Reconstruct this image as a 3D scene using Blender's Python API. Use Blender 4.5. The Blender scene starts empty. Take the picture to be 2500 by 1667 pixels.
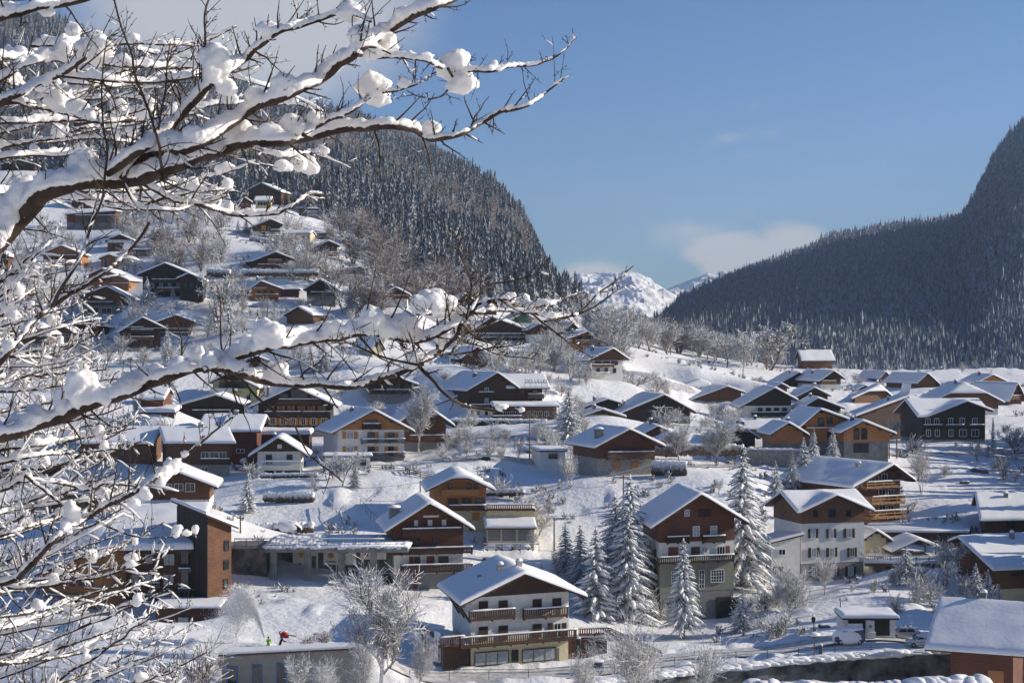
import bpy, bmesh, math, random
import numpy as np
from mathutils import Vector, Matrix, noise as mn
R = math.radians
sc = bpy.context.scene
# ---------------------------------------------------------------- camera
cam = bpy.data.objects.new('camera', bpy.data.cameras.new('camera'))
sc.collection.objects.link(cam)
cam.location = (0, 0, 0)
cam.rotation_euler = (R(90), 0, 0)
cam.data.lens = 60.0
cam.data.sensor_width = 36.0
cam.data.clip_start = 0.3
cam.data.clip_end = 60000
sc.camera = cam
F = 2500 * 60 / 36.0          # focal length in photograph pixels
# ---------------------------------------------------------------- light
SUN_AZ, SUN_EL = R(9), R(21)   # azimuth measured from +X towards +Y
sd = Vector((math.cos(SUN_AZ) * math.cos(SUN_EL), math.sin(SUN_AZ) * math.cos(SUN_EL), math.sin(SUN_EL)))
sun = bpy.data.objects.new('sun', bpy.data.lights.new('sun', 'SUN'))
sc.collection.objects.link(sun)
sun.rotation_euler = sd.to_track_quat('Z', 'Y').to_euler()
sun.data.energy = 5.0
sun.data.angle = R(0.5)
sun.data.color = (1.0, 0.91, 0.78)
world = bpy.data.worlds.new('World')
sc.world = world
world.use_nodes = True
wn = world.node_tree
wn.nodes.clear()
def N(nt, t, **kw):
    n = nt.nodes.new(t)
    for k, v in kw.items():
        if k in n.inputs: n.inputs[k].default_value = v
        else: setattr(n, k, v)
    return n
sky = N(wn, 'ShaderNodeTexSky', sky_type='NISHITA', sun_disc=False)
sky.sun_elevation = SUN_EL
sky.sun_rotation = math.pi / 2 - SUN_AZ
sky.air_density = 1.0; sky.dust_density = 0.5; sky.ozone_density = 2.2; sky.altitude = 1000
tc = N(wn, 'ShaderNodeTexCoord')
SKYTINT = N(wn, 'ShaderNodeMix', data_type='RGBA', blend_type='MULTIPLY')
SKYTINT.inputs[0].default_value = 1.0
SKYTINT.inputs[7].default_value = (0.60, 0.87, 1.27, 1)
wn.links.new(sky.outputs[0], SKYTINT.inputs[6])
# cloud banks: noise over sky direction, gathered round three bearings
def cloud(direction, inner, outer, scale, lo, hi, stretch, seed):
    mp = N(wn, 'ShaderNodeMapping'); mp.inputs['Scale'].default_value = stretch
    mp.inputs['Location'].default_value = (seed, seed * .7, 0)
    wn.links.new(tc.outputs['Generated'], mp.inputs[0])
    nz = N(wn, 'ShaderNodeTexNoise', Scale=scale, Detail=7.0, Roughness=0.55)
    wn.links.new(mp.outputs[0], nz.inputs['Vector'])
    d = Vector(direction).normalized()
    dist = N(wn, 'ShaderNodeVectorMath', operation='SUBTRACT'); dist.inputs[1].default_value = d
    nrm = N(wn, 'ShaderNodeVectorMath', operation='NORMALIZE')
    wn.links.new(tc.outputs['Generated'], nrm.inputs[0]); wn.links.new(nrm.outputs[0], dist.inputs[0])
    sclv = N(wn, 'ShaderNodeVectorMath', operation='MULTIPLY'); sclv.inputs[1].default_value = (1, 1, 2.2)
    wn.links.new(dist.outputs[0], sclv.inputs[0])
    ln = N(wn, 'ShaderNodeVectorMath', operation='LENGTH'); wn.links.new(sclv.outputs[0], ln.inputs[0])
    mr = N(wn, 'ShaderNodeMapRange'); mr.interpolation_type = 'SMOOTHSTEP'
    mr.inputs[1].default_value = outer; mr.inputs[2].default_value = inner
    wn.links.new(ln.outputs['Value'], mr.inputs[0])
    add = N(wn, 'ShaderNodeMath', operation='MULTIPLY_ADD')
    wn.links.new(mr.outputs[0], add.inputs[0]); add.inputs[1].default_value = 0.42
    wn.links.new(nz.outputs['Fac'], add.inputs[2])
    r2 = N(wn, 'ShaderNodeMapRange'); r2.interpolation_type = 'SMOOTHSTEP'
    r2.inputs[1].default_value = lo; r2.inputs[2].default_value = hi
    wn.links.new(add.outputs[0], r2.inputs[0])
    return r2.outputs[0]
def dirpx(px, py): return ((px - 1250) / F, 1, (833.5 - py) / F)
clouds = [cloud(dirpx(560, 60), 0.02, 0.20, 3.0, 0.62, 0.90, (1, 1, 1.4), 3.1),
          cloud(dirpx(1640, 580), 0.00, 0.07, 9.0, 0.66, 0.96, (1, 1, 2.0), 1.3),
          cloud(dirpx(1800, 635), 0.00, 0.06, 7.0, 0.66, 0.84, (1, 1, 2.6), 5.4),
          cloud(dirpx(1930, 585), 0.00, 0.05, 7.0, 0.66, 0.86, (1, 1, 2.6), 2.4),
          cloud(dirpx(1450, 690), 0.00, 0.05, 8.0, 0.70, 0.94, (1, 1, 2.0), 8.4)]
acc = clouds[0]
for c in clouds[1:]:
    m = N(wn, 'ShaderNodeMath', operation='MAXIMUM')
    wn.links.new(acc, m.inputs[0]); wn.links.new(c, m.inputs[1]); acc = m.outputs[0]
cf = N(wn, 'ShaderNodeMath', operation='MULTIPLY'); cf.inputs[1].default_value = 0.85
wn.links.new(acc, cf.inputs[0])
mixc = N(wn, 'ShaderNodeMix', data_type='RGBA')
CLOUDCOL = (7.6, 7.5, 7.6, 1)
mixc.inputs[7].default_value = CLOUDCOL
wn.links.new(cf.outputs[0], mixc.inputs[0]); wn.links.new(SKYTINT.outputs[2], mixc.inputs[6])
bg = N(wn, 'ShaderNodeBackground'); bg.inputs[1].default_value = 0.068
wo = N(wn, 'ShaderNodeOutputWorld')
wn.links.new(mixc.outputs[2], bg.inputs[0]); wn.links.new(bg.outputs[0], wo.inputs[0])
sc.view_settings.view_transform = 'Standard'
sc.view_settings.look = 'None'
sc.view_settings.exposure = 0.30
sc.view_settings.gamma = 1.0
sc.view_settings.use_curve_mapping = False
sc.render.engine = 'CYCLES'
cy = sc.cycles
HAZE = 0.00007
cy.use_denoising = True
cy.max_bounces = 6; cy.diffuse_bounces = 3; cy.glossy_bounces = 2; cy.transmission_bounces = 2
cy.volume_bounces = 0; cy.transparent_max_bounces = 6
cy.sample_clamp_indirect = 5
cy.use_adaptive_sampling = True; cy.adaptive_threshold = 0.02
# ---------------------------------------------------------------- materials
MATS = {}
def newmat(name):
    m = bpy.data.materials.new(name); m.use_nodes = True
    MATS[name] = m
    nt = m.node_tree; b = nt.nodes['Principled BSDF']
    return m, nt, b
def coords(nt, kind='Object', scale=(1, 1, 1)):
    t = N(nt, 'ShaderNodeTexCoord'); mp = N(nt, 'ShaderNodeMapping')
    mp.inputs['Scale'].default_value = scale
    nt.links.new(t.outputs[kind], mp.inputs[0])
    return mp.outputs[0]
def ramp(nt, fac, stops):
    r = N(nt, 'ShaderNodeValToRGB')
    e = r.color_ramp.elements
    while len(e) < len(stops): e.new(0.5)
    for i, (p, c) in enumerate(stops):
        e[i].position = p; e[i].color = (*c, 1)
    nt.links.new(fac, r.inputs[0])
    return r.outputs[0]
def bump(nt, b, h, strength, dist):
    bm_ = N(nt, 'ShaderNodeBump', Strength=strength, Distance=dist)
    nt.links.new(h, bm_.inputs['Height']); nt.links.new(bm_.outputs[0], b.inputs['Normal'])
def noise_out(nt, co, scale, detail=4, rough=.55):
    n = N(nt, 'ShaderNodeTexNoise', Scale=scale, Detail=detail, Roughness=rough)
    nt.links.new(co, n.inputs['Vector']); return n.outputs['Fac']
def snow_mat(name, sc1=1.5, strength=.35, dist=.15, sss=0.0, base=(.90, .89, .875)):
    m, nt, b = newmat(name)
    co = coords(nt)
    n1 = noise_out(nt, co, sc1, 5, .6)
    c = ramp(nt, n1, [(.3, tuple(x * .95 for x in base)), (.7, base)])
    nt.links.new(c, b.inputs['Base Color'])
    b.inputs['Roughness'].default_value = .7
    b.inputs['Specular IOR Level'].default_value = .25
    bump(nt, b, n1, strength, dist)
    if sss:
        b.inputs['Subsurface Weight'].default_value = sss
        b.inputs['Subsurface Radius'].default_value = (1.0, .95, .9)
        b.inputs['Subsurface Scale'].default_value = .05
    return m
snow_mat('snow', 1.6, .3, .12)
snow_mat('snow_ground', .8, .5, .5)
snow_mat('snow_near', 22, .3, .008, sss=.55, base=(.93, .885, .83))
def wood(name, c, var=.5, plank=.18, rough=.8):
    m, nt, b = newmat(name)
    co = coords(nt)
    sep = N(nt, 'ShaderNodeSeparateXYZ'); nt.links.new(co, sep.inputs[0])
    mod = N(nt, 'ShaderNodeMath', operation='PINGPONG'); mod.inputs[1].default_value = plank / 2
    nt.links.new(sep.outputs['Z'], mod.inputs[0])
    gap = N(nt, 'ShaderNodeMapRange'); gap.inputs[2].default_value = .02
    nt.links.new(mod.outputs[0], gap.inputs[0])
    co2 = coords(nt, scale=(.5, .5, 5))
    n1 = noise_out(nt, co2, 1.6, 4, .65)
    n2 = noise_out(nt, co, .35, 3, .5)
    ad = N(nt, 'ShaderNodeMath', operation='MULTIPLY_ADD'); ad.inputs[1].default_value = .6
    nt.links.new(n1, ad.inputs[0])
    hf = N(nt, 'ShaderNodeMath', operation='MULTIPLY'); hf.inputs[1].default_value = .4
    nt.links.new(n2, hf.inputs[0]); nt.links.new(hf.outputs[0], ad.inputs[2])
    col = ramp(nt, ad.outputs[0], [(.3, tuple(x * (1 - var) for x in c)), (.52, c), (.72, tuple(min(1, x * (1 + var)) for x in c))])
    mx = N(nt, 'ShaderNodeMix', data_type='RGBA', blend_type='MULTIPLY')
    mx.inputs[0].default_value = .7
    nt.links.new(col, mx.inputs[6]); nt.links.new(gap.outputs[0], mx.inputs[7])
    nt.links.new(mx.outputs[2], b.inputs['Base Color'])
    b.inputs['Roughness'].default_value = rough
    bump(nt, b, gap.outputs[0], .5, .03)
    return m
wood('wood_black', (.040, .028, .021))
wood('wood_dark', (.080, .042, .024))
wood('wood_brown', (.165, .078, .038))
wood('wood_red', (.150, .056, .030))
wood('wood_orange', (.46, .20, .07), var=.3)
wood('wood_pine', (.42, .235, .10), var=.3)
wood('wood_weathered', (.145, .062, .026), var=.8, plank=.34)
wood('wood_grey', (.16, .13, .105))
def plain(name, c, rough=.8, metallic=0, nscale=1.5, var=.12, bmp=.1, spec=.3):
    m, nt, b = newmat(name)
    n1 = noise_out(nt, coords(nt), nscale, 5, .6)
    nt.links.new(ramp(nt, n1, [(.3, tuple(x * (1 - var) for x in c)), (.7, tuple(min(1, x * (1 + var)) for x in c))]), b.inputs['Base Color'])
    b.inputs['Roughness'].default_value = rough; b.inputs['Metallic'].default_value = metallic
    b.inputs['Specular IOR Level'].default_value = spec
    if bmp: bump(nt, b, n1, bmp, .05)
    return m
plain('white', (.72, .70, .64)); plain('cream', (.62, .55, .36)); plain('grey', (.23, .225, .215)); plain('olive', (.25, .24, .18))
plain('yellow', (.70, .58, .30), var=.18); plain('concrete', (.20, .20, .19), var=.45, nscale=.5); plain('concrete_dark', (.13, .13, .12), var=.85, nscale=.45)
plain('stone', (.30, .28, .25), var=.4, nscale=2.5); plain('frame_white', (.75, .75, .73), bmp=0); plain('frame_brown', (.10, .045, .025), bmp=0)
plain('frame_dark', (.03, .027, .025), bmp=0); plain('shutter_orange', (.50, .22, .055), bmp=0); plain('shutter_red', (.19, .06, .035), bmp=0)
plain('shutter_brown', (.055, .032, .024), bmp=0); plain('shutter_white', (.7, .7, .68), bmp=0)
plain('metal', (.12, .13, .14), rough=.45, metallic=.6, bmp=0); plain('metal_green', (.08, .13, .10), rough=.5, bmp=0)
plain('blue', (.035, .14, .36), bmp=0); plain('road', (.30, .29, .28), nscale=.6, var=.5, bmp=.2); plain('tyre', (.02, .02, .02), bmp=0)
plain('glass_dark', (.022, .028, .034), rough=.08, bmp=0, spec=.6, nscale=.4, var=.6)
plain('curtain', (.30, .33, .34), rough=.3, bmp=0, nscale=3, var=.3, spec=.5)
plain('paint_silver', (.42, .43, .45), rough=.3, metallic=.5, bmp=0); plain('paint_white', (.72, .72, .70), rough=.3, bmp=0)
plain('paint_black', (.02, .02, .022), rough=.3, bmp=0); plain('paint_red', (.45, .03, .025), rough=.4, bmp=0)
plain('paint_blue', (.05, .10, .2), rough=.35, bmp=0)
plain('hivis', (.30, .85, .02), rough=.7, bmp=0); plain('cloth_dark', (.02, .02, .025), bmp=0); plain('skin', (.5, .3, .22), bmp=0)
plain('sign_white', (.8, .8, .78), bmp=0); plain('lamp_glass', (.6, .6, .62), rough=.3, bmp=0)
plain('paint_yellow', (.62, .38, .06), bmp=0); plain('paint_green', (.08, .16, .09), bmp=0); plain('paint_pink', (.5, .10, .10), bmp=0); plain('rock', (.14, .125, .11), var=.5, nscale=.8)
plain('light_snowy', (.55, .56, .58), nscale=3)
def two_tone(name, dark, light, thresh, width, nscale, namp, darkvar=.4):
    """bark or needles with snow lying where the surface looks up"""
    m, nt, b = newmat(name)
    g = N(nt, 'ShaderNodeNewGeometry'); sep = N(nt, 'ShaderNodeSeparateXYZ')
    nt.links.new(g.outputs['Normal'], sep.inputs[0])
    n1 = noise_out(nt, coords(nt), nscale, 3, .6)
    ma = N(nt, 'ShaderNodeMath', operation='MULTIPLY_ADD'); ma.inputs[1].default_value = namp
    nt.links.new(n1, ma.inputs[0]); nt.links.new(sep.outputs['Z'], ma.inputs[2])
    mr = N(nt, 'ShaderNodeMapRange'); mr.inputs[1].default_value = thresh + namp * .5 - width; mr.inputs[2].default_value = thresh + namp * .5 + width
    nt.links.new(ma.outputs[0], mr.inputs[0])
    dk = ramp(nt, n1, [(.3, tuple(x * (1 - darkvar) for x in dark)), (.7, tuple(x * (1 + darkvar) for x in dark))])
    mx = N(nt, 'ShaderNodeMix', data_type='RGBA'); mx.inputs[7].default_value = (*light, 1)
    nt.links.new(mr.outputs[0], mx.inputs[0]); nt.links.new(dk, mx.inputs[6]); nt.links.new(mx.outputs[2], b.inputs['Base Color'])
    b.inputs['Roughness'].default_value = .8; b.inputs['Specular IOR Level'].default_value = .15
    return m
two_tone('bark', (.10, .075, .055), (.80, .80, .80), .15, .25, 3, .9)
two_tone('bark_frost', (.13, .105, .085), (.78, .77, .75), .0, .3, 2, 1.0)
two_tone('bark_brown', (.17, .125, .095), (.66, .64, .63), .35, .35, 2, 1.0)
two_tone('needles', (.030, .042, .032), (.80, .81, .82), .42, .3, 2.5, 1.0)
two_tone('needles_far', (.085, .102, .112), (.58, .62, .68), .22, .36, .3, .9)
two_tone('needles_dusted', (.055, .066, .068), (.50, .52, .56), .36, .36, .5, 1.1)
two_tone('bark_near', (.060, .040, .030), (.10, .085, .05), .5, .4, 9, 1.0, .5)
two_tone('far_snow_rock', (.20, .19, .19), (.88, .87, .86), .66, .12, .012, .55, .3)
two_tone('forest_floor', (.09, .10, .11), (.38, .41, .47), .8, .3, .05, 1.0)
# ---------------------------------------------------------------- mesh helpers
def tagp(o, label=None, cat=None, group=None, kind=None):
    if label: o['label'] = label
    if cat: o['category'] = cat
    if group: o['group'] = group
    if kind: o['kind'] = kind
    return o
def empty(name, loc, rz=0):
    o = bpy.data.objects.new(name, None); o.empty_display_size = 1
    o.location = loc; o.rotation_euler = (0, 0, rz)
    sc.collection.objects.link(o); return o
class MB:
    def __init__(s, xf=None): s.v = []; s.f = []; s.m = []; s.xf = xf; s.mi = 0
    def add(s, vs, fs):
        o = len(s.v)
        if s.xf: vs = [s.xf(*p) for p in vs]
        s.v += [tuple(p) for p in vs]
        for f in fs: s.f.append(tuple(i + o for i in f)); s.m.append(s.mi)
    def box(s, x0, x1, y0, y1, z0, z1):
        s.add([(x0, y0, z0), (x1, y0, z0), (x1, y1, z0), (x0, y1, z0), (x0, y0, z1), (x1, y0, z1), (x1, y1, z1), (x0, y1, z1)],
              [(0, 3, 2, 1), (4, 5, 6, 7), (0, 1, 5, 4), (1, 2, 6, 5), (2, 3, 7, 6), (3, 0, 4, 7)])
    def bar(s, a, b, w, h=None):
        a = Vector(a); b = Vector(b); h = h or w
        d = (b - a).normalized(); up = Vector((0, 0, 1)) if abs(d.z) < .95 else Vector((1, 0, 0))
        n = d.cross(up).normalized() * w / 2; u = n.cross(d).normalized() * h / 2
        vs = [a - n - u, a + n - u, a + n + u, a - n + u, b - n - u, b + n - u, b + n + u, b - n + u]
        s.add(vs, [(0, 1, 2, 3), (7, 6, 5, 4), (0, 4, 5, 1), (1, 5, 6, 2), (2, 6, 7, 3), (3, 7, 4, 0)])
    def tube(s, pts, rads, n=6, cap=True):
        pts = [Vector(p) for p in pts]; vs = []; fs = []; ref = None
        for i, p in enumerate(pts):
            d = (pts[min(i + 1, len(pts) - 1)] - pts[max(i - 1, 0)])
            d = d.normalized() if d.length > 1e-9 else Vector((0, 0, 1))
            if ref is None: ref = Vector((0, 0, 1)) if abs(d.z) < .9 else Vector((1, 0, 0))
            a = (ref - d * ref.dot(d))
            a = a.normalized() if a.length > 1e-6 else d.orthogonal().normalized()
            ref = a; b2 = d.cross(a)
            r = rads[i] if hasattr(rads, '__len__') else rads
            for k in range(n):
                t = 2 * math.pi * k / n
                vs.append(p + (a * math.cos(t) + b2 * math.sin(t)) * r)
        for i in range(len(pts) - 1):
            for k in range(n):
                fs.append((i * n + k, i * n + (k + 1) % n, (i + 1) * n + (k + 1) % n, (i + 1) * n + k))
        if cap:
            fs.append(tuple(reversed(range(n)))); fs.append(tuple((len(pts) - 1) * n + k for k in range(n)))
        s.add(vs, fs)
    def lathe(s, c, prof, n=12):
        s.tube([(c[0], c[1], c[2] + z) for r, z in prof], [max(r, .001) for r, z in prof], n)
    def blob(s, c, r, sub=2, amp=.15, freq=1.5, seed=0, flat=0):
        bm = bmesh.new(); bmesh.ops.create_icosphere(bm, subdivisions=sub, radius=1)
        vs = []
        for v in bm.verts:
            p = v.co.copy(); k = 1 + amp * mn.noise(p * freq + Vector((seed * 7.3, seed * 3.1, c[0])))
            p = Vector((p.x * r[0], p.y * r[1], p.z * r[2])) * k
            if flat and p.z < -flat * r[2]: p.z = -flat * r[2]
            vs.append((c[0] + p.x, c[1] + p.y, c[2] + p.z))
        fs = [tuple(v.index for v in f.verts) for f in bm.faces]; bm.free(); s.add(vs, fs)
    def mesh(s, name, mats, smooth=False):
        me = bpy.data.meshes.new(name); me.from_pydata(s.v, [], s.f)
        for m in ([mats] if isinstance(mats, str) else mats): me.materials.append(MATS[m])
        if any(s.m): me.polygons.foreach_set('material_index', s.m)
        if smooth: me.polygons.foreach_set('use_smooth', [True] * len(me.polygons))
        me.update(); return me
    def build(s, name, mats, parent=None, smooth=False, loc=None):
        if not s.f: return None
        o = bpy.data.objects.new(name, s.mesh(name, mats, smooth))
        if loc is not None: o.location = loc
        sc.collection.objects.link(o)
        if parent: o.parent = parent
        return o
def copy_tree(o, parent=None):
    c = o.copy(); sc.collection.objects.link(c); c.parent = parent
    for ch in list(o.children): copy_tree(ch, c)
    return c
def P(px, py, Y): return Vector(((px - 1250) / F * Y, Y, (833.5 - py) / F * Y))
CR = dict(c3=(0, 450, 3.485), c4=(500, 450, 3.485), c5=(1000, 650, 3.485), c6=(1350, 600, 3.136), d1=(1900, 800, 3.485),
          d2=(1400, 1000, 3.485), d3=(1900, 1200, 3.358), d4=(1400, 1250, 3.76), d5=(900, 1150, 3.033), d6=(400, 1150, 3.033),
          e1=(0, 1150, 3.033), e2=(350, 850, 3.485), e3=(900, 850, 3.485), e4=(0, 850, 3.92), t1=(0, 0, 2.8), t2=(600, 0, 2.613), s=(0, 0, 1))
def cs(c, x, y): o = CR[c]; return o[0] + x / o[2], o[1] + y / o[2]
# ---------------------------------------------------------------- houses: a frame of u (along the front), v (into the house), z
FR = {'w': 'frame_white', 'b': 'frame_brown', 'd': 'frame_dark', 'B': 'blue', 'o': 'wood_orange'}

class House:
    def __init__(s, name, label, cat, crop, Y, th, xl, xr, yb, ye, ya, L=10, xb=None, side='L', xa=None, ye2=None, os=1.1, of=1.3, ob=1.0,
                 kind='gable', hip=None, wood='wood_brown', bands=(), snow=.48, group=None, foot=3.0, vr=.5, pts=True, wins=(), rows=(), balcs=(), chim=(), tv=0.0, swin=0, roofmat='wood_dark'):
        s.name, s.label, s.cat, s.crop, s.Y = name, label, cat, crop, Y
        s.th = R(th); s.group = group
        px, py = cs(crop, xl, yb)
        s.org = P(px, py, Y); k2 = (cs(crop, xr, 0)[0] - 1250) / F
        s.W = (k2 * Y - s.org.x) / (math.cos(s.th) - k2 * math.sin(s.th))
        s.L = L; s.phi = s.th
        if xb is not None:
            kb = (cs(crop, xb, 0)[0] - 1250) / F
            x0, y0 = (s.org.x, s.org.y) if side == 'L' else (s.org.x + s.W * math.cos(s.th), s.org.y + s.W * math.sin(s.th))
            r = (x0 - kb * y0) / L; A = math.hypot(1, kb)
            s.phi = math.asin(max(-1, min(1, r / A))) - math.atan(kb)
            s.phi = max(s.th - R(40), min(s.th + R(62), s.phi))
        s.sx, s.sy = math.sin(s.th - s.phi), math.cos(s.th - s.phi)
        s.z0 = 0.0
        s.ze = s.at(xl, ye)[1]
        s.ua = s.W / 2
        if xa is not None: s.ua = s.at(xa, ya)[0]
        s.ze2 = s.at(xr, ye2)[1] if ye2 is not None else None
        s.kind = kind; s.vr = s.L * vr
        if kind in ('ridgex', 'cross', 'ridgehip'):
            # the ridge is seen at its own distance
            Yr = Y + s.vr * math.cos(s.phi) + s.W / 2 * math.sin(s.th)
            s.zr = (833.5 - cs(crop, 0, ya if not isinstance(ya, tuple) else ya[1])[1]) / F * Yr - s.org.z
            s.tr_ = (s.zr - s.ze) / s.vr
            if kind == 'cross':
                s.za = s.zr; s.half = (s.za - s.ze) / s.tr_ 
        if kind == 'gable':
            s.za = s.at(xl, ya)[1] if xa is None else s.at(xa, ya)[1]
            if xa is None: s.za = (833.5 - cs(crop, 0, ya)[1]) / F * (Y + s.W / 2 * math.sin(s.th)) - s.org.z
            s.tl = (s.za - s.ze) / s.ua
            s.tr = (s.za - s.ze2) / (s.W - s.ua) if s.ze2 is not None else s.tl
            s.zh = (833.5 - cs(crop, 0, hip)[1]) / F * Y - s.org.z if hip else None
        if kind == 'shed':
            s.ze2 = s.at(xr, ye2 if ye2 is not None else ye)[1]; s.tv = tv
        s.os, s.of, s.ob = os, of, ob
        s.wood, s.bands, s.snow, s.foot = wood, bands, snow, foot
        s.wins, s.rows, s.balcs, s.chimneys, s.swin = wins, rows, balcs, chim, swin
        s.roofmat = roofmat; s.pts = pts; s.root = None
    def at(s, x, y):
        """photo point on the front plane -> (u, z) in the house's own frame"""
        px, py = cs(s.crop, x, y); k = (px - 1250) / F
        u = (k * s.Y - s.org.x) / (math.cos(s.th) - k * math.sin(s.th))
        return u, (833.5 - py) / F * (s.Y + u * math.sin(s.th)) - s.org.z
    def loc(s, u, v, z): return (u + v * s.sx, v * s.sy, z)
    def wpos(s, u, v, z=0):
        x, y, z = s.loc(u, v, z); c, n = math.cos(s.th), math.sin(s.th)
        return Vector((s.org.x + x * c - y * n, s.org.y + x * n + y * c, s.org.z + z))
    def f(s, u, v):
        if s.kind == 'gable':
            z = s.za - (s.ua - u) * s.tl if u < s.ua else s.za - (u - s.ua) * s.tr
            if s.zh is not None: z = min(z, s.zh + (v + s.of) * .75)
            return z
        if s.kind == 'ridgex': return s.zr - abs(v - s.vr) * s.tr_
        if s.kind == 'ridgehip':
            return min(s.zr - abs(v - s.vr) * s.tr_, s.ze + (u + s.os) * .8, s.ze + (s.W + s.os - u) * .8)
        if s.kind == 'cross': return max(s.zr - abs(v - s.vr) * s.tr_, s.za - abs(u - s.ua) * s.tr_ if v < s.vr else -99)
        return s.ze + (s.ze2 - s.ze) * u / s.W + s.tv * v
    def axis(s, a, b, keys, step, near):
        c = {a, b}
        for e in near: c |= {a + e, b - e}
        for k in keys:
            if a < k < b: c.add(k)
        n = max(2, int((b - a) / step))
        c |= {a + (b - a) * i / n for i in range(n + 1)}
        c = sorted(c); out = [c[0]]
        for x in c[1:]:
            if x - out[-1] > .04: out.append(x)
            elif x in keys: out[-1] = x
        return out
    def sheet(s, mb, us, vs, top, bot):
        nu, nv = len(us), len(vs); V = []; Fc = []
        for j in range(nv):
            for i in range(nu): V.append(s.loc(us[i], vs[j], top(us[i], vs[j])))
        for j in range(nv):
            for i in range(nu): V.append(s.loc(us[i], vs[j], bot(us[i], vs[j])))
        T = lambda i, j: j * nu + i; B = lambda i, j: nu * nv + j * nu + i
        for j in range(nv - 1):
            for i in range(nu - 1):
                Fc.append((T(i, j), T(i + 1, j), T(i + 1, j + 1), T(i, j + 1))); Fc.append((B(i, j), B(i, j + 1), B(i + 1, j + 1), B(i + 1, j)))
        for i in range(nu - 1):
            Fc.append((B(i, 0), B(i + 1, 0), T(i + 1, 0), T(i, 0))); Fc.append((B(i + 1, nv - 1), B(i, nv - 1), T(i, nv - 1), T(i + 1, nv - 1)))
        for j in range(nv - 1):
            Fc.append((B(0, j + 1), B(0, j), T(0, j), T(0, j + 1))); Fc.append((B(nu - 1, j), B(nu - 1, j + 1), T(nu - 1, j + 1), T(nu - 1, j)))
        mb.add(V, Fc)
    def build(s):
        r = s.root = tagp(empty(s.name, s.org, s.th), s.label, s.cat, s.group)
        seed = hash(s.label) % 100 if False else sum(map(ord, s.label)) % 97
        # walls in bands, each one a little proud of the one below
        zs = [-s.foot]
        mats = []
        for y, m in s.bands:
            zs.append(s.at(0 if False else 0, 0)[1] if y is None else (833.5 - cs(s.crop, 0, y)[1]) / F * s.Y - s.org.z); mats.append(m)
        mats.append(s.wood); zs.append(None)
        keys = [s.ua] if s.kind in ('gable', 'cross') else []
        for i, m in enumerate(mats):
            o = i * .05; mb = MB(s.loc)
            za, zb = zs[i], zs[i + 1]
            def ring(p, q, n):
                pts = [(p[0] + (q[0] - p[0]) * k / n, p[1] + (q[1] - p[1]) * k / n) for k in range(n + 1)]
                for a, b in zip(pts, pts[1:]):
                    if zb is None:
                        t1, t2 = max(za, s.f(*a)), max(za, s.f(*b))
                        mb.add([(*a, za), (*b, za), (*b, t2), (*a, t1)], [(0, 1, 2, 3)])
                    else: mb.add([(*a, za), (*b, za), (*b, zb), (*a, zb)], [(0, 1, 2, 3)])
            u0, u1, v0, v1 = -o, s.W + o, -o, s.L + o
            cuts = sorted({u0, u1} | {k for k in keys if u0 < k < u1} | ({(u0 + (u1 - u0) * k / 24) for k in range(25)} if (s.kind in ('cross', 'ridgehip') or (s.kind == 'gable' and s.zh is not None)) else set()))
            for a, b in zip(cuts, cuts[1:]): ring((a, v0), (b, v0), 1); ring((b, v1), (a, v1), 1)
            ring((u1, v0), (u1, v1), 24 if s.kind != 'gable' else (12 if s.zh is not None else 1)); ring((u0, v1), (u0, v0), 24 if s.kind != 'gable' else (12 if s.zh is not None else 1))
            mb.build('cladding' if m.startswith('wood') and i else 'wall', m, r)
        # roof slab and the snow lying on it
        U0, U1, V0, V1 = -s.os, s.W + s.os, -s.of, s.L + s.ob
        kU = [s.ua] if s.kind in ('gable', 'cross') else []
        kV = [s.vr] if s.kind in ('ridgex', 'cross', 'ridgehip') else []
        fine = s.kind in ('cross', 'ridgehip') or (s.kind == 'gable' and s.zh is not None)
        us = s.axis(U0, U1, kU, .5 if fine else 4, []); vs = s.axis(V0, V1, kV, .5 if fine else 4, [])
        mb = MB(); s.sheet(mb, us, vs, lambda u, v: s.f(u, v) + .24, s.f)
        s.roof = mb.build('roof', s.roofmat, r)
        if s.snow > 0:
            d = .10; near = (.04, .12, .25, .42)
            us = s.axis(U0 - d, U1 + d, kU, .8, near); vs = s.axis(V0 - d, V1 + d, kV, .8, near)
            def fs(u, v):
                cu = min(max(u, U0), U1)
                return (s.f(u - .5, v) + s.f(u + .5, v) + s.f(u, v - .35) + s.f(u, v + .35)) / 4
            def th(u, v):
                e = min(u - U0 + d, U1 + d - u, v - V0 + d, V1 + d - v); e = max(0, min(1, e / .42))
                q = math.sqrt(max(0, 1 - (1 - e) ** 2))
                n = mn.noise(Vector((u * .35 + seed, v * .35, seed * 1.7))) * .22 + mn.noise(Vector((u * 1.3, v * 1.3 + seed, 3))) * .10
                return s.snow * (.12 + .88 * q) * (1 + n)
            mb = MB(); s.sheet(mb, us, vs, lambda u, v: fs(u, v) + .25 + th(u, v), lambda u, v: s.f(u, v) + .22 + .02)
            mb.build('roof_snow', 'snow', r, True)
        # rafters under the eaves of the front gable
        if s.kind == 'gable' and s.Y < 420:
            mb = MB(s.loc)
            for k in range(5):
                u = U0 + .5 + (U1 - U0 - 1) * k / 4; z = s.f(u, -s.of + .2)
                if s.zh is None: mb.box(u - .1, u + .1, -s.of + .1, -.06, z - .28, z - .04)
            mb.build('eave_beam', 'wood_dark', r)
        for w in s.wins: s.win(*w)
        for w in s.rows: s.row(*w)
        for b in s.balcs: s.balc(*b)
        for c in s.chimneys: s.chim(*c)
        if s.swin: s.sidewin(s.swin)
        return s
    def pt(s, face, a, d, z):
        if face == 'F': return s.loc(a, -d, z)
        if face == 'L': return s.loc(-d, a, z)
        return s.loc(s.W + d, a, z)
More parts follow.
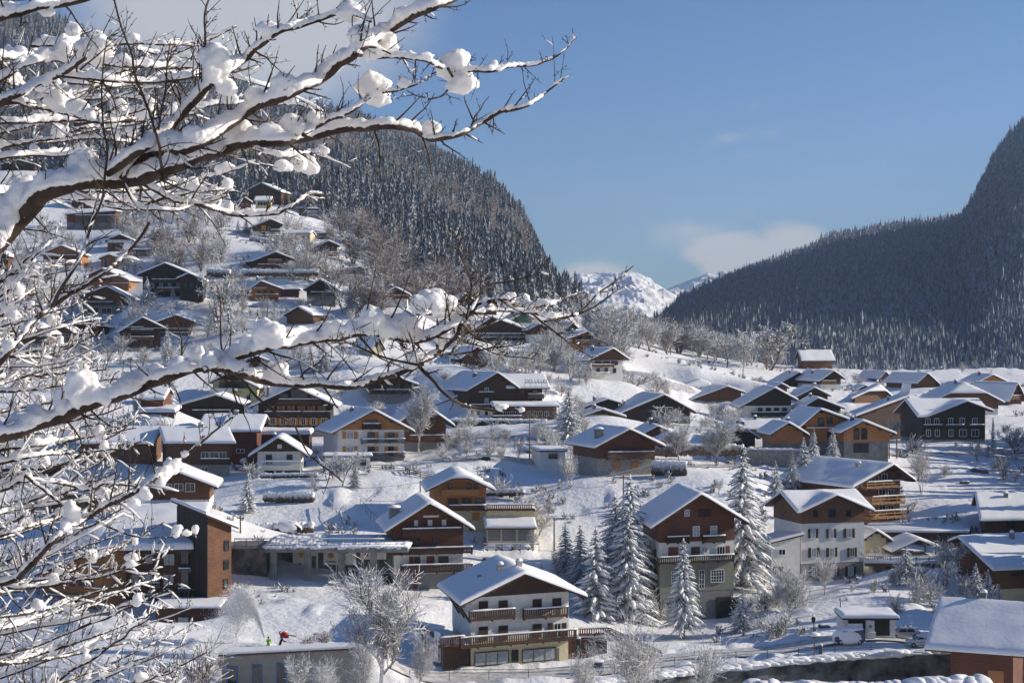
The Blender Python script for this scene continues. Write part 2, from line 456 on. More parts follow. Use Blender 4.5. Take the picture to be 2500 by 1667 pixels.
    def winz(s, a0, a1, z0, z1, fr='w', sh=None, face='F', mull=1, pane='glass_dark', proud=.06, bars=0):
        X = lambda a, d, z: s.pt(face, a, d + proud, z)
        w = max(.05, min(.09, (a1 - a0) * .08)); mb = MB(X)
        mb.box(a0, a0 + w, -.04, .07, z0, z1); mb.box(a1 - w, a1, -.04, .07, z0, z1)
        mb.box(a0 + w, a1 - w, -.04, .065, z1 - w, z1); mb.box(a0 + w, a1 - w, -.04, .10, z0, z0 + w)
        for k in range(mull):
            c = a0 + (a1 - a0) * (k + 1) / (mull + 1); mb.box(c - .03, c + .03, -.02, .06, z0 + w, z1 - w)
        for k in range(bars):
            c = z0 + (z1 - z0) * (k + 1) / (bars + 1); mb.box(a0 + w, a1 - w, -.02, .05, c - .025, c + .025)
        f = mb.build('window', FR.get(fr, fr), s.root)
        mb = MB(X); mb.box(a0 + w, a1 - w, -.04, .02, z0 + w, z1 - w); mb.build('pane', pane, f)
        if sh:
            sw = (a1 - a0) * .48
            for b in (a0 - sw - .03, a1 + .03):
                mb = MB(X); mb.box(b, b + sw, -.03, .05, z0, z1); mb.build('shutter', sh, s.root)
        return f
    def win(s, x0, y0, x1, y1, fr='w', sh=None, mull=1, pane='glass_dark', bars=0):
        u0, _ = s.at(x0, y0); u1, _ = s.at(x1, y1); um = (u0 + u1) / 2
        xm = (x0 + x1) / 2; z1 = s.at(xm, y0)[1]; z0 = s.at(xm, y1)[1]
        pr = .06 + .05 * len(s.bands)
        if pane == 'door':
            X = lambda a, d, z: s.pt('F', a, d + pr - .05, z); mb = MB(X); mb.box(u0, u1, -.02, .08, z0, z1); return mb.build('door' if z0 < .6 else 'shutter', fr, s.root)
        return s.winz(u0, u1, z0, z1, fr, sh, 'F', mull, pane, proud=pr, bars=bars)
    def row(s, y0, y1, n, fr='w', sh=None, a=.12, b=.88, w=.9, mull=1):
        for k in range(n):
            u = s.W * (a + (b - a) * ((k + .5) / n)); Ym = s.Y + u * math.sin(s.th)
            z1 = (833.5 - cs(s.crop, 0, y0)[1]) / F * Ym - s.org.z; z0 = (833.5 - cs(s.crop, 0, y1)[1]) / F * Ym - s.org.z
            s.winz(u - w / 2, u + w / 2, z0, z1, fr, sh, 'F', mull, proud=.06 + .05 * len(s.bands))
    def sidewin(s, n, face=None):
        face = face or ('L' if s.phi > math.atan2(-s.org.x, s.org.y) * -1 - 9 else 'R')
        top = s.f(0, s.L / 2)
        lev = [z for z in (1.0, 3.7, 6.4, 9.1) if z + 1.5 < top]
        for z in lev:
            for k in range(n):
                a = s.L * (k + .6) / n - .2
                s.winz(a, a + .9, z, z + 1.15, 'b', None, face, proud=.06 + .05 * len(s.bands))
    def balc(s, x0, x1, yt, yb, mat='wood_brown', style='solid', dep=1.2, snow=True):
        xm = (x0 + x1) / 2
        # the front rail stands dep metres nearer than the wall: measure it there
        sv = s.Y, s.org.copy()
        n = Vector((math.sin(s.th), -math.cos(s.th), 0)) * dep
        X0, Y0 = s.org.x + n.x, s.Y + n.y
        def at(x, y):
            px, py = cs(s.crop, x, y); k = (px - 1250) / F
            u = (k * Y0 - X0) / (math.cos(s.th) - k * math.sin(s.th)); return u, (833.5 - py) / F * (Y0 + u * math.sin(s.th)) - s.org.z
        u0 = at(x0, yt)[0]; u1 = at(x1, yt)[0]; zt = at(xm, yt)[1]; zb = at(xm, yb)[1]
        X = lambda a, d, z: s.pt('F', a, d, z)
        mb = MB(X); mb.box(u0, u1, .12, dep, zb, zb + .16)
        nb = max(2, int((u1 - u0) / 2.2))
        for k in range(nb + 1):
            a = u0 + .1 + (u1 - u0 - .2) * k / nb; mb.box(a - .08, a + .08, .12, dep - .1, zb - .2, zb - .01)
        o = mb.build('balcony', mat, s.root)
        mb = MB(X)
        def run(p, q):
            p = Vector(p); q = Vector(q); L = (q - p).length; d = (q - p) / L
            def bx(t0, t1, z0, z1, w):
                a, b = p + d * t0, p + d * t1; nn = Vector((-d.y, d.x)) * w
                c = [a - nn, b - nn, b + nn, a + nn]
                mb.add([(v.x, v.y, z0) for v in c] + [(v.x, v.y, z1) for v in c], [(0, 3, 2, 1), (4, 5, 6, 7), (0, 1, 5, 4), (1, 2, 6, 5), (2, 3, 7, 6), (3, 0, 4, 7)])
            bx(0, L, zt - .12, zt, .05)
            if style == 'solid': bx(0, L, zb + .17, zt - .16, .03)
            elif style == 'glass': bx(0, L, zb + .2, zt - .2, .012)
            elif style == 'rail':
                for k in range(3): z = zb + .3 + (zt - zb - .4) * k / 3; bx(0, L, z, z + .04, .02)
                for k in range(int(L / 1.5) + 1): bx(min(L - .05, k * 1.5), min(L, k * 1.5 + .05), zb, zt - .12, .03)
            elif style == 'rail2':
                for k in range(2): z = zb + .25 + (zt - zb - .3) * k / 2; bx(0, L, z, z + .16, .03)
                for k in range(int(L / 2) + 1): bx(min(L - .1, k * 2), min(L, k * 2 + .1), zb, zt - .12, .045)
            else:
                bx(0, L, zb + .16, zb + .28, .035); st = .30 if style == 'bars' else .22; w = .17
                for k in range(int(L / st)):
                    bx(k * st + .04, k * st + .04 + w, zb + .28, zt - .12, .02)
        run((u0, .12), (u0, dep)); run((u1, dep), (u1, .12)); run((u0, dep), (u1, dep))
        mb.build('railing', mat, o)
        if snow:
            mb = MB(X); nseg = max(2, int((u1 - u0) / .5)); pts = []; rs = []
            for k in range(nseg + 1):
                a = u0 + (u1 - u0) * k / nseg; pts.append((a, dep, zt + .07)); rs.append(.11 * (1 + .5 * mn.noise(Vector((a * .9, zt, s.Y)))))
            mb.tube(pts, rs, 6); mb.build('rail_snow', 'snow', o, True)
        return o
    def chim(s, u, v, w=.7, h=1.1, mat='stone'):
        z = s.f(u, v); mb = MB(s.loc)
        mb.box(u - w / 2, u + w / 2, v - w / 2, v + w / 2, z - .3, z + h + s.snow + .2)
        mb.box(u - w / 2 - .08, u + w / 2 + .08, v - w / 2 - .08, v + w / 2 + .08, z + h + s.snow + .2, z + h + s.snow + .32)
        o = mb.build('chimney', mat, s.roof)
        mb = MB(s.loc); mb.blob((u, v, z + h + s.snow + .40), (w * .68, w * .68, .34), 2, .15, 1.5, int(u * 9) % 7, .3); mb.build('snow_cap', 'snow', o, True)
    def sidebox(s, *a): pass
HS = {}
def H(key, *a, **k): HS[key] = House(*a, **k); return HS[key]
# ---------------------------------------------------------------- the houses, nearest first
CH = 'chalet'
H('h1', CH, 'white chalet with broad grey snowy roof, brown slatted balconies and shop windows by the road', CH, 'd5', 208, 24, 760, 1478, 1470, 930, 752, L=13, xb=622, os=1.9, of=2.6, wood='wood_dark', bands=[(1265, 'cream'), (935, 'white')], foot=2)
H('h2', CH, 'tall dark brown chalet with three long balconies and paired white shutters under its gable', CH, 'd5', 248, 12, 190, 695, 872, 400, 238, L=12, xb=135, os=1.5, of=2.2, wood='wood_red', bands=[(762, 'grey'), (622, 'white')],
  balcs=[(255, 690, 422, 470, 'wood_dark', 'bars2', 1.3), (245, 775, 565, 612, 'wood_dark', 'bars2', 1.5), (245, 775, 690, 750, 'wood_dark', 'bars2', 1.5)],
  wins=[(337, 362, 365, 404, 'shutter_white', None, 1, 'door'), (437, 360, 470, 402, 'shutter_white', None, 1, 'door'), (541, 357, 574, 400, 'shutter_white', None, 1, 'door'),
        (405, 325, 520, 340, 'shutter_white', None, 1, 'door'), (300, 630, 330, 684, 'shutter_red', None, 1, 'door'), (335, 632, 380, 680, 'b'), (430, 628, 486, 684, 'shutter_red', None, 1, 'door'), (515, 628, 590, 682, 'b'),
        (330, 765, 372, 860, 'shutter_red', None, 1, 'door'), (330, 495, 380, 545, 'b'), (470, 495, 520, 545, 'b')], chim=[(.4, 4.5, 1.5, 1.1)])
H('h3', CH, 'orange timber chalet with clipped snowy gable end and wooden balcony above the three garages', CH, 'd5', 278, 6, 482, 866, 448, 118, 25, L=12, os=1.4, of=2.0, hip=52, wood='wood_orange', bands=[(292, 'cream'), (185, 'wood_orange')],
  balcs=[(545, 822, 133, 178, 'wood_orange', 'solid', 1.3, False)], wins=[(590, 88, 618, 130, 'b'), (725, 86, 757, 130, 'b'), (778, 90, 803, 130, 'b'), (765, 308, 820, 362, 'shutter_orange', None, 1, 'door'), (585, 200, 660, 240, 'b'), (690, 195, 760, 240, 'b'), (785, 195, 860, 240, 'b')], chim=[(8.8, 3, .8, .6)])
H('h4', CH, 'four-storey brown and white chalet with olive ground floors and dark garage behind the spruce', CH, 'd2', 252, 18, 738, 1360, 1798, 935, 718, L=14, xb=600, os=1.9, of=2.6, xa=1062, wood='wood_red', bands=[(1555, 'grey'), (1300, 'olive'), (1130, 'white')], foot=2,
  balcs=[(745, 1388, 1243, 1300, 'wood_black', 'bars', 1.5), (812, 1003, 1078, 1132, 'wood_black', 'bars', 1.0), (1117, 1306, 1072, 1128, 'wood_black', 'bars', 1.0)],
  wins=[(1012, 988, 1072, 1074, 'w', None, 1, 'curtain', 2), (1162, 985, 1220, 1070, 'w', None, 1, 'curtain', 2), (942, 846, 986, 905, 'w', None, 1, 'curtain', 1), (1062, 845, 1168, 908, 'shutter_brown', None, 1, 'door'),
        (1000, 1164, 1072, 1240, 'b', None, 1, 'glass_dark'), (1092, 1164, 1135, 1215, 'w', None, 1, 'curtain'), (806, 1166, 890, 1245, 'shutter_red', None, 1, 'door'), (1215, 1158, 1288, 1236, 'w', None, 2), (1292, 1156, 1328, 1238, 'shutter_red', None, 1, 'door'),
        (1165, 1355, 1280, 1465, 'w', None, 4, 'glass_dark', 3), (1066, 1358, 1112, 1520, 'w', None, 1, 'glass_dark', 3), (832, 1368, 905, 1470, 'w', None, 3, 'glass_dark', 3), (1210, 1590, 1330, 1795, 'frame_dark', None, 1, 'door'), (1330, 1590, 1410, 1795, 'frame_dark', None, 1, 'door')], swin=3, chim=[])
H('h5', 'house', 'white and brown village house with rows of dark shutters and a twin-gabled snowy roof', 'house', 'd3', 278, 16, 190, 700, 738, 150, 12, L=10.5, xb=-32, kind='cross', xa=455, os=1.3, of=1.3, wood='wood_brown', bands=[(590, 'stone'), (262, 'white')], foot=3, vr=.5,
  wins=[(262, 303, 302, 378, 'w', 'shutter_brown', 2, 'curtain'), (410, 303, 450, 378, 'w', 'shutter_brown', 2, 'curtain'), (555, 300, 600, 376, 'w', 'shutter_brown', 2, 'curtain'),
        (266, 458, 312, 536, 'w', 'shutter_brown', 2, 'curtain'), (413, 458, 457, 532, 'w', 'shutter_brown', 2, 'curtain'), (582, 456, 620, 532, 'w', 'shutter_brown', 1, 'glass_dark'),
        (272, 615, 312, 690, 'w', 'shutter_brown', 1, 'curtain'), (568, 612, 612, 688, 'w', 'shutter_brown', 2, 'curtain'), (432, 612, 474, 688, 'w', 'shutter_red', 1, 'glass_dark'),
        (410, 145, 465, 208, 'd'), (285, 152, 318, 205, 'd'), (553, 150, 590, 200, 'd')])
H('h5b', 'annex', 'low plaster annex with single-pitch snowy roof against the house with rows of dark shutters', 'annex', 'd2', 276, 16, 1685, 1927, 1475, 1135, 1100, L=8, xb=1525, kind='shed', ye2=1075, tv=-.05, os=.5, of=.5, ob=.3, wood='white', snow=.25, foot=3,
  wins=[(1742, 1183, 1804, 1235, 'w', None, 1), (1697, 1335, 1760, 1400, 'b', None, 1), (1764, 1334, 1790, 1402, 'shutter_red', None, 1, 'door')])
H('h6', CH, 'large golden timber chalet with stacked balconies facing right under one vast snowy roof slope', CH, 'd1', 312, 30, 610, 1035, 1700, 1330, 1165, L=19, xb=60, xa=905, os=1.6, of=2.6, wood='wood_brown', bands=[(1500, 'wood_pine')], ye2=1262,
  balcs=[(755, 1035, 1305, 1362, 'wood_pine', 'rail2', 1.6), (800, 1082, 1430, 1498, 'wood_pine', 'rail2', 2.4), (780, 1090, 1552, 1620, 'wood_pine', 'rail2', 2.2)],
  wins=[(790, 1240, 850, 1300, 'w'), (875, 1240, 925, 1300, 'w'), (850, 1370, 910, 1425, 'w'), (930, 1370, 980, 1425, 'w'), (850, 1505, 910, 1550, 'w'), (640, 1300, 690, 1340, 'b'), (930, 1505, 980, 1550, 'w')], chim=[(5.5, 4, .8, .5)])
H('h7', 'hotel_tower', 'tall weathered timber stair tower with slanting snowy roof, sunlit brown side with three small windows', 'building', 'd6', 232, 52, 325, 500, 945, 338, 300, L=9.5, xb=100, kind='shed', ye2=408, tv=.10, os=.8, of=.9, ob=.6, wood='wood_weathered', snow=.45, foot=5,
  wins=[(447, 510, 480, 586, 'd', None, 0), (445, 655, 478, 726, 'd', None, 0), (441, 797, 474, 868, 'd', None, 0)])
H('h8', 'apartment_building', 'dark timber apartment block with flat snowy roof and three window rows left of the tower', 'building', 'e1', 236, 2, 765, 1400, 965, 572, 500, L=16, kind='shed', ye2=560, tv=.22, os=.8, of=1.6, ob=.5, wood='wood_dark', snow=.9, foot=3,
  wins=[(803, 622, 892, 706, 'b', None, 1, 'curtain'), (972, 610, 1034, 690, 'b', None, 0, 'curtain'), (1072, 608, 1136, 688, 'b', None, 0, 'curtain'), (1208, 608, 1296, 700, 'b', None, 1, 'curtain'),
        (797, 778, 886, 860, 'b', None, 1, 'curtain'), (972, 760, 1030, 835, 'b', None, 0, 'curtain'), (1068, 756, 1134, 835, 'b', None, 0, 'curtain'), (1203, 758, 1290, 845, 'b', None, 1, 'curtain'),
        (785, 915, 886, 962, 'b', None, 1, 'glass_dark'), (1055, 904, 1132, 962, 'w', None, 1, 'glass_dark'), (1205, 900, 1292, 962, 'w', None, 1, 'glass_dark'), (1335, 580, 1400, 690, 'd', None, 0, 'glass_dark'), (1335, 730, 1400, 850, 'd', None, 0, 'glass_dark')],
  balcs=[(1060, 1180, 826, 850, 'metal', 'rail', .5), (1322, 1412, 570, 590, 'metal', 'rail', .5), (1322, 1412, 720, 740, 'metal', 'rail', .5), (1318, 1405, 868, 890, 'metal', 'rail', .5)])
H('h9', 'apartment_wing', 'orange timber apartment wing with stepped balconies hidden behind the snowy twigs', 'building', 'e1', 237, -28, 320, 760, 1090, 760, 700, L=12, kind='shed', ye2=590, tv=.1, os=.4, of=1.5, ob=.5, wood='wood_orange', snow=.5, foot=3, pts=False,
  balcs=[(635, 750, 705, 765, 'wood_orange', 'rail2', 1.2), (628, 748, 865, 925, 'wood_orange', 'rail2', 1.2), (330, 600, 920, 985, 'wood_orange', 'rail2', 1.2)], rows=[(780, 850, 5, 'b'), (950, 1010, 4, 'b')])
H('h10', 'apartment_podium', 'dark timber podium with snowy flat terrace below the stair tower', 'building', 'd6', 226, 3, -60, 398, 1170, 1020, 1000, L=7, kind='shed', tv=.0, os=.4, of=.6, ob=.1, wood='wood_dark', snow=.35, foot=3, wins=[(100, 1075, 188, 1170, 'd', None, 0, 'curtain')])
H('h11', 'school_building', 'low grey panelled building with blue window frames and a long snow-covered flat roof', 'building', 'd6', 195, -5, 430, 1500, 1720, 1366, 1300, L=2.8, kind='shed', ye2=1312, tv=-.02, os=.3, of=.5, ob=.3, wood='grey', snow=.22, foot=4,
  wins=[(470, 1440, 545, 1580, 'B', None, 0, 'glass_dark', 1), (655, 1430, 725, 1580, 'B', None, 0, 'glass_dark', 1), (836, 1418, 908, 1580, 'B', None, 0, 'glass_dark', 1)])
H('h12', 'barn', 'big red-brown barn with thick snowy roof slope in the bottom right corner beyond the wall', 'barn', 'd3', 198, -24, 1415, 1925, 1700, 1222, 925, L=15, os=2.6, of=2.2, ob=2, wood='wood_red', kind='ridgex', vr=.5, pts=False, foot=6, wins=[(1720, 1465, 1850, 1600, 'wood_orange', None, 1, 'door')])
# row behind the road
H('h13', CH, 'white bungalow chalet with brown gable, twin black windows and iron balcony, middle left', CH, 'e2', 315, 4, 975, 1338, 1082, 880, 765, L=9, os=1.6, of=1.6, wood='wood_dark', bands=[(1010, 'white'), (878, 'white')],
  wins=[(1043, 905, 1095, 985, 'd', None, 1), (1220, 905, 1270, 955, 'd', None, 1), (1140, 818, 1178, 852, 'w', None, 1, 'shutter_white'), (1030, 1040, 1112, 1085, 'd', None, 3, 'glass_dark', 2), (1128, 1040, 1186, 1085, 'd', None, 2, 'glass_dark', 2), (1200, 1040, 1335, 1085, 'd', None, 4, 'glass_dark', 2)],
  balcs=[(1005, 1342, 958, 1005, 'frame_white', 'rail', 1.4)])
H('h14', CH, 'white chalet with orange timber gable, three floors of red-brown shutters and iron balconies', CH, 'e2', 330, 6, 1657, 2217, 958, 690, 535, L=12, xb=1535, xa=1945, os=1.6, of=1.8, wood='wood_orange', bands=[(905, 'grey'), (695, 'white')],
  wins=[(1725, 712, 1788, 770, 'w', 'shutter_orange', 1, 'curtain'), (1905, 712, 1965, 800, 'b', None), (1970, 712, 2000, 800, 'shutter_orange', None, 1, 'door'), (2050, 715, 2075, 800, 'shutter_orange', None, 1, 'door'), (2080, 715, 2130, 800, 'b'), (2135, 715, 2165, 800, 'shutter_orange', None, 1, 'door'),
        (1725, 835, 1788, 890, 'w', 'shutter_orange', 1, 'curtain'), (1905, 835, 1965, 900, 'b', None), (1970, 835, 2000, 900, 'shutter_orange', None, 1, 'door'), (2050, 835, 2075, 920, 'shutter_orange', None, 1, 'door'), (2080, 835, 2130, 920, 'b'), (2135, 835, 2165, 920, 'shutter_orange', None, 1, 'door'), (1885, 605, 1985, 660, 'b', None, 2)],
  balcs=[(1860, 2012, 640, 686, 'wood_black', 'bars', .9), (1850, 2215, 770, 806, 'metal', 'rail', 1.2), (1850, 2215, 885, 925, 'metal', 'rail', 1.2)])
H('h14b', 'garage', 'small white garage with snowy terrace roof before the orange-gabled white chalet', 'garage', 'e2', 318, 6, 1545, 1930, 1045, 925, 925, L=5, kind='shed', tv=0, os=.4, of=.4, ob=.2, wood='white', snow=.35, wins=[(1835, 945, 1895, 998, 'b')])
H('h15', CH, 'brown timber chalet with grey stone ground floor, two glowing orange windows and a stone chimney', CH, 'd2', 312, 14, 205, 690, 560, 300, 172, L=12, xb=0, xa=448, os=1.3, of=1.8, wood='wood_red', bands=[(415, 'stone')], ye2=290, foot=3,
  wins=[(340, 442, 398, 496, 'o', None, 0, 'shutter_orange'), (492, 442, 552, 496, 'o', None, 0, 'shutter_orange')], balcs=[(290, 686, 358, 418, 'wood_brown', 'solid', 1.3)], chim=[(1.2, 2.4, 1.3, 1.4, 'concrete')])
H('h16', 'garage', 'small white flat-roofed garage with one dark window beside the snowy drive', 'garage', 'e3', 325, -4, 1462, 1672, 1048, 880, 870, L=8, xb=1385, kind='shed', ye2=880, tv=.02, os=.4, of=.5, ob=.3, wood='white', snow=.4, wins=[(1528, 898, 1606, 940, 'd', None, 2)])
H('h17', CH, 'brown timber chalet with low balcony behind the tall bare tree', CH, 'e3', 345, 12, 250, 655, 860, 640, 480, L=11, xa=460, ye2=620, os=1.6, of=1.6, wood='wood_brown', bands=[(800, 'grey')], balcs=[(350, 698, 740, 780, 'wood_brown', 'solid', 1.3)], rows=[(600, 650, 3, 'b')])
H('h18', CH, 'new pine chalet under construction with arched openings, sweeping roof and grey block ground floor', CH, 'd1', 352, 8, 225, 870, 1075, 795, 700, L=12, xa=335, ye2=895, os=1.9, of=2.2, wood='wood_orange', bands=[(968, 'concrete')], foot=3,
  wins=[(335, 765, 388, 845, 'd', None, 0), (640, 985, 765, 1060, 'd', None, 0), (412, 760, 458, 815, 'd', None, 0), (415, 870, 480, 945, 'd', None, 0)], balcs=[(240, 560, 850, 862, 'wood_pine', 'none', .9)])
H('h18b', 'annex', 'pine gabled wing with two tall arched windows on the right of the chalet under construction', 'annex', 'd1', 346, 8, 560, 935, 1072, 875, 800, L=5, xa=705, ye2=890, os=1.3, of=1.3, wood='wood_orange', bands=[(968, 'concrete')],
  wins=[(640, 872, 688, 950, 'd', None, 0), (705, 872, 755, 950, 'd', None, 0), (640, 985, 765, 1062, 'd', None, 0)], pts=False)
H('h18c', 'annex', 'orange gabled wing on the left of the chalet under construction', 'annex', 'd1', 346, 6, -40, 210, 1010, 890, 815, L=9, xa=80, os=1.0, of=1.2, wood='wood_orange', bands=[(985, 'concrete')], pts=False)
H('h19', CH, 'long black timber chalet with two gables and double rows of pale green-framed windows', CH, 'd1', 382, 9, 1225, 1758, 968, 745, 622, L=16, xb=1042, kind='cross', xa=1592, os=1.5, of=1.5, wood='wood_black', bands=[(952, 'grey')], vr=.5,
  wins=[(1250, 768, 1292, 820, 'w', None, 1), (1325, 768, 1367, 820, 'w', None, 1), (1445, 766, 1485, 820, 'w', None, 1), (1543, 765, 1585, 820, 'w', None, 1), (1650, 765, 1692, 820, 'w', None, 1),
        (1257, 865, 1297, 925, 'w', None, 1), (1332, 865, 1372, 925, 'w', None, 1), (1448, 864, 1487, 925, 'w', None, 1), (1538, 864, 1600, 925, 'w', None, 1), (1643, 864, 1706, 925, 'w', None, 1)],
  balcs=[(1238, 1402, 825, 845, 'wood_black', 'solid', .4), (1430, 1583, 825, 845, 'wood_black', 'solid', .4), (1632, 1755, 825, 845, 'wood_black', 'solid', .4)])
H('h20', 'hotel', 'large dark brown hotel with steep snowy gable, long flat-roofed wing and a white base course', 'hotel', 'e3', 392, 7, 845, 1225, 600, 350, 215, L=17, xb=600, xa=1075, os=.9, of=1.6, wood='wood_dark', bands=[(505, 'white')], ye2=325,
  wins=[(985, 335, 1020, 372, 'w'), (985, 425, 1018, 470, 'w', None, 1, 'curtain'), (1075, 435, 1098, 470, 'b'), (990, 535, 1012, 570, 'b'), (918, 535, 942, 570, 'b'), (862, 535, 886, 570, 'b')], balcs=[(845, 1225, 478, 505, 'wood_dark', 'solid', 1.0), (930, 1060, 372, 380, 'wood_dark', 'none', .7)])
H('h20b', 'hotel_wing', 'flat-fronted dark hotel wing with corner balconies and orange shutters right of the steep hotel gable', 'hotel', 'e3', 394, 7, 1225, 1478, 600, 330, 240, L=12, kind='ridgex', os=1.6, of=1.5, vr=.6, wood='wood_dark', pts=False,
  wins=[(1392, 360, 1440, 400, 'o', None, 0, 'shutter_orange'), (1392, 440, 1440, 480, 'o', None, 0, 'shutter_orange'), (1300, 355, 1322, 385, 'b')], balcs=[(1355, 1492, 388, 425, 'wood_grey', 'solid', 1.1)])
H('h20c', 'hotel_lounge', 'low glazed hotel lounge with snowy roof and small porch gable before the dark hotel', 'hotel', 'e3', 382, 7, 1075, 1600, 625, 500, 490, L=5, kind='shed', ye2=498, tv=.08, os=.5, of=.8, ob=.1, wood='wood_brown', snow=.5, pts=False, rows=[(535, 580, 8, 'w')], balcs=[(1050, 1300, 575, 615, 'wood_dark', 'solid', 1.2)])
H('h20d', 'hotel_annex', 'low hotel annex with white ground floor and brown upper floor left of the gable', 'hotel', 'e3', 398, 7, 610, 905, 600, 470, 400, L=12, xa=800, os=1.2, of=1.2, wood='wood_brown', bands=[(515, 'white')], rows=[(535, 570, 4, 'b', None, .1, .9, .6)], wins=[(700, 440, 717, 480, 'w'), (798, 425, 822, 470, 'b'), (860, 425, 882, 470, 'b')], pts=False)
H('h21', CH, 'large black chalet with glazed gable and orange-shuttered white windows in two rows', CH, 'e2', 372, 3, 980, 1590, 745, 475, 335, L=13, os=1.9, of=2.2, xa=1290, wood='wood_black', bands=[(690, 'stone')],
  rows=[(490, 532, 6, 'o', 'shutter_orange', .1, .95, .8), (592, 652, 6, 'w', 'shutter_orange', .13, .98, 1.0)], wins=[(1255, 350, 1400, 430, 'd', None, 2), (1155, 385, 1235, 432, 'd', None, 1), (1415, 385, 1490, 432, 'd', None, 1)],
  balcs=[(1150, 1512, 432, 482, 'wood_dark', 'solid', 1.2), (1030, 1590, 538, 585, 'wood_black', 'solid', 1.0)], chim=[(1.5, 6, .6, 2.0)])
H('h22', 'barn', 'wide black timber barn with shallow snowy gable left of the orange-shuttered black chalet', 'barn', 'e2', 368, 2, 305, 810, 690, 495, 405, L=10, xa=625, os=1.4, of=1.5, wood='wood_black', ye2=470, balcs=[(415, 750, 525, 560, 'wood_black', 'solid', .8), (305, 470, 628, 660, 'wood_black', 'rail', .8)])
H('h23', 'house', 'cream house with a dark window band above a snowy terrace behind the black barn', 'house', 'e2', 405, 0, 590, 970, 480, 290, 215, L=9, xa=735, os=.6, of=1.2, wood='wood_black', bands=[(272, 'yellow')], wins=[(645, 280, 890, 340, 'd', None, 3), (880, 405, 908, 450, 'd'), (690, 392, 760, 420, 'd', None, 3), (785, 400, 815, 430, 'd')], balcs=[(565, 785, 345, 372, 'white', 'solid', 1.5)])
H('h24', 'house', 'brown timber house with flat-looking snowy roof and wide windows over a snowy balcony', 'house', 'e2', 318, 0, 210, 735, 1085, 800, 690, L=10, xb=165, kind='ridgex', vr=.8, os=.9, of=1.4, wood='wood_brown', bands=[(990, 'stone')],
  wins=[(490, 880, 560, 935, 'w', None, 1), (565, 880, 640, 935, 'w', None, 1), (645, 880, 705, 935, 'w', None, 1), (490, 1010, 550, 1050, 'w')], balcs=[(465, 715, 940, 980, 'wood_dark', 'solid', 1.4)], chim=[(7, 7.5, .8, .4)])
H('h25', 'house', 'red-brown timber house with single snowy roof slope just below the orange-shuttered black chalet', 'house', 'e2', 338, 0, 700, 965, 1000, 700, 585, L=9, kind='ridgex', vr=.8, os=1.0, of=1.2, wood='wood_red', wins=[(790, 855, 862, 890, 'w')], chim=[(1, 7, .8, .5)])
H('h25b', 'house', 'far end of the red-brown snowy-roofed house standing behind the flat-looking snowy roof', 'house', 'e2', 340, 0, 478, 690, 800, 690, 580, L=9, kind='ridgex', vr=.8, os=.4, of=1.2, wood='wood_red', pts=False)
H('h26', 'house', 'brown timber house with wide snowy roof behind lower left twigs', 'house', 'e4', 322, 0, 780, 1440, 1090, 905, 775, L=10, kind='ridgex', vr=.8, os=.9, of=1.2, wood='wood_brown', rows=[(980, 1030, 4, 'b')])
H('h27', CH, 'low brown timber chalet with long sloping snowy gable just above the timber tower', CH, 'e2', 262, 6, 60, 560, 1320, 1130, 1040, L=10, xa=250, ye2=1160, os=1.4, of=1.8, wood='wood_brown', bands=[(1290, 'white')], wins=[(262, 1148, 342, 1210, 'w'), (358, 1145, 440, 1220, 'w'), (180, 1150, 245, 1205, 'w')], chim=[])
H('h28', 'shed', 'narrow garage with long thick snow slab beneath the orange-shuttered black chalet', 'garage', 'e2', 345, 0, 970, 1410, 820, 742, 740, L=5, kind='shed', tv=.05, os=.3, of=.3, ob=.2, wood='wood_dark', snow=.9, pts=False)
# centre and right: roofs of the lower village
H('h30', 'house', 'white house with black timber gable and a long dark balcony, centre right', 'house', 'c6', 432, 10, 1465, 1822, 1385, 1215, 1092, L=16, xb=1400, xa=1690, os=1.6, of=2.0, wood='wood_black', bands=[(1225, 'white')],
  rows=[(1238, 1268, 4, 'b', None, .25, .95, 1.3, 2)], wins=[(1485, 1320, 1527, 1366, 'd'), (1575, 1322, 1635, 1350, 'd', None, 2), (1660, 1322, 1720, 1350, 'd', None, 2)], balcs=[(1535, 1868, 1272, 1305, 'wood_black', 'solid', 1.6)])
H('h31', CH, 'broad dark chalet with low snowy gable and small chimney in the village centre', CH, 'c6', 408, 14, 545, 1050, 1370, 1270, 1145, L=15, xb=420, xa=840, os=1.3, of=1.6, wood='wood_black', balcs=[(780, 920, 1238, 1262, 'wood_brown', 'solid', 1.0)], chim=[(1.5, 6, .8, .9)], ye2=1260)
H('h32', CH, 'small chalet with large triangular gable glazing and white mullions near the dark spruce', CH, 'c6', 392, 6, 250, 525, 1400, 1300, 1258, L=9, os=.9, of=1.3, xa=375, wood='wood_dark', wins=[(280, 1292, 345, 1332, 'w', None, 0), (352, 1292, 420, 1332, 'w', None, 0), (300, 1340, 345, 1372, 'w', None, 0), (355, 1340, 425, 1372, 'w', None, 0)])
H('h33', CH, 'dark chalet roof with small gable directly above the glazed-gable chalet', CH, 'c6', 412, 10, 260, 500, 1260, 1232, 1180, L=9, xb=225, xa=420, os=.8, of=1.0, wood='wood_black')
H('h34', 'barn', 'dark barn with clipped gable, topmost of three roofs right of the big spruce', 'barn', 'c6', 440, 12, 335, 640, 1200, 1130, 1055, L=14, xb=200, xa=475, os=1.2, of=1.5, hip=1100, wood='wood_black')
H('h35', 'house', 'brown house with clipped snowy gable beside a short bare tree at mid centre', 'house', 'c6', 482, 10, 930, 1180, 1180, 1110, 1035, L=13, xb=885, xa=1130, hip=1088, os=1.0, of=1.3, wood='wood_brown')
H('h36', 'house', 'brown timber house with wide snowy gable between the clipped-gable house and the white house', 'house', 'c6', 462, 10, 1060, 1440, 1200, 1180, 1082, L=14, xb=980, xa=1330, os=1.0, of=1.3, wood='wood_brown')
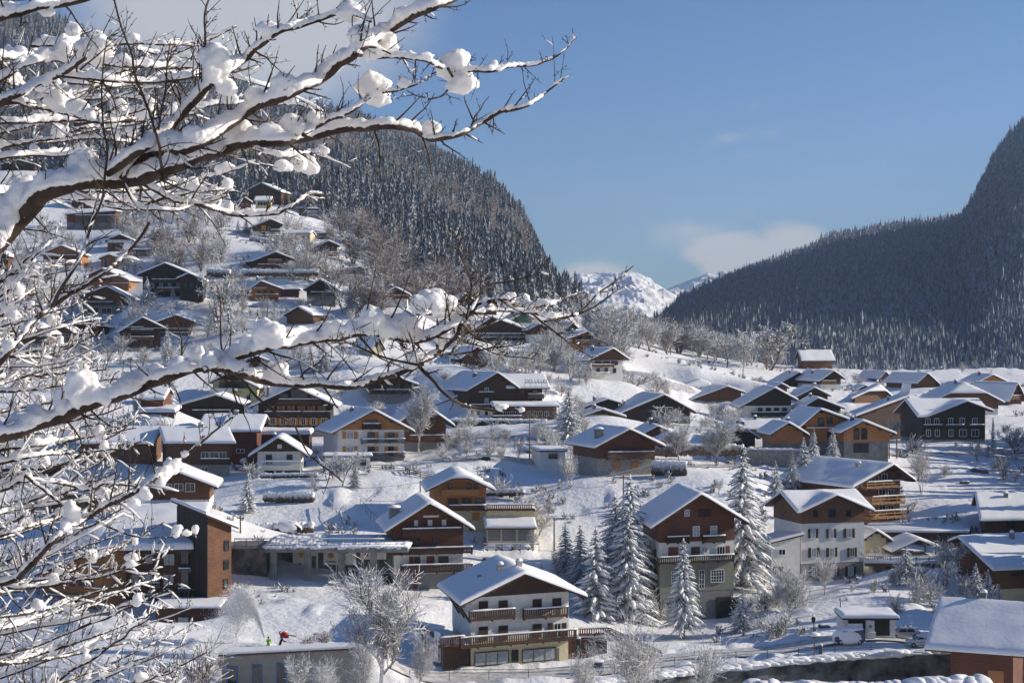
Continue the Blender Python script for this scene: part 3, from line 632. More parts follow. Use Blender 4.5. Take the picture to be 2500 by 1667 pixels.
H('h37', CH, 'small orange-brown gabled chalet just left of the large bare tree', CH, 'd2', 352, 8, 600, 850, 330, 205, 145, L=9, xa=712, os=.9, of=1.2, wood='wood_red')
H('h38', 'shed', 'little snowy shed roof tucked behind the brown chalet with orange windows', 'shed', 'd2', 344, 8, 715, 880, 330, 280, 215, L=5, xa=860, os=.6, of=.8, wood='wood_red', pts=False)
H('h39', 'barn', 'dark brown barn with long right-hand snowy slope right of the large bare tree', 'barn', 'd2', 362, 6, 1290, 1545, 330, 240, 135, L=9, xa=1390, ye2=228, os=.9, of=1.2, wood='wood_dark')
H('h40', 'carport', 'low snowy-roofed carport below the white house with the long dark balcony', 'carport', 'd2', 372, 4, 1470, 1800, 235, 165, 95, L=8, kind='ridgex', vr=.8, os=.5, of=.8, wood='wood_grey', snow=.4)
H('h41', 'house', 'dark gabled house with white right-hand slope just right of the white house', 'house', 'd1', 430, 8, 190, 530, 730, 690, 605, L=13, xa=335, xb=130, os=1.0, of=1.4, wood='wood_black', ye2=680, balcs=[(160, 430, 705, 725, 'wood_dark', 'solid', .8)])
H('h42', 'house', 'dark little gabled house with chimney above the white right-hand slope', 'house', 'd1', 462, 8, 170, 420, 620, 585, 515, L=13, xa=305, xb=90, os=.8, of=1.0, wood='wood_black', chim=[(5, 2, .8, .7)])
H('h43', 'house', 'white-edged gabled house with a yellow balcony rail near the lone hilltop house', 'house', 'd1', 492, 12, 355, 530, 530, 445, 372, L=15, xa=458, xb=160, os=.8, of=1.3, wood='wood_dark', bands=[(480, 'white')], balcs=[(375, 492, 448, 470, 'wood_pine', 'rail2', 1.0)])
H('h44', 'house', 'dark wide gable with grey-blue left roof slope left of the yellow-railed house', 'house', 'd1', 505, 10, 25, 330, 520, 470, 385, L=15, xa=175, xb=-60, os=.8, of=1.2, wood='wood_dark')
H('h44b', 'house', 'tiny snowy gable poking up between the dark wide gable and the white house', 'house', 'd1', 470, 6, -30, 75, 540, 510, 480, L=8, os=.5, of=.8, wood='wood_brown')
H('h45', 'house', 'lone brown house with full snowy roof slope, highest below the dark forest', 'house', 'd1', 600, 14, 210, 462, 345, 272, 200, L=9, xb=165, kind='ridgex', vr=.6, os=.8, of=1.0, wood='wood_brown', chim=[(2, 5, .6, .5), (9.5, 5.5, .6, .7)])
H('h46', 'house', 'long-roofed house with small right gable at the far edge of the village, below the forest', 'house', 'd1', 560, 16, 870, 945, 465, 420, 375, L=16, xb=700, os=.7, of=1.0, wood='wood_brown')
H('h47', 'house', 'brown gable house with a wide grey-blue roof behind a round frosted bush', 'house', 'd1', 522, 14, 1180, 1370, 505, 462, 392, L=16, xb=920, xa=1255, os=.7, of=1.2, wood='wood_brown')
H('h48', 'house', 'far house showing a full grey-blue roof slope with two small chimneys on its ridge', 'house', 'd1', 560, 4, 1300, 1600, 520, 470, 372, L=14, kind='ridgex', vr=.8, os=.8, of=1.0, wood='wood_dark', chim=[(4, 10, .6, .6), (7, 11, .6, .6)])
H('h49', 'house', 'orange-gabled far house second from the right edge of the village', 'house', 'd1', 532, 14, 1690, 1925, 520, 470, 405, L=16, xb=1560, xa=1820, os=.8, of=1.2, wood='wood_orange')
H('h50', 'house', 'house with bright white right-hand roof slope and clipped end in the right village', 'house', 'd1', 462, 30, 650, 960, 640, 600, 500, L=20, xb=1300, side='R', xa=870, hip=545, os=.9, of=1.2, wood='wood_brown', ye2=580)
H('h51', 'barn', 'big dark barn with plain grey-blue roof left of the long black chalet', 'barn', 'd1', 408, 26, 690, 1090, 960, 745, 590, L=14, xb=640, xa=1110, hip=None, os=1.2, of=1.2, wood='wood_dark', ye2=720)
H('h52', 'barn', 'dark barn with very wide clipped grey roof behind the long black chalet', 'barn', 'd1', 442, 6, 1375, 1870, 740, 600, 480, L=14, xb=1250, xa=1600, hip=560, os=1.3, of=1.6, wood='wood_brown', bands=[(690, 'white')])
H('h53', CH, 'brown chalet with tall narrow gable and small balcony at the right end of the village', CH, 'd1', 482, 26, 1960, 2070, 660, 590, 470, L=16, xb=1640, os=.8, of=1.3, wood='wood_brown', balcs=[(1985, 2070, 575, 610, 'wood_brown', 'solid', .9)])
H('h54', 'house', 'small far gable between the bright-roofed house and the yellow-railed house', 'house', 'd1', 520, 10, 650, 770, 570, 540, 495, L=9, xb=600, xa=740, os=.6, of=.8, wood='wood_dark')
H('h55', 'building', 'large house with big grey-blue snowy roof cut by the right edge above the stone terrace', 'building', 'd3', 300, 10, 1700, 2300, 480, 215, 20, L=14, xb=1640, kind='ridgex', vr=.6, os=1.2, of=1.5, wood='wood_brown', bands=[], wins=[(1870, 235, 1945, 300, 'b')], chim=[(4.5, 6, .8, .6)])
H('h56', 'building', 'curved-looking low building with deep snowy roof and yellow base at the right edge', 'building', 'd3', 262, 18, 1790, 2300, 965, 620, 375, L=14, xb=1475, kind='ridgex', vr=.8, os=1.4, of=1.6, wood='wood_brown', bands=[(800, 'cream')], wins=[(1900, 640, 2015, 688, 'b', None, 2)])
H('h57', 'shelter', 'open timber shelter with snowy gable roof on the wooden deck beside the shuttered house', 'shelter', 'd3', 284, 14, 960, 1290, 520, 480, 398, L=6, xb=880, xa=1140, os=.9, of=1.0, wood='wood_brown', foot=0, pts=False)
H('h58', 'shed', 'small cream shed with snowy gable between the shuttered house and the open shelter', 'shed', 'd3', 288, 10, 712, 885, 500, 375, 322, L=5, xa=790, ye2=385, os=.7, of=1.0, wood='cream')
H('h59', 'garage', 'low roadside garage with two bays, a white noticeboard and thick flat snow roof', 'garage', 'd3', 222, 0, 540, 960, 1175, 1042, 1035, L=5, kind='shed', tv=.01, os=.3, of=.7, ob=.2, wood='white', snow=.5, foot=1.5, wins=[(572, 1050, 712, 1175, 'frame_dark', None, 1, 'door'), (764, 1050, 912, 1178, 'frame_dark', None, 1, 'door')])
H('h60', CH, 'orange chalet with carved balcony and snowy roof at the top of the centre ridge', CH, 'c5', 484, 22, 1345, 1600, 745, 622, 562, L=11, xb=1245, xa=1505, os=1.1, of=1.3, wood='wood_orange', ye2=640, balcs=[(1410, 1560, 628, 655, 'wood_pine', 'solid', .9)], wins=[(1430, 595, 1470, 625, 'd'), (1500, 595, 1545, 625, 'd')])
H('h61', CH, 'brown and white chalet with two balconies just below the orange ridge chalet', CH, 'c5', 432, 18, 1535, 1810, 930, 790, 705, L=12, xb=1385, xa=1715, os=1.3, of=1.6, wood='wood_brown', bands=[(800, 'white')], ye2=772,
  rows=[(805, 840, 3, 'b', 'shutter_red'), (865, 908, 3, 'b')], balcs=[(1535, 1740, 835, 855, 'wood_brown', 'solid', 1.0), (1530, 1700, 905, 928, 'white', 'rail', 1.0)])
H('h62', CH, 'dark brown chalet with snowy left slope beside a thin columnar fir', CH, 'c5', 448, 16, 450, 665, 862, 770, 690, L=10, xb=350, xa=565, os=1.2, of=1.4, wood='wood_dark', rows=[(740, 765, 2, 'w')])
H('h63', 'apartment_building', 'long brown building with white balcony frames behind the right branch tip', 'building', 'c5', 500, 4, 560, 990, 660, 530, 440, L=11, xa=700, ye2=545, os=1.0, of=1.4, wood='wood_dark', balcs=[(540, 1000, 570, 605, 'frame_white', 'rail', 1.2), (540, 990, 640, 665, 'frame_white', 'rail', 1.2)], rows=[(580, 630, 6, 'd')])
H('h64', CH, 'green and white gabled chalet behind the long brown building', CH, 'c5', 530, 14, 860, 1040, 560, 460, 402, L=11, xa=965, xb=780, os=.8, of=1.2, wood='paint_green', bands=[(480, 'white')])
H('h65', CH, 'small brown chalet with white base right of the white balcony frames', CH, 'c5', 492, 8, 1020, 1190, 640, 540, 498, L=8, os=.9, of=1.0, wood='wood_red', bands=[(580, 'white')])
H('h66', 'house', 'small grey-roofed house behind the orange ridge chalet', 'house', 'c5', 540, 20, 1350, 1415, 560, 520, 485, L=12, xb=1215, os=.5, of=.7, wood='wood_grey')
H('h67', 'house', 'narrow white cottage with steep snowy roof showing over the lower limb', 'house', 'c4', 440, 30, 1425, 1512, 1475, 1385, 1305, L=8, xb=1280, os=.5, of=.6, wood='cream', snow=.35, wins=[(1448, 1340, 1470, 1380, 'b')])
H('h68', CH, 'brown-roofed chalet with glazed balcony floor just above the centre bare tree', CH, 'e3', 402, 8, 15, 360, 480, 300, 235, L=11, xa=190, os=1.8, of=1.6, wood='wood_dark', bands=[(390, 'stone')], rows=[(320, 375, 5, 'b', None, .05, .95, 1.1, 2)], balcs=[(20, 360, 352, 388, 'wood_grey', 'rail', 1.2)])
H('h69', 'barn', 'little brown barn with shallow gable behind the orange-shuttered black chalet', 'barn', 'e2', 418, 6, 1390, 1590, 330, 280, 238, L=8, xa=1470, os=.8, of=.9, wood='wood_brown')
# the hillside on the left
G = None
H('k1', CH, 'wide brown hillside chalet with two-tier balcony and orange upper rail above a snowy hedge', CH, 'c4', 512, 6, 435, 705, 748, 645, 585, L=11, xb=350, xa=590, os=1.5, of=1.7, wood='wood_dark', bands=[(705, 'white')], balcs=[(530, 650, 640, 668, 'wood_orange', 'solid', 1.0), (440, 700, 680, 705, 'wood_brown', 'solid', 1.2)], rows=[(672, 684, 4, 'w'), (710, 740, 3, 'b', None)])
H('k2', CH, 'bright orange timber chalet with log balcony, lit by the sun, on the left hillside', CH, 'c4', 492, 10, 400, 625, 1000, 880, 832, L=10, xb=350, xa=470, ye2=890, os=1.2, of=1.6, wood='wood_orange', balcs=[(400, 520, 880, 900, 'wood_orange', 'solid', 1.0), (420, 620, 935, 962, 'wood_orange', 'rail2', 1.1)], rows=[(905, 930, 3, 'b'), (965, 990, 3, 'b')])
H('k3', CH, 'black steep-gabled chalet with concrete base and a thin white balcony line', CH, 'c4', 488, 2, 868, 1112, 1035, 888, 815, L=9, os=.9, of=1.3, wood='wood_black', bands=[(945, 'concrete')], balcs=[(900, 1110, 915, 940, 'wood_grey', 'rail', 1.2)])
H('k4', CH, 'small brown chalet with white base showing above the big snow lump of the lower limb', CH, 'c4', 482, 2, 1530, 1722, 1045, 935, 885, L=9, os=.9, of=1.2, wood='wood_brown', bands=[(975, 'white')], balcs=[(1535, 1728, 945, 968, 'wood_brown', 'solid', 1.0)])
H('k5', CH, 'chalet with white balconies and long snowy left roof slope behind two tall firs', CH, 'c4', 535, 12, 1140, 1360, 860, 740, 708, L=11, xb=1100, xa=1300, os=1.0, of=1.3, wood='wood_dark', bands=[(800, 'white')], balcs=[(1150, 1340, 770, 800, 'frame_white', 'solid', 1.2)], rows=[(745, 768, 3, 'w')])
H('k6', CH, 'brown and white chalet with orange shutter panel high on the slope under the twig fork', CH, 'c4', 585, 12, 410, 640, 465, 365, 305, L=10, xb=400, xa=560, os=1.0, of=1.4, wood='wood_dark', bands=[(400, 'white')], wins=[(480, 350, 520, 395, 'shutter_orange', None, 1, 'door'), (538, 365, 560, 400, 'w'), (490, 410, 515, 430, 'd')], balcs=[(560, 640, 385, 405, 'wood_grey', 'solid', 1.0), (460, 650, 432, 462, 'concrete', 'solid', 1.4)])
H('k7', CH, 'small red-brown chalet with bright balcony and snowy gable near the wood edge', CH, 'c4', 558, 10, 930, 1125, 610, 540, 490, L=9, xb=895, xa=1050, os=.9, of=1.3, wood='wood_red', balcs=[(960, 1130, 575, 598, 'wood_pine', 'rail2', 1.0)], rows=[(530, 570, 3, 'w', None, .3, .9)])
H('k8', 'apartment_building', 'narrow apartment block with white slab balconies at the edge of the forest', 'building', 'c4', 690, 10, 870, 972, 328, 212, 190, L=9, xb=800, kind='shed', ye2=215, tv=.06, os=.5, of=.8, wood='wood_brown', snow=.6, balcs=[(870, 975, 228, 246, 'white', 'solid', 1.0), (870, 975, 258, 272, 'white', 'solid', 1.0), (870, 975, 285, 300, 'white', 'solid', 1.0)])
H('k9', 'building', 'long low white building with rounded snowy roof below the apartment block', 'building', 'c4', 590, -6, 665, 895, 490, 425, 405, L=8, kind='ridgex', os=.3, of=.4, wood='cream', rows=[(440, 475, 4, 'd', None, .4, 1.0, .5)])
H('k10', CH, 'dark chalet with flat snowy roof just below the slope of the apartment block', CH, 'c4', 610, 6, 935, 1052, 470, 425, 410, L=8, kind='shed', ye2=418, tv=.05, os=.6, of=.9, wood='wood_dark')
H('k11', CH, 'first of two tiny peaked chalets stepping down at the wood edge', CH, 'c4', 605, 10, 1180, 1250, 505, 478, 455, L=7, os=.6, of=.8, wood='wood_brown')
H('k12', CH, 'second, lower of the tiny peaked chalets stepping down at the wood edge', CH, 'c4', 600, 10, 1215, 1295, 550, 522, 503, L=7, os=.6, of=.8, wood='wood_brown')
H('k13', CH, 'little orange-brown cabin with flat snowy roof, lowest at the wood edge', CH, 'c4', 590, 18, 1325, 1420, 590, 552, 535, L=8, xb=1250, os=.6, of=.8, wood='wood_orange')
H('k14', 'building', 'dark wooden terrace wall building right of the orange sunlit chalet', 'building', 'c4', 498, 2, 645, 800, 965, 900, 895, L=6, kind='shed', tv=.02, os=.4, of=.4, wood='wood_dark', snow=.35)
H('k15', CH, 'brown cabin half buried by snow behind the left lump of the lower limb', CH, 'c4', 470, -28, 700, 920, 1185, 1115, 1050, L=8, xa=810, os=.6, of=1.0, wood='wood_brown')
H('k16', CH, 'small brown house with broad snow cap left below the lower branch fork', CH, 'c4', 432, 8, 370, 520, 1560, 1500, 1470, L=8, os=.9, of=1.0, wood='wood_red')
H('k17', 'cabin', 'tiny timber cabin with triangular gable under the lower branch', 'cabin', 'c4', 438, 4, 245, 350, 1440, 1400, 1378, L=7, os=.6, of=.8, wood='wood_orange')
H('k20', CH, 'very wide dark chalet with balcony terrace and a smaller gabled porch on its right', CH, 'c3', 478, 4, 1215, 1600, 905, 760, 680, L=10, xa=1410, os=1.5, of=1.6, wood='wood_black', rows=[(780, 808, 3, 'b'), (840, 880, 4, 'w')], balcs=[(1290, 1600, 808, 835, 'wood_dark', 'solid', 1.1), (1340, 1725, 880, 912, 'wood_brown', 'solid', 1.6)])
H('k21', 'porch_house', 'lower gabled porch wing on the right of the very wide dark chalet', CH, 'c3', 474, 4, 1530, 1725, 905, 800, 765, L=7, xa=1610, ye2=815, os=.8, of=1.3, wood='wood_black', rows=[(830, 875, 3, 'd')], pts=False)
H('k22', 'tower_house', 'stubby round-cornered cream tower house behind the dark chalet porch', 'house', 'c3', 500, 10, 1690, 1785, 885, 790, 770, L=6, kind='shed', tv=.02, os=.3, of=.3, wood='yellow', snow=.4)
H('k23', CH, 'brown chalet with two snowy terraces and white railings, left hillside upper middle', CH, 'c3', 545, 6, 915, 1130, 575, 480, 435, L=9, os=.7, of=1.2, wood='wood_brown', balcs=[(915, 1130, 478, 496, 'white', 'solid', 1.0)], rows=[(510, 550, 3, 'd')])
H('k24', 'annex', 'flat snowy annex with glazed front on the right of the two-terrace chalet', 'annex', 'c3', 540, 6, 1100, 1298, 612, 562, 545, L=7, kind='shed', tv=.02, os=.5, of=.8, wood='wood_brown', snow=.4, rows=[(580, 602, 4, 'w')])
H('k25', CH, 'orange-brown chalet with long white balcony and carved rail, left hillside', CH, 'c3', 522, 2, 370, 690, 745, 595, 530, L=10, os=.8, of=1.2, wood='wood_orange', bands=[(690, 'white')], balcs=[(372, 690, 600, 622, 'wood_brown', 'solid', 1.0), (372, 690, 645, 668, 'white', 'solid', 1.0)], rows=[(625, 645, 5, 'b')])
H('k26', 'cabin', 'small orange cabin with tall white-framed window', 'cabin', 'c3', 528, 0, 860, 1005, 722, 635, 605, L=7, os=.5, of=.8, wood='wood_orange', wins=[(885, 630, 915, 712, 'w', None, 0)])
H('k27', CH, 'brown chalet with broad snowy right slope behind the pale diagonal branch', CH, 'c3', 506, -10, 745, 1095, 905, 790, 725, L=10, xa=880, ye2=820, os=.6, of=1.2, wood='wood_orange', balcs=[(790, 935, 798, 825, 'wood_brown', 'solid', 1.0), (935, 1110, 840, 880, 'wood_pine', 'rail2', 1.2)], rows=[(760, 790, 3, 'b')])
H('k28', CH, 'large brown chalet with white-framed lower windows standing behind the crossing pale branches', CH, 'c3', 482, 2, 705, 1085, 1105, 955, 878, L=11, xa=915, ye2=965, os=1.4, of=1.6, wood='wood_brown', bands=[(1030, 'grey')], wins=[(745, 1045, 845, 1100, 'w', None, 1, 'wood_red'), (862, 1050, 950, 1100, 'w', None, 1, 'wood_red')], rows=[(980, 1015, 4, 'b')], balcs=[(720, 960, 1000, 1020, 'wood_brown', 'solid', 1.0)])
H('k29', CH, 'dark brown chalet with snowy balconies and orange lower doors, front of the left hillside', CH, 'c3', 448, 6, 1045, 1365, 1425, 1240, 1140, L=11, xa=1210, xb=1020, ye2=1215, os=1.3, of=1.6, wood='wood_dark', bands=[(1390, 'stone')], balcs=[(1105, 1300, 1235, 1275, 'wood_black', 'solid', 1.1), (1100, 1300, 1295, 1325, 'wood_brown', 'solid', 1.1), (1115, 1222, 1212, 1222, 'wood_brown', 'none', .6)], rows=[(1330, 1380, 3, 'b')])
H('k30', CH, 'brown chalet with large overhanging roof right behind the dark balcony chalet', CH, 'c3', 462, 6, 1345, 1625, 1320, 1175, 1120, L=10, xa=1500, os=1.0, of=1.5, wood='wood_brown', rows=[(1200, 1250, 3, 'b')], balcs=[(1350, 1600, 1260, 1290, 'wood_grey', 'solid', 1.0)])
H('k31', CH, 'dark roofed chalet behind the snowy firs left of the dark balcony chalet', CH, 'c3', 468, 4, 640, 920, 1290, 1195, 1140, L=10, xa=745, ye2=1215, os=1.0, of=1.4, wood='wood_black')
H('k32', 'inn', 'brown inn with snowy hipped roof behind the white lettered sign at the left edge', 'inn', 'c3', 440, 0, 120, 410, 1440, 1282, 1190, L=9, kind='ridgehip', vr=.6, os=.8, of=1.1, wood='wood_brown', snow=.4, rows=[(1290, 1318, 3, 'd')])
H('k33', CH, 'long grey-railed chalet high on the left slope just below the thick trunk-like limb', CH, 'c3', 628, 2, 570, 980, 385, 260, 215, L=9, kind='shed', ye2=235, tv=.05, os=.6, of=1.0, wood='wood_red', bands=[(325, 'concrete')], balcs=[(640, 975, 262, 325, 'wood_grey', 'bars', 1.4)], rows=[(235, 262, 5, 'b')])
H('k34', CH, 'dark gabled chalet topmost on the left slope under the thick limb', CH, 'c3', 690, 2, 610, 880, 200, 110, 68, L=9, os=.8, of=1.2, wood='wood_red', rows=[(140, 175, 3, 'b')])
H('k35', CH, 'dark timber chalet with long tilted snowy roof below the upper branches', CH, 't2', 720, -14, 20, 225, 1310, 1215, 1172, L=10, xa=105, os=.5, of=1.0, wood='wood_dark', rows=[(1220, 1250, 4, 'b')])
H('k36', CH, 'low black chalet at the far left behind the uppermost heavy snow', CH, 't1', 745, 4, 10, 235, 1165, 1130, 1100, L=9, xa=130, os=.8, of=1.0, wood='wood_black')
H('k37', CH, 'brown chalet half cut by the left edge on the hillside', CH, 'c3', 515, 2, -130, 65, 755, 610, 560, L=9, os=.6, of=1.2, wood='wood_red', balcs=[(-120, 70, 640, 665, 'wood_brown', 'solid', 1.0)], rows=[(690, 720, 3, 'b')])
H('k38', 'house', 'small red-brown timber house with snowy roof between left fir and bare bush', 'house', 'e4', 350, 0, 1345, 1560, 545, 490, 400, L=8, kind='ridgex', vr=.7, os=.4, of=.8, wood='wood_red')
H('k39', 'shed', 'long low shed with thick rounded snow roof left of the black barn', 'shed', 'e4', 348, 0, 1350, 1665, 680, 620, 600, L=5, kind='shed', tv=.1, os=.3, of=.4, wood='wood_dark', snow=.8)
H('k40', 'house', 'brown timber house deep behind the lower left twigs with slatted balcony', 'house', 'e1', 300, 4, 380, 770, 330, 170, 120, L=9, kind='ridgex', os=.8, of=1.2, wood='wood_dark', balcs=[(420, 770, 165, 215, 'wood_grey', 'bars', 1.2)], rows=[(230, 290, 4, 'b')])
H('k41', 'barn', 'dark barn at the far left behind the lower limb', 'barn', 'e4', 335, 0, 20, 700, 1300, 1130, 1030, L=9, kind='ridgex', os=.8, of=1.2, wood='wood_dark')
H('n1', CH, 'small red-brown chalet above the narrow apartment block, half veiled by twigs', CH, 'c4', 640, 8, 290, 392, 205, 152, 118, L=8, os=.7, of=1.0, wood='wood_red', rows=[(165, 190, 2, 'w')])
H('n2', 'building', 'pale low building with snowy roof left of the narrow apartment block', 'building', 'c4', 652, 4, 432, 560, 205, 140, 115, L=8, kind='ridgex', os=.5, of=.7, wood='cream', rows=[(150, 180, 4, 'd')])
H('n3', CH, 'brown chalet peeking out behind the forked tip of the long lower limb', CH, 'c5', 508, 12, 405, 548, 400, 300, 235, L=9, os=.8, of=1.1, wood='wood_brown', rows=[(315, 345, 3, 'w')], balcs=[(405, 548, 350, 368, 'wood_brown', 'solid', 1.0)])
H('n4', CH, 'dark chalet with snowy gable just above the long brown building with white frames', CH, 'c5', 520, 10, 600, 740, 400, 330, 282, L=9, os=.8, of=1.1, wood='wood_dark', rows=[(340, 370, 3, 'w')])
H('n5', CH, 'small orange-brown chalet left of the two dark blue-green firs', CH, 'c3', 486, 2, 50, 205, 990, 905, 858, L=8, os=.7, of=1.1, wood='wood_orange', rows=[(915, 945, 3, 'b')], balcs=[(50, 205, 950, 968, 'wood_brown', 'solid', 1.0)])
H('n6', CH, 'small brown chalet under the pale diagonal branch, left of the dark roofed chalet', CH, 'c3', 458, 2, 455, 610, 1345, 1255, 1205, L=8, os=.7, of=1.1, wood='wood_brown', rows=[(1270, 1300, 3, 'w')])
# ---------------------------------------------------------------- the ground, fitted through the feet of the houses
CTRL = []
for h in HS.values():
    if not h.pts: continue
    for u in (0, h.W): p = h.wpos(u, -h.of * .0); CTRL.append((p.x, p.y, p.z - .05))
    if h.Y < 330 or h.W > 9: p = h.wpos(h.W / 2, -1.5); CTRL.append((p.x, p.y, p.z - .35))
def C(px, py, Y): p = P(px, py, Y); CTRL.append((p.x, p.y, p.z))
for px, py, Y in [  # road, valley floor and open slopes, read off the photograph
    (1000, 1650, 203), (1300, 1648, 203), (1500, 1618, 212), (1700, 1590, 220), (1900, 1580, 222), (2100, 1582, 222), (2300, 1585, 222),
    (1500, 1590, 226), (1700, 1560, 236), (1850, 1530, 240), (1960, 1500, 242), (2080, 1440, 255), (2200, 1470, 248), (2050, 1555, 228), (2250, 1555, 228), (2200, 1380, 272), (2300, 1400, 268),
    (1000, 1600, 215), (880, 1560, 200), (600, 1470, 224), (560, 1420, 232), (650, 1500, 221), (850, 1490, 222), (950, 1480, 226), (600, 1572, 208), (700, 1572, 208), (820, 1572, 208), (600, 1590, 201), (700, 1590, 201), (820, 1590, 201), (680, 1535, 216), (800, 1535, 216),
    (680, 1434, 240), (800, 1432, 241), (740, 1478, 228), (850, 1450, 236), (610, 1448, 236), (580, 1300, 272), (650, 1290, 276), (760, 1300, 272), (880, 1300, 272), (980, 1330, 268),
    (620, 1240, 288), (740, 1210, 294), (800, 1235, 288), (900, 1230, 288), (700, 1170, 304), (870, 1180, 305), (930, 1160, 312),
    (1180, 1160, 318), (1300, 1190, 308), (1400, 1240, 296), (1380, 1330, 278), (1320, 1300, 284), (1420, 1400, 262), (1450, 1180, 305), (1600, 1160, 312), (1650, 1190, 302), (1750, 1180, 304), (1560, 1220, 298), (1830, 1170, 310), (1820, 1240, 296),
    (1100, 1100, 335), (1180, 1120, 328), (1250, 1090, 340), (1180, 1060, 350), (1080, 1050, 362), (1300, 1050, 352), (1500, 1010, 372),
    (700, 905, 412), (800, 900, 415), (880, 900, 412), (1050, 920, 405), (1200, 930, 402), (760, 880, 428), (850, 890, 425),
    (1500, 940, 430), (1600, 910, 465), (1700, 905, 490), (1580, 880, 500), (1800, 940, 480), (1680, 930, 470), (1850, 900, 560), (1550, 850, 560), (1700, 880, 600), (1480, 830, 560), (1390, 800, 560), (2000, 905, 590), (2200, 905, 650), (2400, 900, 640),
    (2250, 1100, 372), (2450, 1110, 378), (2350, 1150, 350), (2170, 1562, 224), (2250, 1563, 224), (2450, 1200, 335), (2200, 1150, 350), (2250, 1230, 325), (2150, 1200, 330), (2400, 1255, 315), (2230, 1260, 312),
    (400, 760, 480), (450, 740, 482), (480, 770, 470), (420, 800, 462), (520, 780, 470), (540, 820, 455), (620, 800, 460), (430, 700, 500), (560, 690, 505), (640, 690, 505), (740, 690, 505),
    (600, 640, 525), (660, 610, 545), (520, 600, 560), (560, 560, 590), (700, 570, 600), (760, 560, 620), (800, 550, 640), (850, 600, 590), (300, 560, 600), (200, 600, 560), (100, 620, 540), (450, 480, 720), (350, 460, 740), (600, 500, 690),
    (800, 650, 540), (900, 690, 530), (780, 740, 500), (960, 740, 520), (820, 760, 485), (1000, 780, 500), (1150, 790, 520), (1250, 800, 530), (50, 700, 505), (150, 760, 480), (60, 900, 425), (200, 880, 432), (300, 900, 425), (100, 1000, 385), (250, 1020, 375),
    (-200, 600, 560), (-300, 900, 420), (-300, 1200, 300), (-300, 480, 700), (2700, 1100, 380), (2800, 900, 620), (2700, 1300, 310), (2700, 1560, 232), (-300, 1500, 230),
    (400, 1580, 185), (300, 1500, 215), (1250, 1720, 190), (700, 1660, 180), (100, 1600, 200), (450, 1250, 285), (1150, 1380, 262), (1230, 1330, 275)]:
    C(px, py, Y)
for px in (1920, 2050, 2200, 2350, 2500, 2700): C(px, 908, 660); C(px, 906, 720); C(px, 906, 790)
for x in (-300, -150, -80, -30, 0, 30, 80, 150, 300):
    for y, z in ((100, -48), (140, -46), (160, -45.5), (175, -45)): CTRL.append((x, y, z))
seen = []; 
for c in CTRL:
    if all((c[0] - d[0]) ** 2 + (c[1] - d[1]) ** 2 > 4.0 for d in seen): seen.append(c)
CT = np.array(seen); 
def _basis(y): return np.stack([np.ones(len(y)), y[:, 0] / 300, y[:, 1] / 300], 1)
def _phi(a, b):
    return np.sqrt(((a[:, None, :2] - b[None, :, :2]) ** 2).sum(-1) + 20.0)
_A = -_phi(CT, CT) - .15 * 0; _n = len(CT); _Pm = _basis(CT[:, :2])
_A[np.arange(_n), np.arange(_n)] -= -1.5 * 0
_M = np.block([[_A + np.eye(_n) * 1.2, _Pm], [_Pm.T, np.zeros((3, 3))]])
_w = np.linalg.solve(_M, np.concatenate([CT[:, 2], np.zeros(3)]))
def rbf(xy):
    out = np.empty(len(xy))
    for i in range(0, len(xy), 20000):
        b = xy[i:i + 20000]; out[i:i + 20000] = -_phi(b, CT) @ _w[:_n] + _basis(b) @ _w[_n:]
    return out
WALL_Y = 201.0
def ground_np(xy):
    z = rbf(xy); x, y = xy[:, 0], xy[:, 1]
    ang = x / np.maximum(y, 1)
    far = np.clip((y - 640) / 120, 0, 1); far = far * far * (3 - 2 * far)
    zf = -16 + 0 * y
    t = np.clip((y - 700) / 120, 0, 1) * np.clip((-ang * F + 150) / 500, 0, 1)
    zz = z * (1 - far) + zf * far
    zz = np.where((ang < -.08) & (y > 640), np.minimum(z, 75), zz)
    zz = np.where(y > 1200, -16, zz)
    # river channel in front of the road: sheer drop in front of the wall
    wx = np.array([-20, 8.6, 12, 22.5, 35.4, 46, 60.7, 90]); wy = np.array([170, 197.8, 200.2, 206.6, 210.7, 213.4, 216.2, 220])
    yw = np.interp(x, wx, wy); cut = np.clip((yw + .3 - y) / .7, 0, 1) * np.clip((x - 6) / 4, 0, 1) * (y > 150)
    zz = zz - 6.5 * cut
    return zz
def ground(x, y): return float(ground_np(np.array([[x, y]]))[0])
def hit(px, py, y0=150, y1=760, default=None):
    ys = np.arange(y0, y1, 1.5); k = (px - 1250) / F; m = (833.5 - py) / F
    g = ground_np(np.stack([k * ys, ys], 1)); d = m * ys - g
    for i in range(1, len(ys)):
        if d[i] <= 0 < d[i - 1]:
            t = d[i - 1] / (d[i - 1] - d[i]); return ys[i - 1] + 1.5 * t
    return default
def grid_mesh(name, X, Yy, Z, mat, smooth=True, kind='structure', parent=None, props=None):
    nr, nc = X.shape; me = bpy.data.meshes.new(name)
    V = np.stack([X, Yy, Z], -1).reshape(-1, 3)
    i = np.arange(nr * nc).reshape(nr, nc)
    q = np.stack([i[:-1, :-1], i[:-1, 1:], i[1:, 1:], i[1:, :-1]], -1).reshape(-1, 4)
    me.vertices.add(len(V)); me.vertices.foreach_set('co', V.ravel())
    me.loops.add(q.size); me.loops.foreach_set('vertex_index', q.ravel())
    me.polygons.add(len(q)); me.polygons.foreach_set('loop_start', np.arange(0, q.size, 4)); me.polygons.foreach_set('loop_total', np.full(len(q), 4))
    me.update(calc_edges=True); me.validate()
    me.materials.append(MATS[mat]); me.polygons.foreach_set('use_smooth', [smooth] * len(q))
    o = bpy.data.objects.new(name, me); sc.collection.objects.link(o)
    if kind: o['kind'] = kind
    return o
rs = np.random.RandomState(4)
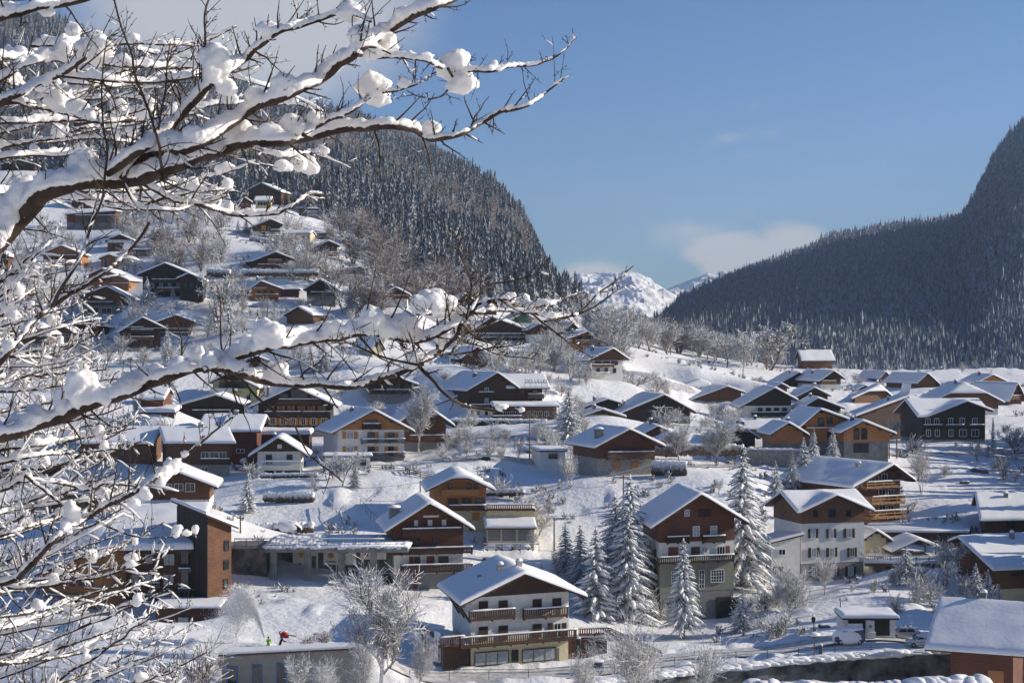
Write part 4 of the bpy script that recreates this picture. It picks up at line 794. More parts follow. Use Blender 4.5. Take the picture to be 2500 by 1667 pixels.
def vnoise(x, y, s, seed=0):
    """cheap smooth value noise on arrays"""
    r = np.random.RandomState(seed); T = r.rand(256, 256)
    x = x / s + seed * 3.7; y = y / s + seed * 1.3
    xi = np.floor(x).astype(int); yi = np.floor(y).astype(int); fx = x - xi; fy = y - yi
    fx = fx * fx * (3 - 2 * fx); fy = fy * fy * (3 - 2 * fy)
    g = lambda a, b: T[a % 256, b % 256]
    return (g(xi, yi) * (1 - fx) * (1 - fy) + g(xi + 1, yi) * fx * (1 - fy) + g(xi, yi + 1) * (1 - fx) * fy + g(xi + 1, yi + 1) * fx * fy) * 2 - 1
cols = np.concatenate([np.linspace(-3500, -200, 60), np.linspace(-193, 2700, 560), np.linspace(2710, 6000, 60)])
rows = np.concatenate([np.geomspace(100, 800, 430), np.geomspace(820, 1900, 24), [2600, 4500, 9000, 20000, 45000]])
KK, YY = np.meshgrid((cols - 1250) / F, rows); XX = KK * YY
Z = ground_np(np.stack([XX.ravel(), YY.ravel()], 1)).reshape(XX.shape)
nearw = np.clip((YY - 120) / 40, 0, 1) * np.clip((900 - YY) / 200, 0, 1)
bumps = .22 * vnoise(XX, YY, 11, 1) + .10 * vnoise(XX, YY, 4.5, 2) + .05 * vnoise(XX, YY, 1.6, 3)
lump = np.maximum(0, vnoise(XX, YY, 4, 5) - .35) * .9 * (vnoise(XX, YY, 40, 6) > 0)
ROAD = [(960, 1652, 203), (1150, 1650, 203), (1350, 1642, 205), (1500, 1624, 210), (1700, 1597, 217), (1900, 1585, 220), (2100, 1578, 223), (2350, 1575, 225)]
rp = np.array([P(*r)[:2] for r in ROAD])
def dist_poly(X, Yv, rp):
    d = np.full(X.shape, 1e9)
    for a, b in zip(rp, rp[1:]):
        ab = b - a; t = np.clip(((X - a[0]) * ab[0] + (Yv - a[1]) * ab[1]) / (ab @ ab), 0, 1)
        d = np.minimum(d, np.hypot(X - a[0] - t * ab[0], Yv - a[1] - t * ab[1]))
    return d
LANES = [[(1040, 1118), (1120, 1120), (1200, 1114), (1290, 1126), (1370, 1136)], [(1345, 1082), (1250, 1066), (1130, 1066), (1085, 1084), (1100, 1116)], [(1440, 1146), (1560, 1140), (1700, 1136), (1830, 1134)],
         [(2060, 1116), (2200, 1108), (2360, 1100), (2520, 1096)], [(380, 752), (460, 746), (560, 742), (650, 748)], [(560, 905), (680, 898), (800, 905), (900, 915)], [(1400, 890), (1500, 905), (1620, 935), (1700, 950)]]
lanes = [np.array([((px - 1250) / F * Y_, Y_) for px, py in L_ for Y_ in [hit(px, py) or 350]]) for L_ in LANES]
droad = dist_poly(XX, YY, rp); dl = np.minimum.reduce([dist_poly(XX, YY, l_) for l_ in lanes]) + 1.1
flat = np.clip((np.minimum(droad - .6, dl) - 2.8) / 1.2, 0, 1)
bankl = np.exp(-((dl - 4.3) / .8) ** 2) * .38 * (.5 + .5 * vnoise(XX, YY, 1.6, 18))
bank = np.exp(-((droad - 4.9) / .9) ** 2) * (.55 + .45 * vnoise(XX, YY, 1.3, 8)) * .9
bank *= np.where((XX / YY * F + 1250 > 1990) & (YY > 212), .25, 1.0)
bank *= np.where((XX / YY * F + 1250 > 1990) & (YY <= 219), 1.3, 1.0)
Z = Z + nearw * ((bumps + lump) * flat - (1 - flat) * .15) + bank + bankl
grid_mesh('ground', XX, YY, Z, 'snow_ground')
# road and lane surfaces laid just above the ground, following it
m, nt, b = newmat('road_snow')
n1 = noise_out(nt, coords(nt), .9, 6, .65)
nt.links.new(ramp(nt, n1, [(.38, (.40, .38, .36)), (.62, (.72, .71, .70))]), b.inputs['Base Color']); b.inputs['Roughness'].default_value = .7
bump(nt, b, n1, .3, .1)
def strip(name, rp, half, lift, mat):
    pts = []
    for a, b in zip(rp, rp[1:]):
        n = int(np.hypot(*(b - a)) / 1.5) + 1
        for k in range(n): pts.append(a + (b - a) * k / n)
    pts = np.array(pts); tan = np.gradient(pts, axis=0); tan /= np.hypot(tan[:, 0], tan[:, 1])[:, None]; nrm = np.stack([-tan[:, 1], tan[:, 0]], 1)
    offs = np.linspace(-half, half, 7)
    RX = pts[:, 0][:, None] + nrm[:, 0][:, None] * offs; RY = pts[:, 1][:, None] + nrm[:, 1][:, None] * offs
    RZ = ground_np(np.stack([RX.ravel(), RY.ravel()], 1)).reshape(RX.shape) + lift
    return grid_mesh(name, RX, RY, RZ, mat)
strip('road', rp, 3.4, .12, 'road_snow')
for l_ in lanes: strip('lane', l_, 1.7, .02, 'road_snow')
# the near hillside under and behind the camera, below the picture
gx = np.linspace(-400, 400, 60); gy = np.linspace(-200, 108, 60); GX, GY = np.meshgrid(gx, gy)
GZ = -1.9 - .32 * np.maximum(GY + 2, 0) - .16 * np.clip(GY - 20, 0, 1e9) * .8 + .15 * np.maximum(-GY, 0)
GZ = np.maximum(GZ, -49.5) + .4 * vnoise(GX, GY, 12, 4) * np.clip(GY / 20, 0, 1)
grid_mesh('hillside', GX, GY, GZ, 'snow_ground')
# ---------------------------------------------------------------- hills
def interp(tab, x):
    xs = [t[0] for t in tab]; return [np.interp(x, xs, [t[i] for t in tab]) for i in range(1, len(tab[0]))]
LF = [(-1500, 760), (0, 830), (400, 800), (700, 735), (800, 672), (900, 615), (1000, 575), (1100, 560), (1300, 590), (1400, 640), (1500, 740), (1600, 800)]
LC = [(-1500, 2700, -500), (-400, 2600, -150), (0, 2500, 32), (130, 2500, 45), (260, 2450, 118), (400, 2400, 172), (660, 2250, 243), (800, 2150, 282), (950, 2000, 322), (1100, 1800, 396), (1200, 1650, 455), (1270, 1550, 530), (1315, 1420, 622), (1352, 1280, 722), (1395, 1150, 805), (1470, 1000, 850), (1600, 930, 865)]
RFt = [(1500, 980), (1600, 860), (1800, 760), (2000, 690), (2500, 690), (3000, 720), (4500, 720)]
RC = [(1500, 1500, 838), (1595, 1900, 806), (1658, 2200, 748), (1807, 2800, 672), (1967, 3200, 616), (2020, 3300, 586), (2168, 3400, 558), (2317, 3300, 541), (2349, 3200, 530), (2381, 2900, 482), (2424, 2700, 388), (2466, 2550, 334), (2500, 2450, 305), (2700, 2300, 200), (3200, 2100, 100), (4500, 1900, 0)]
HILL = {}
def hill(name, px0, px1, foot, crest, seed, shape, nc=170, nr=110, amp=1.0):
    px = np.linspace(px0, px1, nc); (yf,) = interp(foot, px); yc, pyc = interp(crest, px)
    k = (px - 1250) / F; zc = (833.5 - pyc) / F * yc
    zf = ground_np(np.stack([k * yf, yf], 1)) - 5
    t = np.concatenate([np.linspace(0, 1, nr), np.linspace(1.02, 1.8, 14)])[:, None]
    Yv = yf + (yc - yf) * t; tt = np.minimum(t, 1)
    Zv = zf + (zc - zf) * shape(tt) - np.maximum(t - 1, 0) ** 1.2 * 2.2 * (zc - zf + 60)
    Xv = k * Yv; env = np.sin(np.pi * np.clip(tt, 0, 1)) ** .7
    Zv = Zv + env * amp * (.035 * (zc - zf) + 3) * (vnoise(Xv, Yv, 170, seed) + .5 * vnoise(Xv, Yv, 70, seed + 1))
    HILL[name] = (px, t[:, 0], Xv, Yv, Zv)
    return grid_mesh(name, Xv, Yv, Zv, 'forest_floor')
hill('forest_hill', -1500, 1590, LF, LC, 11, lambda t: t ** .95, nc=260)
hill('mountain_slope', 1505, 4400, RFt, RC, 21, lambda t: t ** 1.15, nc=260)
def hill_point(name, a, t):
    """a in 0..1 across, t along the slope -> x, y, z"""
    px, ts, X, Yv, Zv = HILL[name]
    ia = a * (X.shape[1] - 1); it = np.interp(t, ts, np.arange(len(ts)))
    i0 = np.clip(ia.astype(int), 0, X.shape[1] - 2); j0 = np.clip(it.astype(int), 0, X.shape[0] - 2); fa = ia - i0; ft = it - j0
    def g(A): return (A[j0, i0] * (1 - fa) + A[j0, i0 + 1] * fa) * (1 - ft) + (A[j0 + 1, i0] * (1 - fa) + A[j0 + 1, i0 + 1] * fa) * ft
    return g(X), g(Yv), g(Zv)
# far snowy summits
def summit(name, prof, Yc, Yf, pyf, seed, rough):
    px = np.linspace(prof[0][0], prof[-1][0], 240); (pyc,) = interp(prof, px)
    t = np.concatenate([np.linspace(0, 1, 260), np.linspace(1.03, 1.6, 8)])[:, None]
    k = (px - 1250) / F; zc = (833.5 - pyc) / F * Yc; zf = (833.5 - pyf) / F * Yf
    Yv = Yf + (Yc - Yf) * t + 0 * k; Zv = zf + (zc - zf) * np.minimum(t, 1) ** .8 - np.maximum(t - 1, 0) * 900
    env = np.sin(np.pi * np.clip(t, 0, .97))
    rid = lambda s, q: 1 - np.abs(vnoise(k * Yv, Yv, s, q)) * 2
    Zv = Zv + env * rough * (34 * rid(420, seed) + 26 * rid(170, seed + 2) + 20 * rid(75, seed + 3) + 12 * rid(34, seed + 5) + 7 * rid(15, seed + 6)) + 6 * vnoise(k * Yv, Yv, 60, seed + 4) * (t < 1.01)
    return grid_mesh(name, k * Yv, Yv, Zv, 'far_snow_rock')
summit('snow_mountains', [(1330, 700), (1380, 686), (1398, 677), (1414, 668), (1445, 666), (1477, 664), (1510, 668), (1538, 665), (1565, 671), (1589, 683), (1600, 696), (1621, 708), (1645, 722), (1665, 735), (1700, 742), (1760, 760)], 6800, 4200, 815, 31, .55)
summit('high_snow_ridge', [(1580, 735), (1627, 706), (1660, 698), (1685, 688), (1705, 678), (1726, 668), (1748, 671), (1768, 664), (1790, 668), (1828, 648), (1876, 636), (1950, 610), (2060, 585), (2200, 545), (2330, 520), (2500, 500)], 9000, 6500, 790, 41, .7)
rc = random.Random(8)
for key, h in HS.items():
    h.build()
    if not h.chimneys and h.kind in ('gable', 'ridgex') and h.W > 6 and rc.random() < .75:
        h.chim(h.W * rc.choice((.28, .36, .66)), h.L * rc.uniform(.25, .7), rc.uniform(.5, .8), rc.uniform(.5, 1.1), rc.choice(('stone', 'concrete', 'metal')))
# ---------------------------------------------------------------- trees
def spruce(seed, H=12.0, rad=.27, whorls=24, full=.06, droop=.5, snowy=1.0):
    """trunk, needle crown and the snow lying on the branches, as three meshes"""
    r = random.Random(seed); tr = MB(); nd = MB(); sn = MB()
    tr.tube([(0, 0, -1), (0, 0, H * .3), (0, 0, H * .97)], [H * .016, H * .012, .01], 6)
    for w in range(whorls):
        t = (w + .5) / whorls; z = H * (full + (1 - full) * t ** .92)
        Rr = H * rad * (1 - t) ** .8 + .12; nb = int(9 - 4 * t)
        a0 = r.random() * 6.28
        for b in range(nb):
            a = a0 + 6.283 * b / nb + r.uniform(-.25, .25); L = Rr * r.uniform(.72, 1.12); z1 = z + r.uniform(-.2, .2)
            ca, sa = math.cos(a), math.sin(a); dr = droop * r.uniform(.7, 1.25)
            def sp(q): return Vector((ca * L * q, sa * L * q, z1 + L * (.12 * q - dr * q * q + .22 * dr * q ** 4)))
            side = Vector((-sa, ca, 0)); n = 6; wmax = L * .30 + .06
            for k in range(n):
                q = (k + .3) / n; p = sp(q); pn = sp(min(1.05, q + .2)); wd = wmax * (1 - .75 * q) * r.uniform(.8, 1.2)
                for s_ in (-1, 1):
                    tip = pn + side * s_ * wd - Vector((0, 0, wd * r.uniform(.35, .8)))
                    nd.add([p + Vector((0, 0, .04)), p * .6 + pn * .4 - Vector((0, 0, .10 + .08 * L * .3)), tip, p * .3 + pn * .7 + side * s_ * wd * .3], [(0, 1, 2), (0, 2, 3)])
            p = sp(.95); nd.add([sp(.75) + side * .08, sp(.75) - side * .08, sp(1.08)], [(0, 1, 2)])
            if r.random() < .84 * snowy:
                s0, s1 = r.uniform(.12, .3), r.uniform(.85, 1.03); m = 5; V = []; 
                for k in range(m + 1):
                    q = s0 + (s1 - s0) * k / m; p = sp(q); e = math.sin(math.pi * min(.96, max(.06, k / m))) ** .6
                    wd = wmax * .50 * (1 - .5 * q) * e * r.uniform(.7, 1.3) * snowy; h = (.07 + .11 * wmax) * e * r.uniform(.7, 1.4)
                    V += [p - side * wd + Vector((0, 0, -.03 - wd * .35)), p - side * wd * .5 + Vector((0, 0, h * .8)), p + side * wd * .5 + Vector((0, 0, h * .85)), p + side * wd + Vector((0, 0, -.03 - wd * .35))]
                Fs = []
                for k in range(m):
                    o = k * 4
                    for c in range(3): Fs.append((o + c, o + c + 1, o + 5 + c, o + 4 + c))
                    Fs.append((o + 3, o, o + 4, o + 7))
                sn.add(V, Fs)
    sn.blob((0, 0, H * 1.0), (.10, .10, .25), 1)
    return tr, nd, sn
SPR = []
for i, (rd, dr, wh) in enumerate([(.25, .55, 26), (.21, .6, 28), (.28, .45, 24), (.17, .75, 26)]):
    a, b, c = spruce(i + 1, 12, rd, wh, .05, dr, 1.0)
    SPR.append((a.mesh('spruce_trunk', 'bark'), b.mesh('spruce_crown', 'needles'), c.mesh('spruce_snow', 'snow', True)))
a, b, c = spruce(9, 12, .055, 40, .02, .9, 1.0); SPR.append((a.mesh('column_trunk', 'bark'), b.mesh('column_crown', 'needles'), c.mesh('column_snow', 'snow', True)))
a, b, c = spruce(10, 12, .24, 24, .05, .5, .45); SPR.append((a.mesh('green_trunk', 'bark'), b.mesh('green_crown', 'needles'), c.mesh('green_snow', 'snow', True)))
def obj(name, me, parent=None):
    o = bpy.data.objects.new(name, me); sc.collection.objects.link(o); o.parent = parent; return o
rt = random.Random(77)
def base_of(px, py, Y=None):
    Y = Y or hit(px, py) or 300
    p = P(px, py, Y); g = ground(p.x, p.y)
    if abs(p.z - g) > 1.5 and py < 1660: p.z = g
    return p
def conifer(crop, x, yt, yb, v, label, Y=None, wide=1.0, group=None):
    px, py = cs(crop, x, yb); _, pt = cs(crop, x, yt)
    p = base_of(px, py, Y); Hh = (833.5 - pt) / F * p.y - p.z; s = Hh / 12.0
    r = empty('spruce_tree', p, rt.random() * 6.28); r.scale = (s * wide, s * wide, s)
    if v not in (3, 4): r.scale[0] *= 1.12; r.scale[1] *= 1.12
    tagp(r, label, 'tree', group)
    for n, me in zip(('trunk', 'crown', 'snow'), SPR[v]): obj(n, me, r)
for a in [
    ('d4', 520, -330, 1010, 0, 'tallest snow-laden spruce in the clump left of the olive-floored chalet', 256, 1.0),
    ('d4', 205, 150, 1010, 2, 'broad snowy spruce at the left front of the spruce clump', 246, 1.0),
    ('d4', 500, -30, 1020, 0, 'snowy spruce at the right front of the spruce clump, thick white tufts', 248, 1.05),
    ('d4', 380, -150, 960, 2, 'snowy spruce deepest in the clump, filling the gap between its tall neighbours', 262, 1.1),
    ('d4', 60, 120, 900, 5, 'dusky spruce at the far left of the spruce clump', 258, 1.1),
    ('d5', 1455, 380, 1060, 5, 'shaded greyish spruce between the white chalet roof and the spruce clump', 262, 1.1),
    ('d5', 1280, 680, 800, 1, 'small dark spruce top showing right above the white chalet chimney', 258, 1.0),
    ('d4', 1010, 250, 1090, 1, 'slim snowy spruce standing right in front of the olive-floored chalet', 236, 1.0),
    ('d2', 1440, 310, 1260, 3, 'very tall drooping spruce between the olive-floored chalet and the shuttered house', 272, 1.5),
    ('d4', 1550, 690, 1110, 2, 'small round snowy evergreen by the roadside right of the garage mouth', 238, 1.15),
    ('d1', 300, 850, 1185, 0, 'left of the two spruces before the chalet under construction', 340, .85),
    ('d1', 465, 860, 1115, 0, 'right of the two spruces before the chalet under construction', 343, .95),
    ('d2', 1960, 240, 620, 2, 'dark fir on the bank just left of the vast golden chalet roof', 330, 1.0),
    ('d2', 1860, 360, 660, 5, 'dusky fir second from the golden chalet roof on the bank', 322, 1.1),
    ('d2', 1720, 440, 760, 2, 'lone dusky fir below the stone wall of the construction site', 306, .9),
    ('e3', 1700, 330, 885, 2, 'large dark spruce with snowy tufts right of the hotel lounge', 348, 1.0),
    ('e2', 890, 1080, 1520, 2, 'bushy snow-plastered spruce beside the path above the covered gallery', 286, 1.0),
    ('e2', 1800, 960, 1420, 5, 'snowy fir below the orange-gabled white chalet garage', 300, 1.1),
    ('c5', 340, 740, 925, 4, 'thin columnar fir in front of the dark chalet', 442, 1.6),
    ('c4', 1240, 810, 1160, 5, 'dark fir left of the pair above the lower limb snow', 478, 1.0),
    ('c4', 1400, 700, 1060, 2, 'broad frosted fir standing tallest of three near the wood edge', 484, 1.0),
    ('c4', 1500, 760, 960, 1, 'slim frosted fir nearest the wood edge', 494, 1.0),
    ('c4', 1030, 650, 830, 5, 'green fir with little snow beside the snowy hedge', 510, 1.1),
    ('c3', 1250, 790, 1115, 0, 'full white spruce before the very wide dark chalet', 472, 1.05),
    ('c3', 1470, 870, 1005, 5, 'short dark fir below the porch of the very wide dark chalet', 474, 1.1),
    ('c3', 1840, 960, 1240, 1, 'left one of two slim white spruces on the open left slope', 462, 1.0),
    ('c3', 1950, 955, 1300, 1, 'right one of two slim white spruces on the open left slope', 458, 1.0),
    ('c3', 1420, 1200, 1545, 1, 'white spruce at the right of the snowy balcony chalet', 436, .9),
    ('c3', 735, 1200, 1500, 2, 'dusky spruce mass left of the snowy balcony chalet', 440, .9),
    ('c3', 880, 1230, 1450, 1, 'narrow spruce touching the snowy balcony chalet from the left', 446, .9),
    ('c3', 250, 790, 1030, 2, 'dark blue-green fir, left of two among the left hillside chalets', 490, 1.2),
    ('c3', 370, 820, 1040, 2, 'dark blue-green fir, right of two among the left hillside chalets', 488, 1.2),
    ('c3', 425, 610, 740, 2, 'small frosted fir before the orange-brown chalet with long white balcony', 512, 1.1),
    ('c4', 285, 300, 465, 1, 'narrow fir left of the orange-panelled chalet', 588, 1.1),
    ('c4', 350, 295, 445, 5, 'dark fir beside the narrow one left of the orange-panelled chalet', 590, 1.2),
    ('c4', 400, 350, 440, 1, 'short fir touching the orange-panelled chalet', 584, 1.1),
    ('e4', 1300, 430, 765, 1, 'snow-plastered narrow fir by the small red-brown house', 352, .9),
    ('e4', 1600, 40, 400, 2, 'thick frosted fir showing under the lower limb', 400, .8),
    ('d3', 1050, 450, 700, 2, 'flat-topped snowy pine before the open shelter', 262, 1.5),
    ('d3', 1620, 590, 940, 2, 'snowy fir, leftmost of three by the curved low building', 256, 1.0),
    ('d3', 1720, 640, 960, 0, 'snowy fir, middle of three by the curved low building', 252, 1.0),
    ('d3', 1810, 760, 965, 2, 'snowy fir, rightmost of three by the curved low building', 250, 1.0),
    ('d1', 1828, 765, 965, 4, 'dark columnar evergreen at the right end of the long black chalet', 376, 1.6),
    ('d1', 1515, 950, 1015, 2, 'tiny evergreen bush in front of the long black chalet', 374, 1.2),
    ('d1', 1700, 950, 1022, 2, 'small evergreen at the bank edge right of the tiny bush', 372, 1.1),
    ('d1', 1785, 955, 1024, 2, 'small evergreen below the dark columnar evergreen', 371, 1.0),
    ('c4', 1010, 1340, 1510, 5, 'dark fir in the little clump under the lower limb', 425, 1.3),
    ('c4', 900, 1370, 1500, 0, 'white fir in the little clump under the lower limb', 428, 1.2),
    ('e2', 1230, 0, 0, 0, None)]:
    if a[5]: conifer(*a)
def bare(seed, H=9.0, kind='tree', n=3, minr=.030, dens=1.0):
    """branching bare tree: stems mesh and twigs mesh"""
    r = random.Random(seed); tr = MB(); cr = MB()
    def grow(p, d, L, rad, lev, maxlev):
        segs = 4 if lev < 2 else (3 if lev < 4 else 2); pts = [p.copy()]; q = p.copy(); dd = d.copy()
        for k in range(segs):
            dd = (dd + Vector((r.gauss(0, 1), r.gauss(0, 1), r.gauss(0, .6))) * .13 + Vector((0, 0, .05 if kind == 'tree' else -.03))).normalized()
            q = q + dd * L / segs; pts.append(q.copy())
        rr = [max(minr, rad * (1 - .5 * i / segs)) for i in range(segs + 1)]
        (tr if lev < 2 else cr).tube(pts, rr, 5 if lev < 1 else (4 if lev < 2 else 3), cap=False)
        if lev >= maxlev: return
        nc = int({0: 7, 1: 6, 2: 6, 3: 4}.get(lev, 3) * dens + .5)
        for k in range(nc):
            t = (.35 if lev == 0 else .2) + (.65 if lev == 0 else .8) * (k + r.random() * .8) / nc; t = min(t, .99)
            i = min(int(t * segs), segs - 1); base = pts[i].lerp(pts[i + 1], t * segs - i)
            az = r.random() * 6.28; perp = d.orthogonal().normalized(); perp.rotate(Matrix.Rotation(az, 3, d))
            ang = r.uniform(.45, .95) if lev else r.uniform(.45, .9)
            nd_ = (d * math.cos(ang) + perp * math.sin(ang)); nd_.z += .12; nd_.normalize()
            grow(base, nd_, L * r.uniform(.45, .68) * (1.0 if lev else .9), rad * .48, lev + 1, maxlev)
    if kind == 'tree': grow(Vector((0, 0, -.6)), Vector((0, 0, 1)), H * .55, H * .018, 0, 4)
    elif kind == 'fan':
        for k in range(5):
            a = r.random() * 6.28; grow(Vector((0, 0, -.3)), Vector((math.cos(a) * .35, math.sin(a) * .35, 1)).normalized(), H * .62, H * .010, 1, 4)
    elif kind == 'cloud':
        for k in range(9):
            a = r.random() * 6.28; s_ = r.uniform(.1, .75); grow(Vector((0, 0, -.3)), Vector((math.cos(a) * s_, math.sin(a) * s_, 1)).normalized(), H * r.uniform(.45, .62), H * .010, 2, 4)
    elif kind == 'lite':
        for k in range(3):
            a = r.random() * 6.28; grow(Vector((0, 0, -.3)), Vector((math.cos(a) * .3, math.sin(a) * .3, 1)).normalized(), H * .6, H * .012, 2, 4)
    elif kind == 'bush':
        for k in range(14):
            a = r.random() * 6.28; s_ = r.uniform(.3, 1.3); grow(Vector((0, 0, -.2)), Vector((math.cos(a) * s_, math.sin(a) * s_, 1)).normalized(), H * r.uniform(.5, .8), H * .012, 2, 4)
    return tr, cr
def norm_mesh(mb, names, H): return mb
BARE = []; BSRC = []; WOOD = []
for i, (k, Hh, mat) in enumerate([('tree', 9, 'bark_frost'), ('tree', 9, 'bark_frost'), ('fan', 9, 'bark_frost'), ('fan', 9, 'bark_frost'), ('bush', 3, 'bark_frost'), ('bush', 3, 'bark'), ('tree', 9, 'bark_brown'), ('lite', 9, 'bark_brown'), ('lite', 9, 'bark_frost'), ('fan', 9, 'bark_frost'), ('cloud', 9, 'bark_frost'), ('cloud', 9, 'bark_brown'), ('tree', 9, 'bark_frost'), ('fan', 9, 'bark_frost')]):
    a, b = bare(40 + i, Hh, k) if i < 12 else bare(40 + i, Hh, k, 3, .013, 1.4); top = max(v[2] for v in b.v); f_ = 9.0 / top
    a.v = [(x * f_, y * f_, z * f_) for x, y, z in a.v]; b.v = [(x * f_, y * f_, z * f_) for x, y, z in b.v]
    wd = max(abs(v[0]) for v in b.v)
    BSRC.append((a, b)); BARE.append((a.mesh('bare_trunk', mat) if a.f else None, b.mesh('bare_crown', mat), wd))
def bare_tree(px, pt, pb, v, label, Y=None, wpx=None, group=None, name='bare_tree', cat='tree'):
    p = base_of(px, pb, Y); Hh = (pb - pt) / F * p.y; s = Hh / 9.0
    r = empty(name, p, rt.random() * 6.28); w = s
    if wpx: w = (wpx * 1.35 / 2 / F * p.y) / BARE[v][2]
    r.scale = (w, w, s); tagp(r, label, cat, group)
    if BARE[v][0]: obj('trunk', BARE[v][0], r)
    obj('branches', BARE[v][1], r)
    return r
FT = 'frosted bare tree '
for a in [
    (930, 1350, 1700, 12, 'large frosted bare tree spreading before the tall brown balconied chalet', 186, 260),
    (1585, 1450, 1730, 13, 'wide bare tree with brown twigs standing before the river wall', 180, 240),
    (1440, 1560, 1720, 13, 'low frosted bare tree overlapping the snowy van', 188, 120),
    (1720, 1560, 1700, 2, 'small frosted bare tree right of the wide brown-twigged one', 188, 110),
    (1023, 950, 1138, 12, FT + 'in front of the low-balconied brown chalet, forked trunk', 338, 95),
    (1658, 1030, 1130, 12, FT + 'with a round crown beside the red-brown gabled chalet', 322, 95),
    (1750, 985, 1107, 12, 'big leaning frosted tree between village roofs and the stone wall', 336, 120),
    (1927, 1395, 1542, 12, 'dense frosted tree with hanging twigs on the slope below the plaster annex', 240, 120),
    (2230, 1055, 1108, 5, 'round frosted bush at the left corner of the long black chalet', 366, 66),
    (2250, 1110, 1240, 2, 'thin pale sapling on the open snow slope right of the golden chalet', 330, 55),
    (2485, 995, 1080, 0, FT + 'at the right edge beside the columnar evergreen', 372, 90),
    (2181, 1018, 1062, 3, 'small frosted tree squeezed between the dark barn and the long black chalet', 392, 40),
    (1876, 803, 920, 0, 'broadest frosted tree on the ridge left of the lone hilltop house', 560, 135),
    (1815, 823, 934, 1, 'upright frosted tree just left of the broadest ridge tree', 530, 62),
    (1774, 830, 917, 0, FT + 'second to the left of the broadest ridge tree', 545, 55),
    (1541, 756, 862, 0, 'tall frosted tree above the sloping meadow near the forest foot', 560, 62),
    (1500, 764, 860, 1, 'slender frosted tree next to the tall one near the forest foot', 566, 45),
    (1436, 725, 820, 0, FT + 'behind the orange ridge chalet under the twig tips', 580, 50),
    (1599, 904, 966, 3, 'low frosted fruit tree behind the clipped-gable house', 452, 80),
    (1535, 878, 948, 0, FT + 'just right of the chalet below the orange ridge chalet', 440, 60),
    (1625, 985, 1050, 3, 'sprawling frosted shrub tree before the broad dark chalet', 380, 95),
    (1425, 910, 965, 3, 'frosted shrub tree left of the clipped barn roofs', 445, 70),
    (2314, 1318, 1410, 0, 'thin shaded bare tree before the snowy curved building', 270, 50),
    (545, 678, 805, 0, 'tall bare tree between the very wide dark chalet and the orange sunlit chalet', 468, 75),
    (590, 700, 800, 1, 'second tall bare tree on the slope below the orange sunlit chalet', 470, 55),
    (394, 990, 1060, 5, 'brown rounded bush between the long low shed and the snowy roofs', 340, 80),
    (255, 1085, 1195, 6, 'wide brown bush standing deep behind the lower left twigs', 300, 110),
    (812, 1105, 1165, 4, 'arching snow-loaded shrub below the small white garage', 305, 75),
    (617, 1120, 1168, 4, 'snow-loaded shrub left of the white bungalow chalet', 308, 50),
    (835, 1120, 1215, 0, FT + 'beside the snowy fir below the small garage', 300, 55),
    (770, 1180, 1257, 3, 'little snowy fruit tree in the terraced garden', 292, 30),
    (575, 1415, 1552, 3, 'slanting frosted garden tree between the stair tower and the snow plume', 206, 85),
    (548, 1490, 1556, 2, 'small pale star-shaped tree left of the snow plume', 198, 55),
    (682, 1512, 1546, 5, 'dark low shrub behind the red snow blower', 200, 42),
    (745, 1500, 1545, 4, 'frosted drooping shrub on the roof garden', 202, 50),
    (790, 1495, 1540, 5, 'dusky shrub row end by the roof garden bench', 204, 55),
    (2013, 1372, 1482, 2, 'snow-clotted tree before the shuttered house', 256, 62),
    (2190, 1440, 1500, 4, 'snowy shrub left of the silver car bay', 242, 45),
    (2235, 1405, 1492, 2, 'tall snowy shrub in front of the open shelter garden', 248, 60),
    (2300, 1430, 1480, 4, 'dusky snowy hedge bush, left one of two below the deck', 254, 70),
    (2350, 1440, 1482, 4, 'dusky snowy hedge bush, right one of two below the deck', 252, 60),
    (1895, 1515, 1585, 4, 'big mounded snowy bush beside the road', 230, 88),
    (1858, 1503, 1545, 4, 'rounded snowy bush behind the big mounded one', 236, 34),
    (1300, 1290, 1345, 3, 'thin pale shrub beside the parking railing', 268, 30),
    (1360, 1330, 1410, 2, 'pale sapling under the shaded spruce', 262, 26),
    (1612, 1165, 1200, 2, 'tiny frosted sapling in the middle of the sunlit snow slope', 303, 18),
    (1755, 1160, 1205, 2, 'thin frosted sapling by the tall drooping spruce', 300, 22),
    (1387, 1095, 1195, 2, 'crooked frosted fruit tree before the brown chalet with orange windows', 300, 40),
    (1060, 1150, 1180, 4, 'shrub under snow above the orange timber chalet roof', 312, 45),
    (985, 1180, 1215, 4, 'snow-covered shrub mound above the tall balconied chalet', 300, 50),
    (650, 870, 905, 4, 'brown garden shrub before the cream house meadow', 425, 30),
    (905, 990, 1010, 4, 'low shrub left of the glazed-balcony chalet', 398, 60),
    (925, 975, 1015, 3, 'frosted bush mound in front of the glazed-balcony chalet', 394, 60),
    (1085, 925, 950, 5, 'dark clipped bush behind the hotel roof', 404, 34),
    (800, 1590, 1720, 13, 'frosted twiggy tree before the grey panelled building', 168, 110),
    (730, 1580, 1700, 2, 'slender snow-dotted tree at the right end of the blue windows', 160, 70),
    (870, 1540, 1700, 13, 'tangled frosted tree left of the large frosted bare tree', 175, 110),
    (1020, 1500, 1690, 13, 'frosted bare tree leaning over the white chalet terrace corner', 182, 110),
    (470, 1535, 1740, 11, 'rounded brown frosted tree in the lower left corner of the village', 150, 190),
    (385, 1590, 1760, 3, 'frosted brown bush left of the rounded corner tree', 145, 150)]:
    bare_tree(*a[:4], a[4], Y=a[5], wpx=a[6], name='bush' if a[3] in (4, 5) else 'bare_tree', cat='bush' if a[3] in (4, 5) else 'tree')
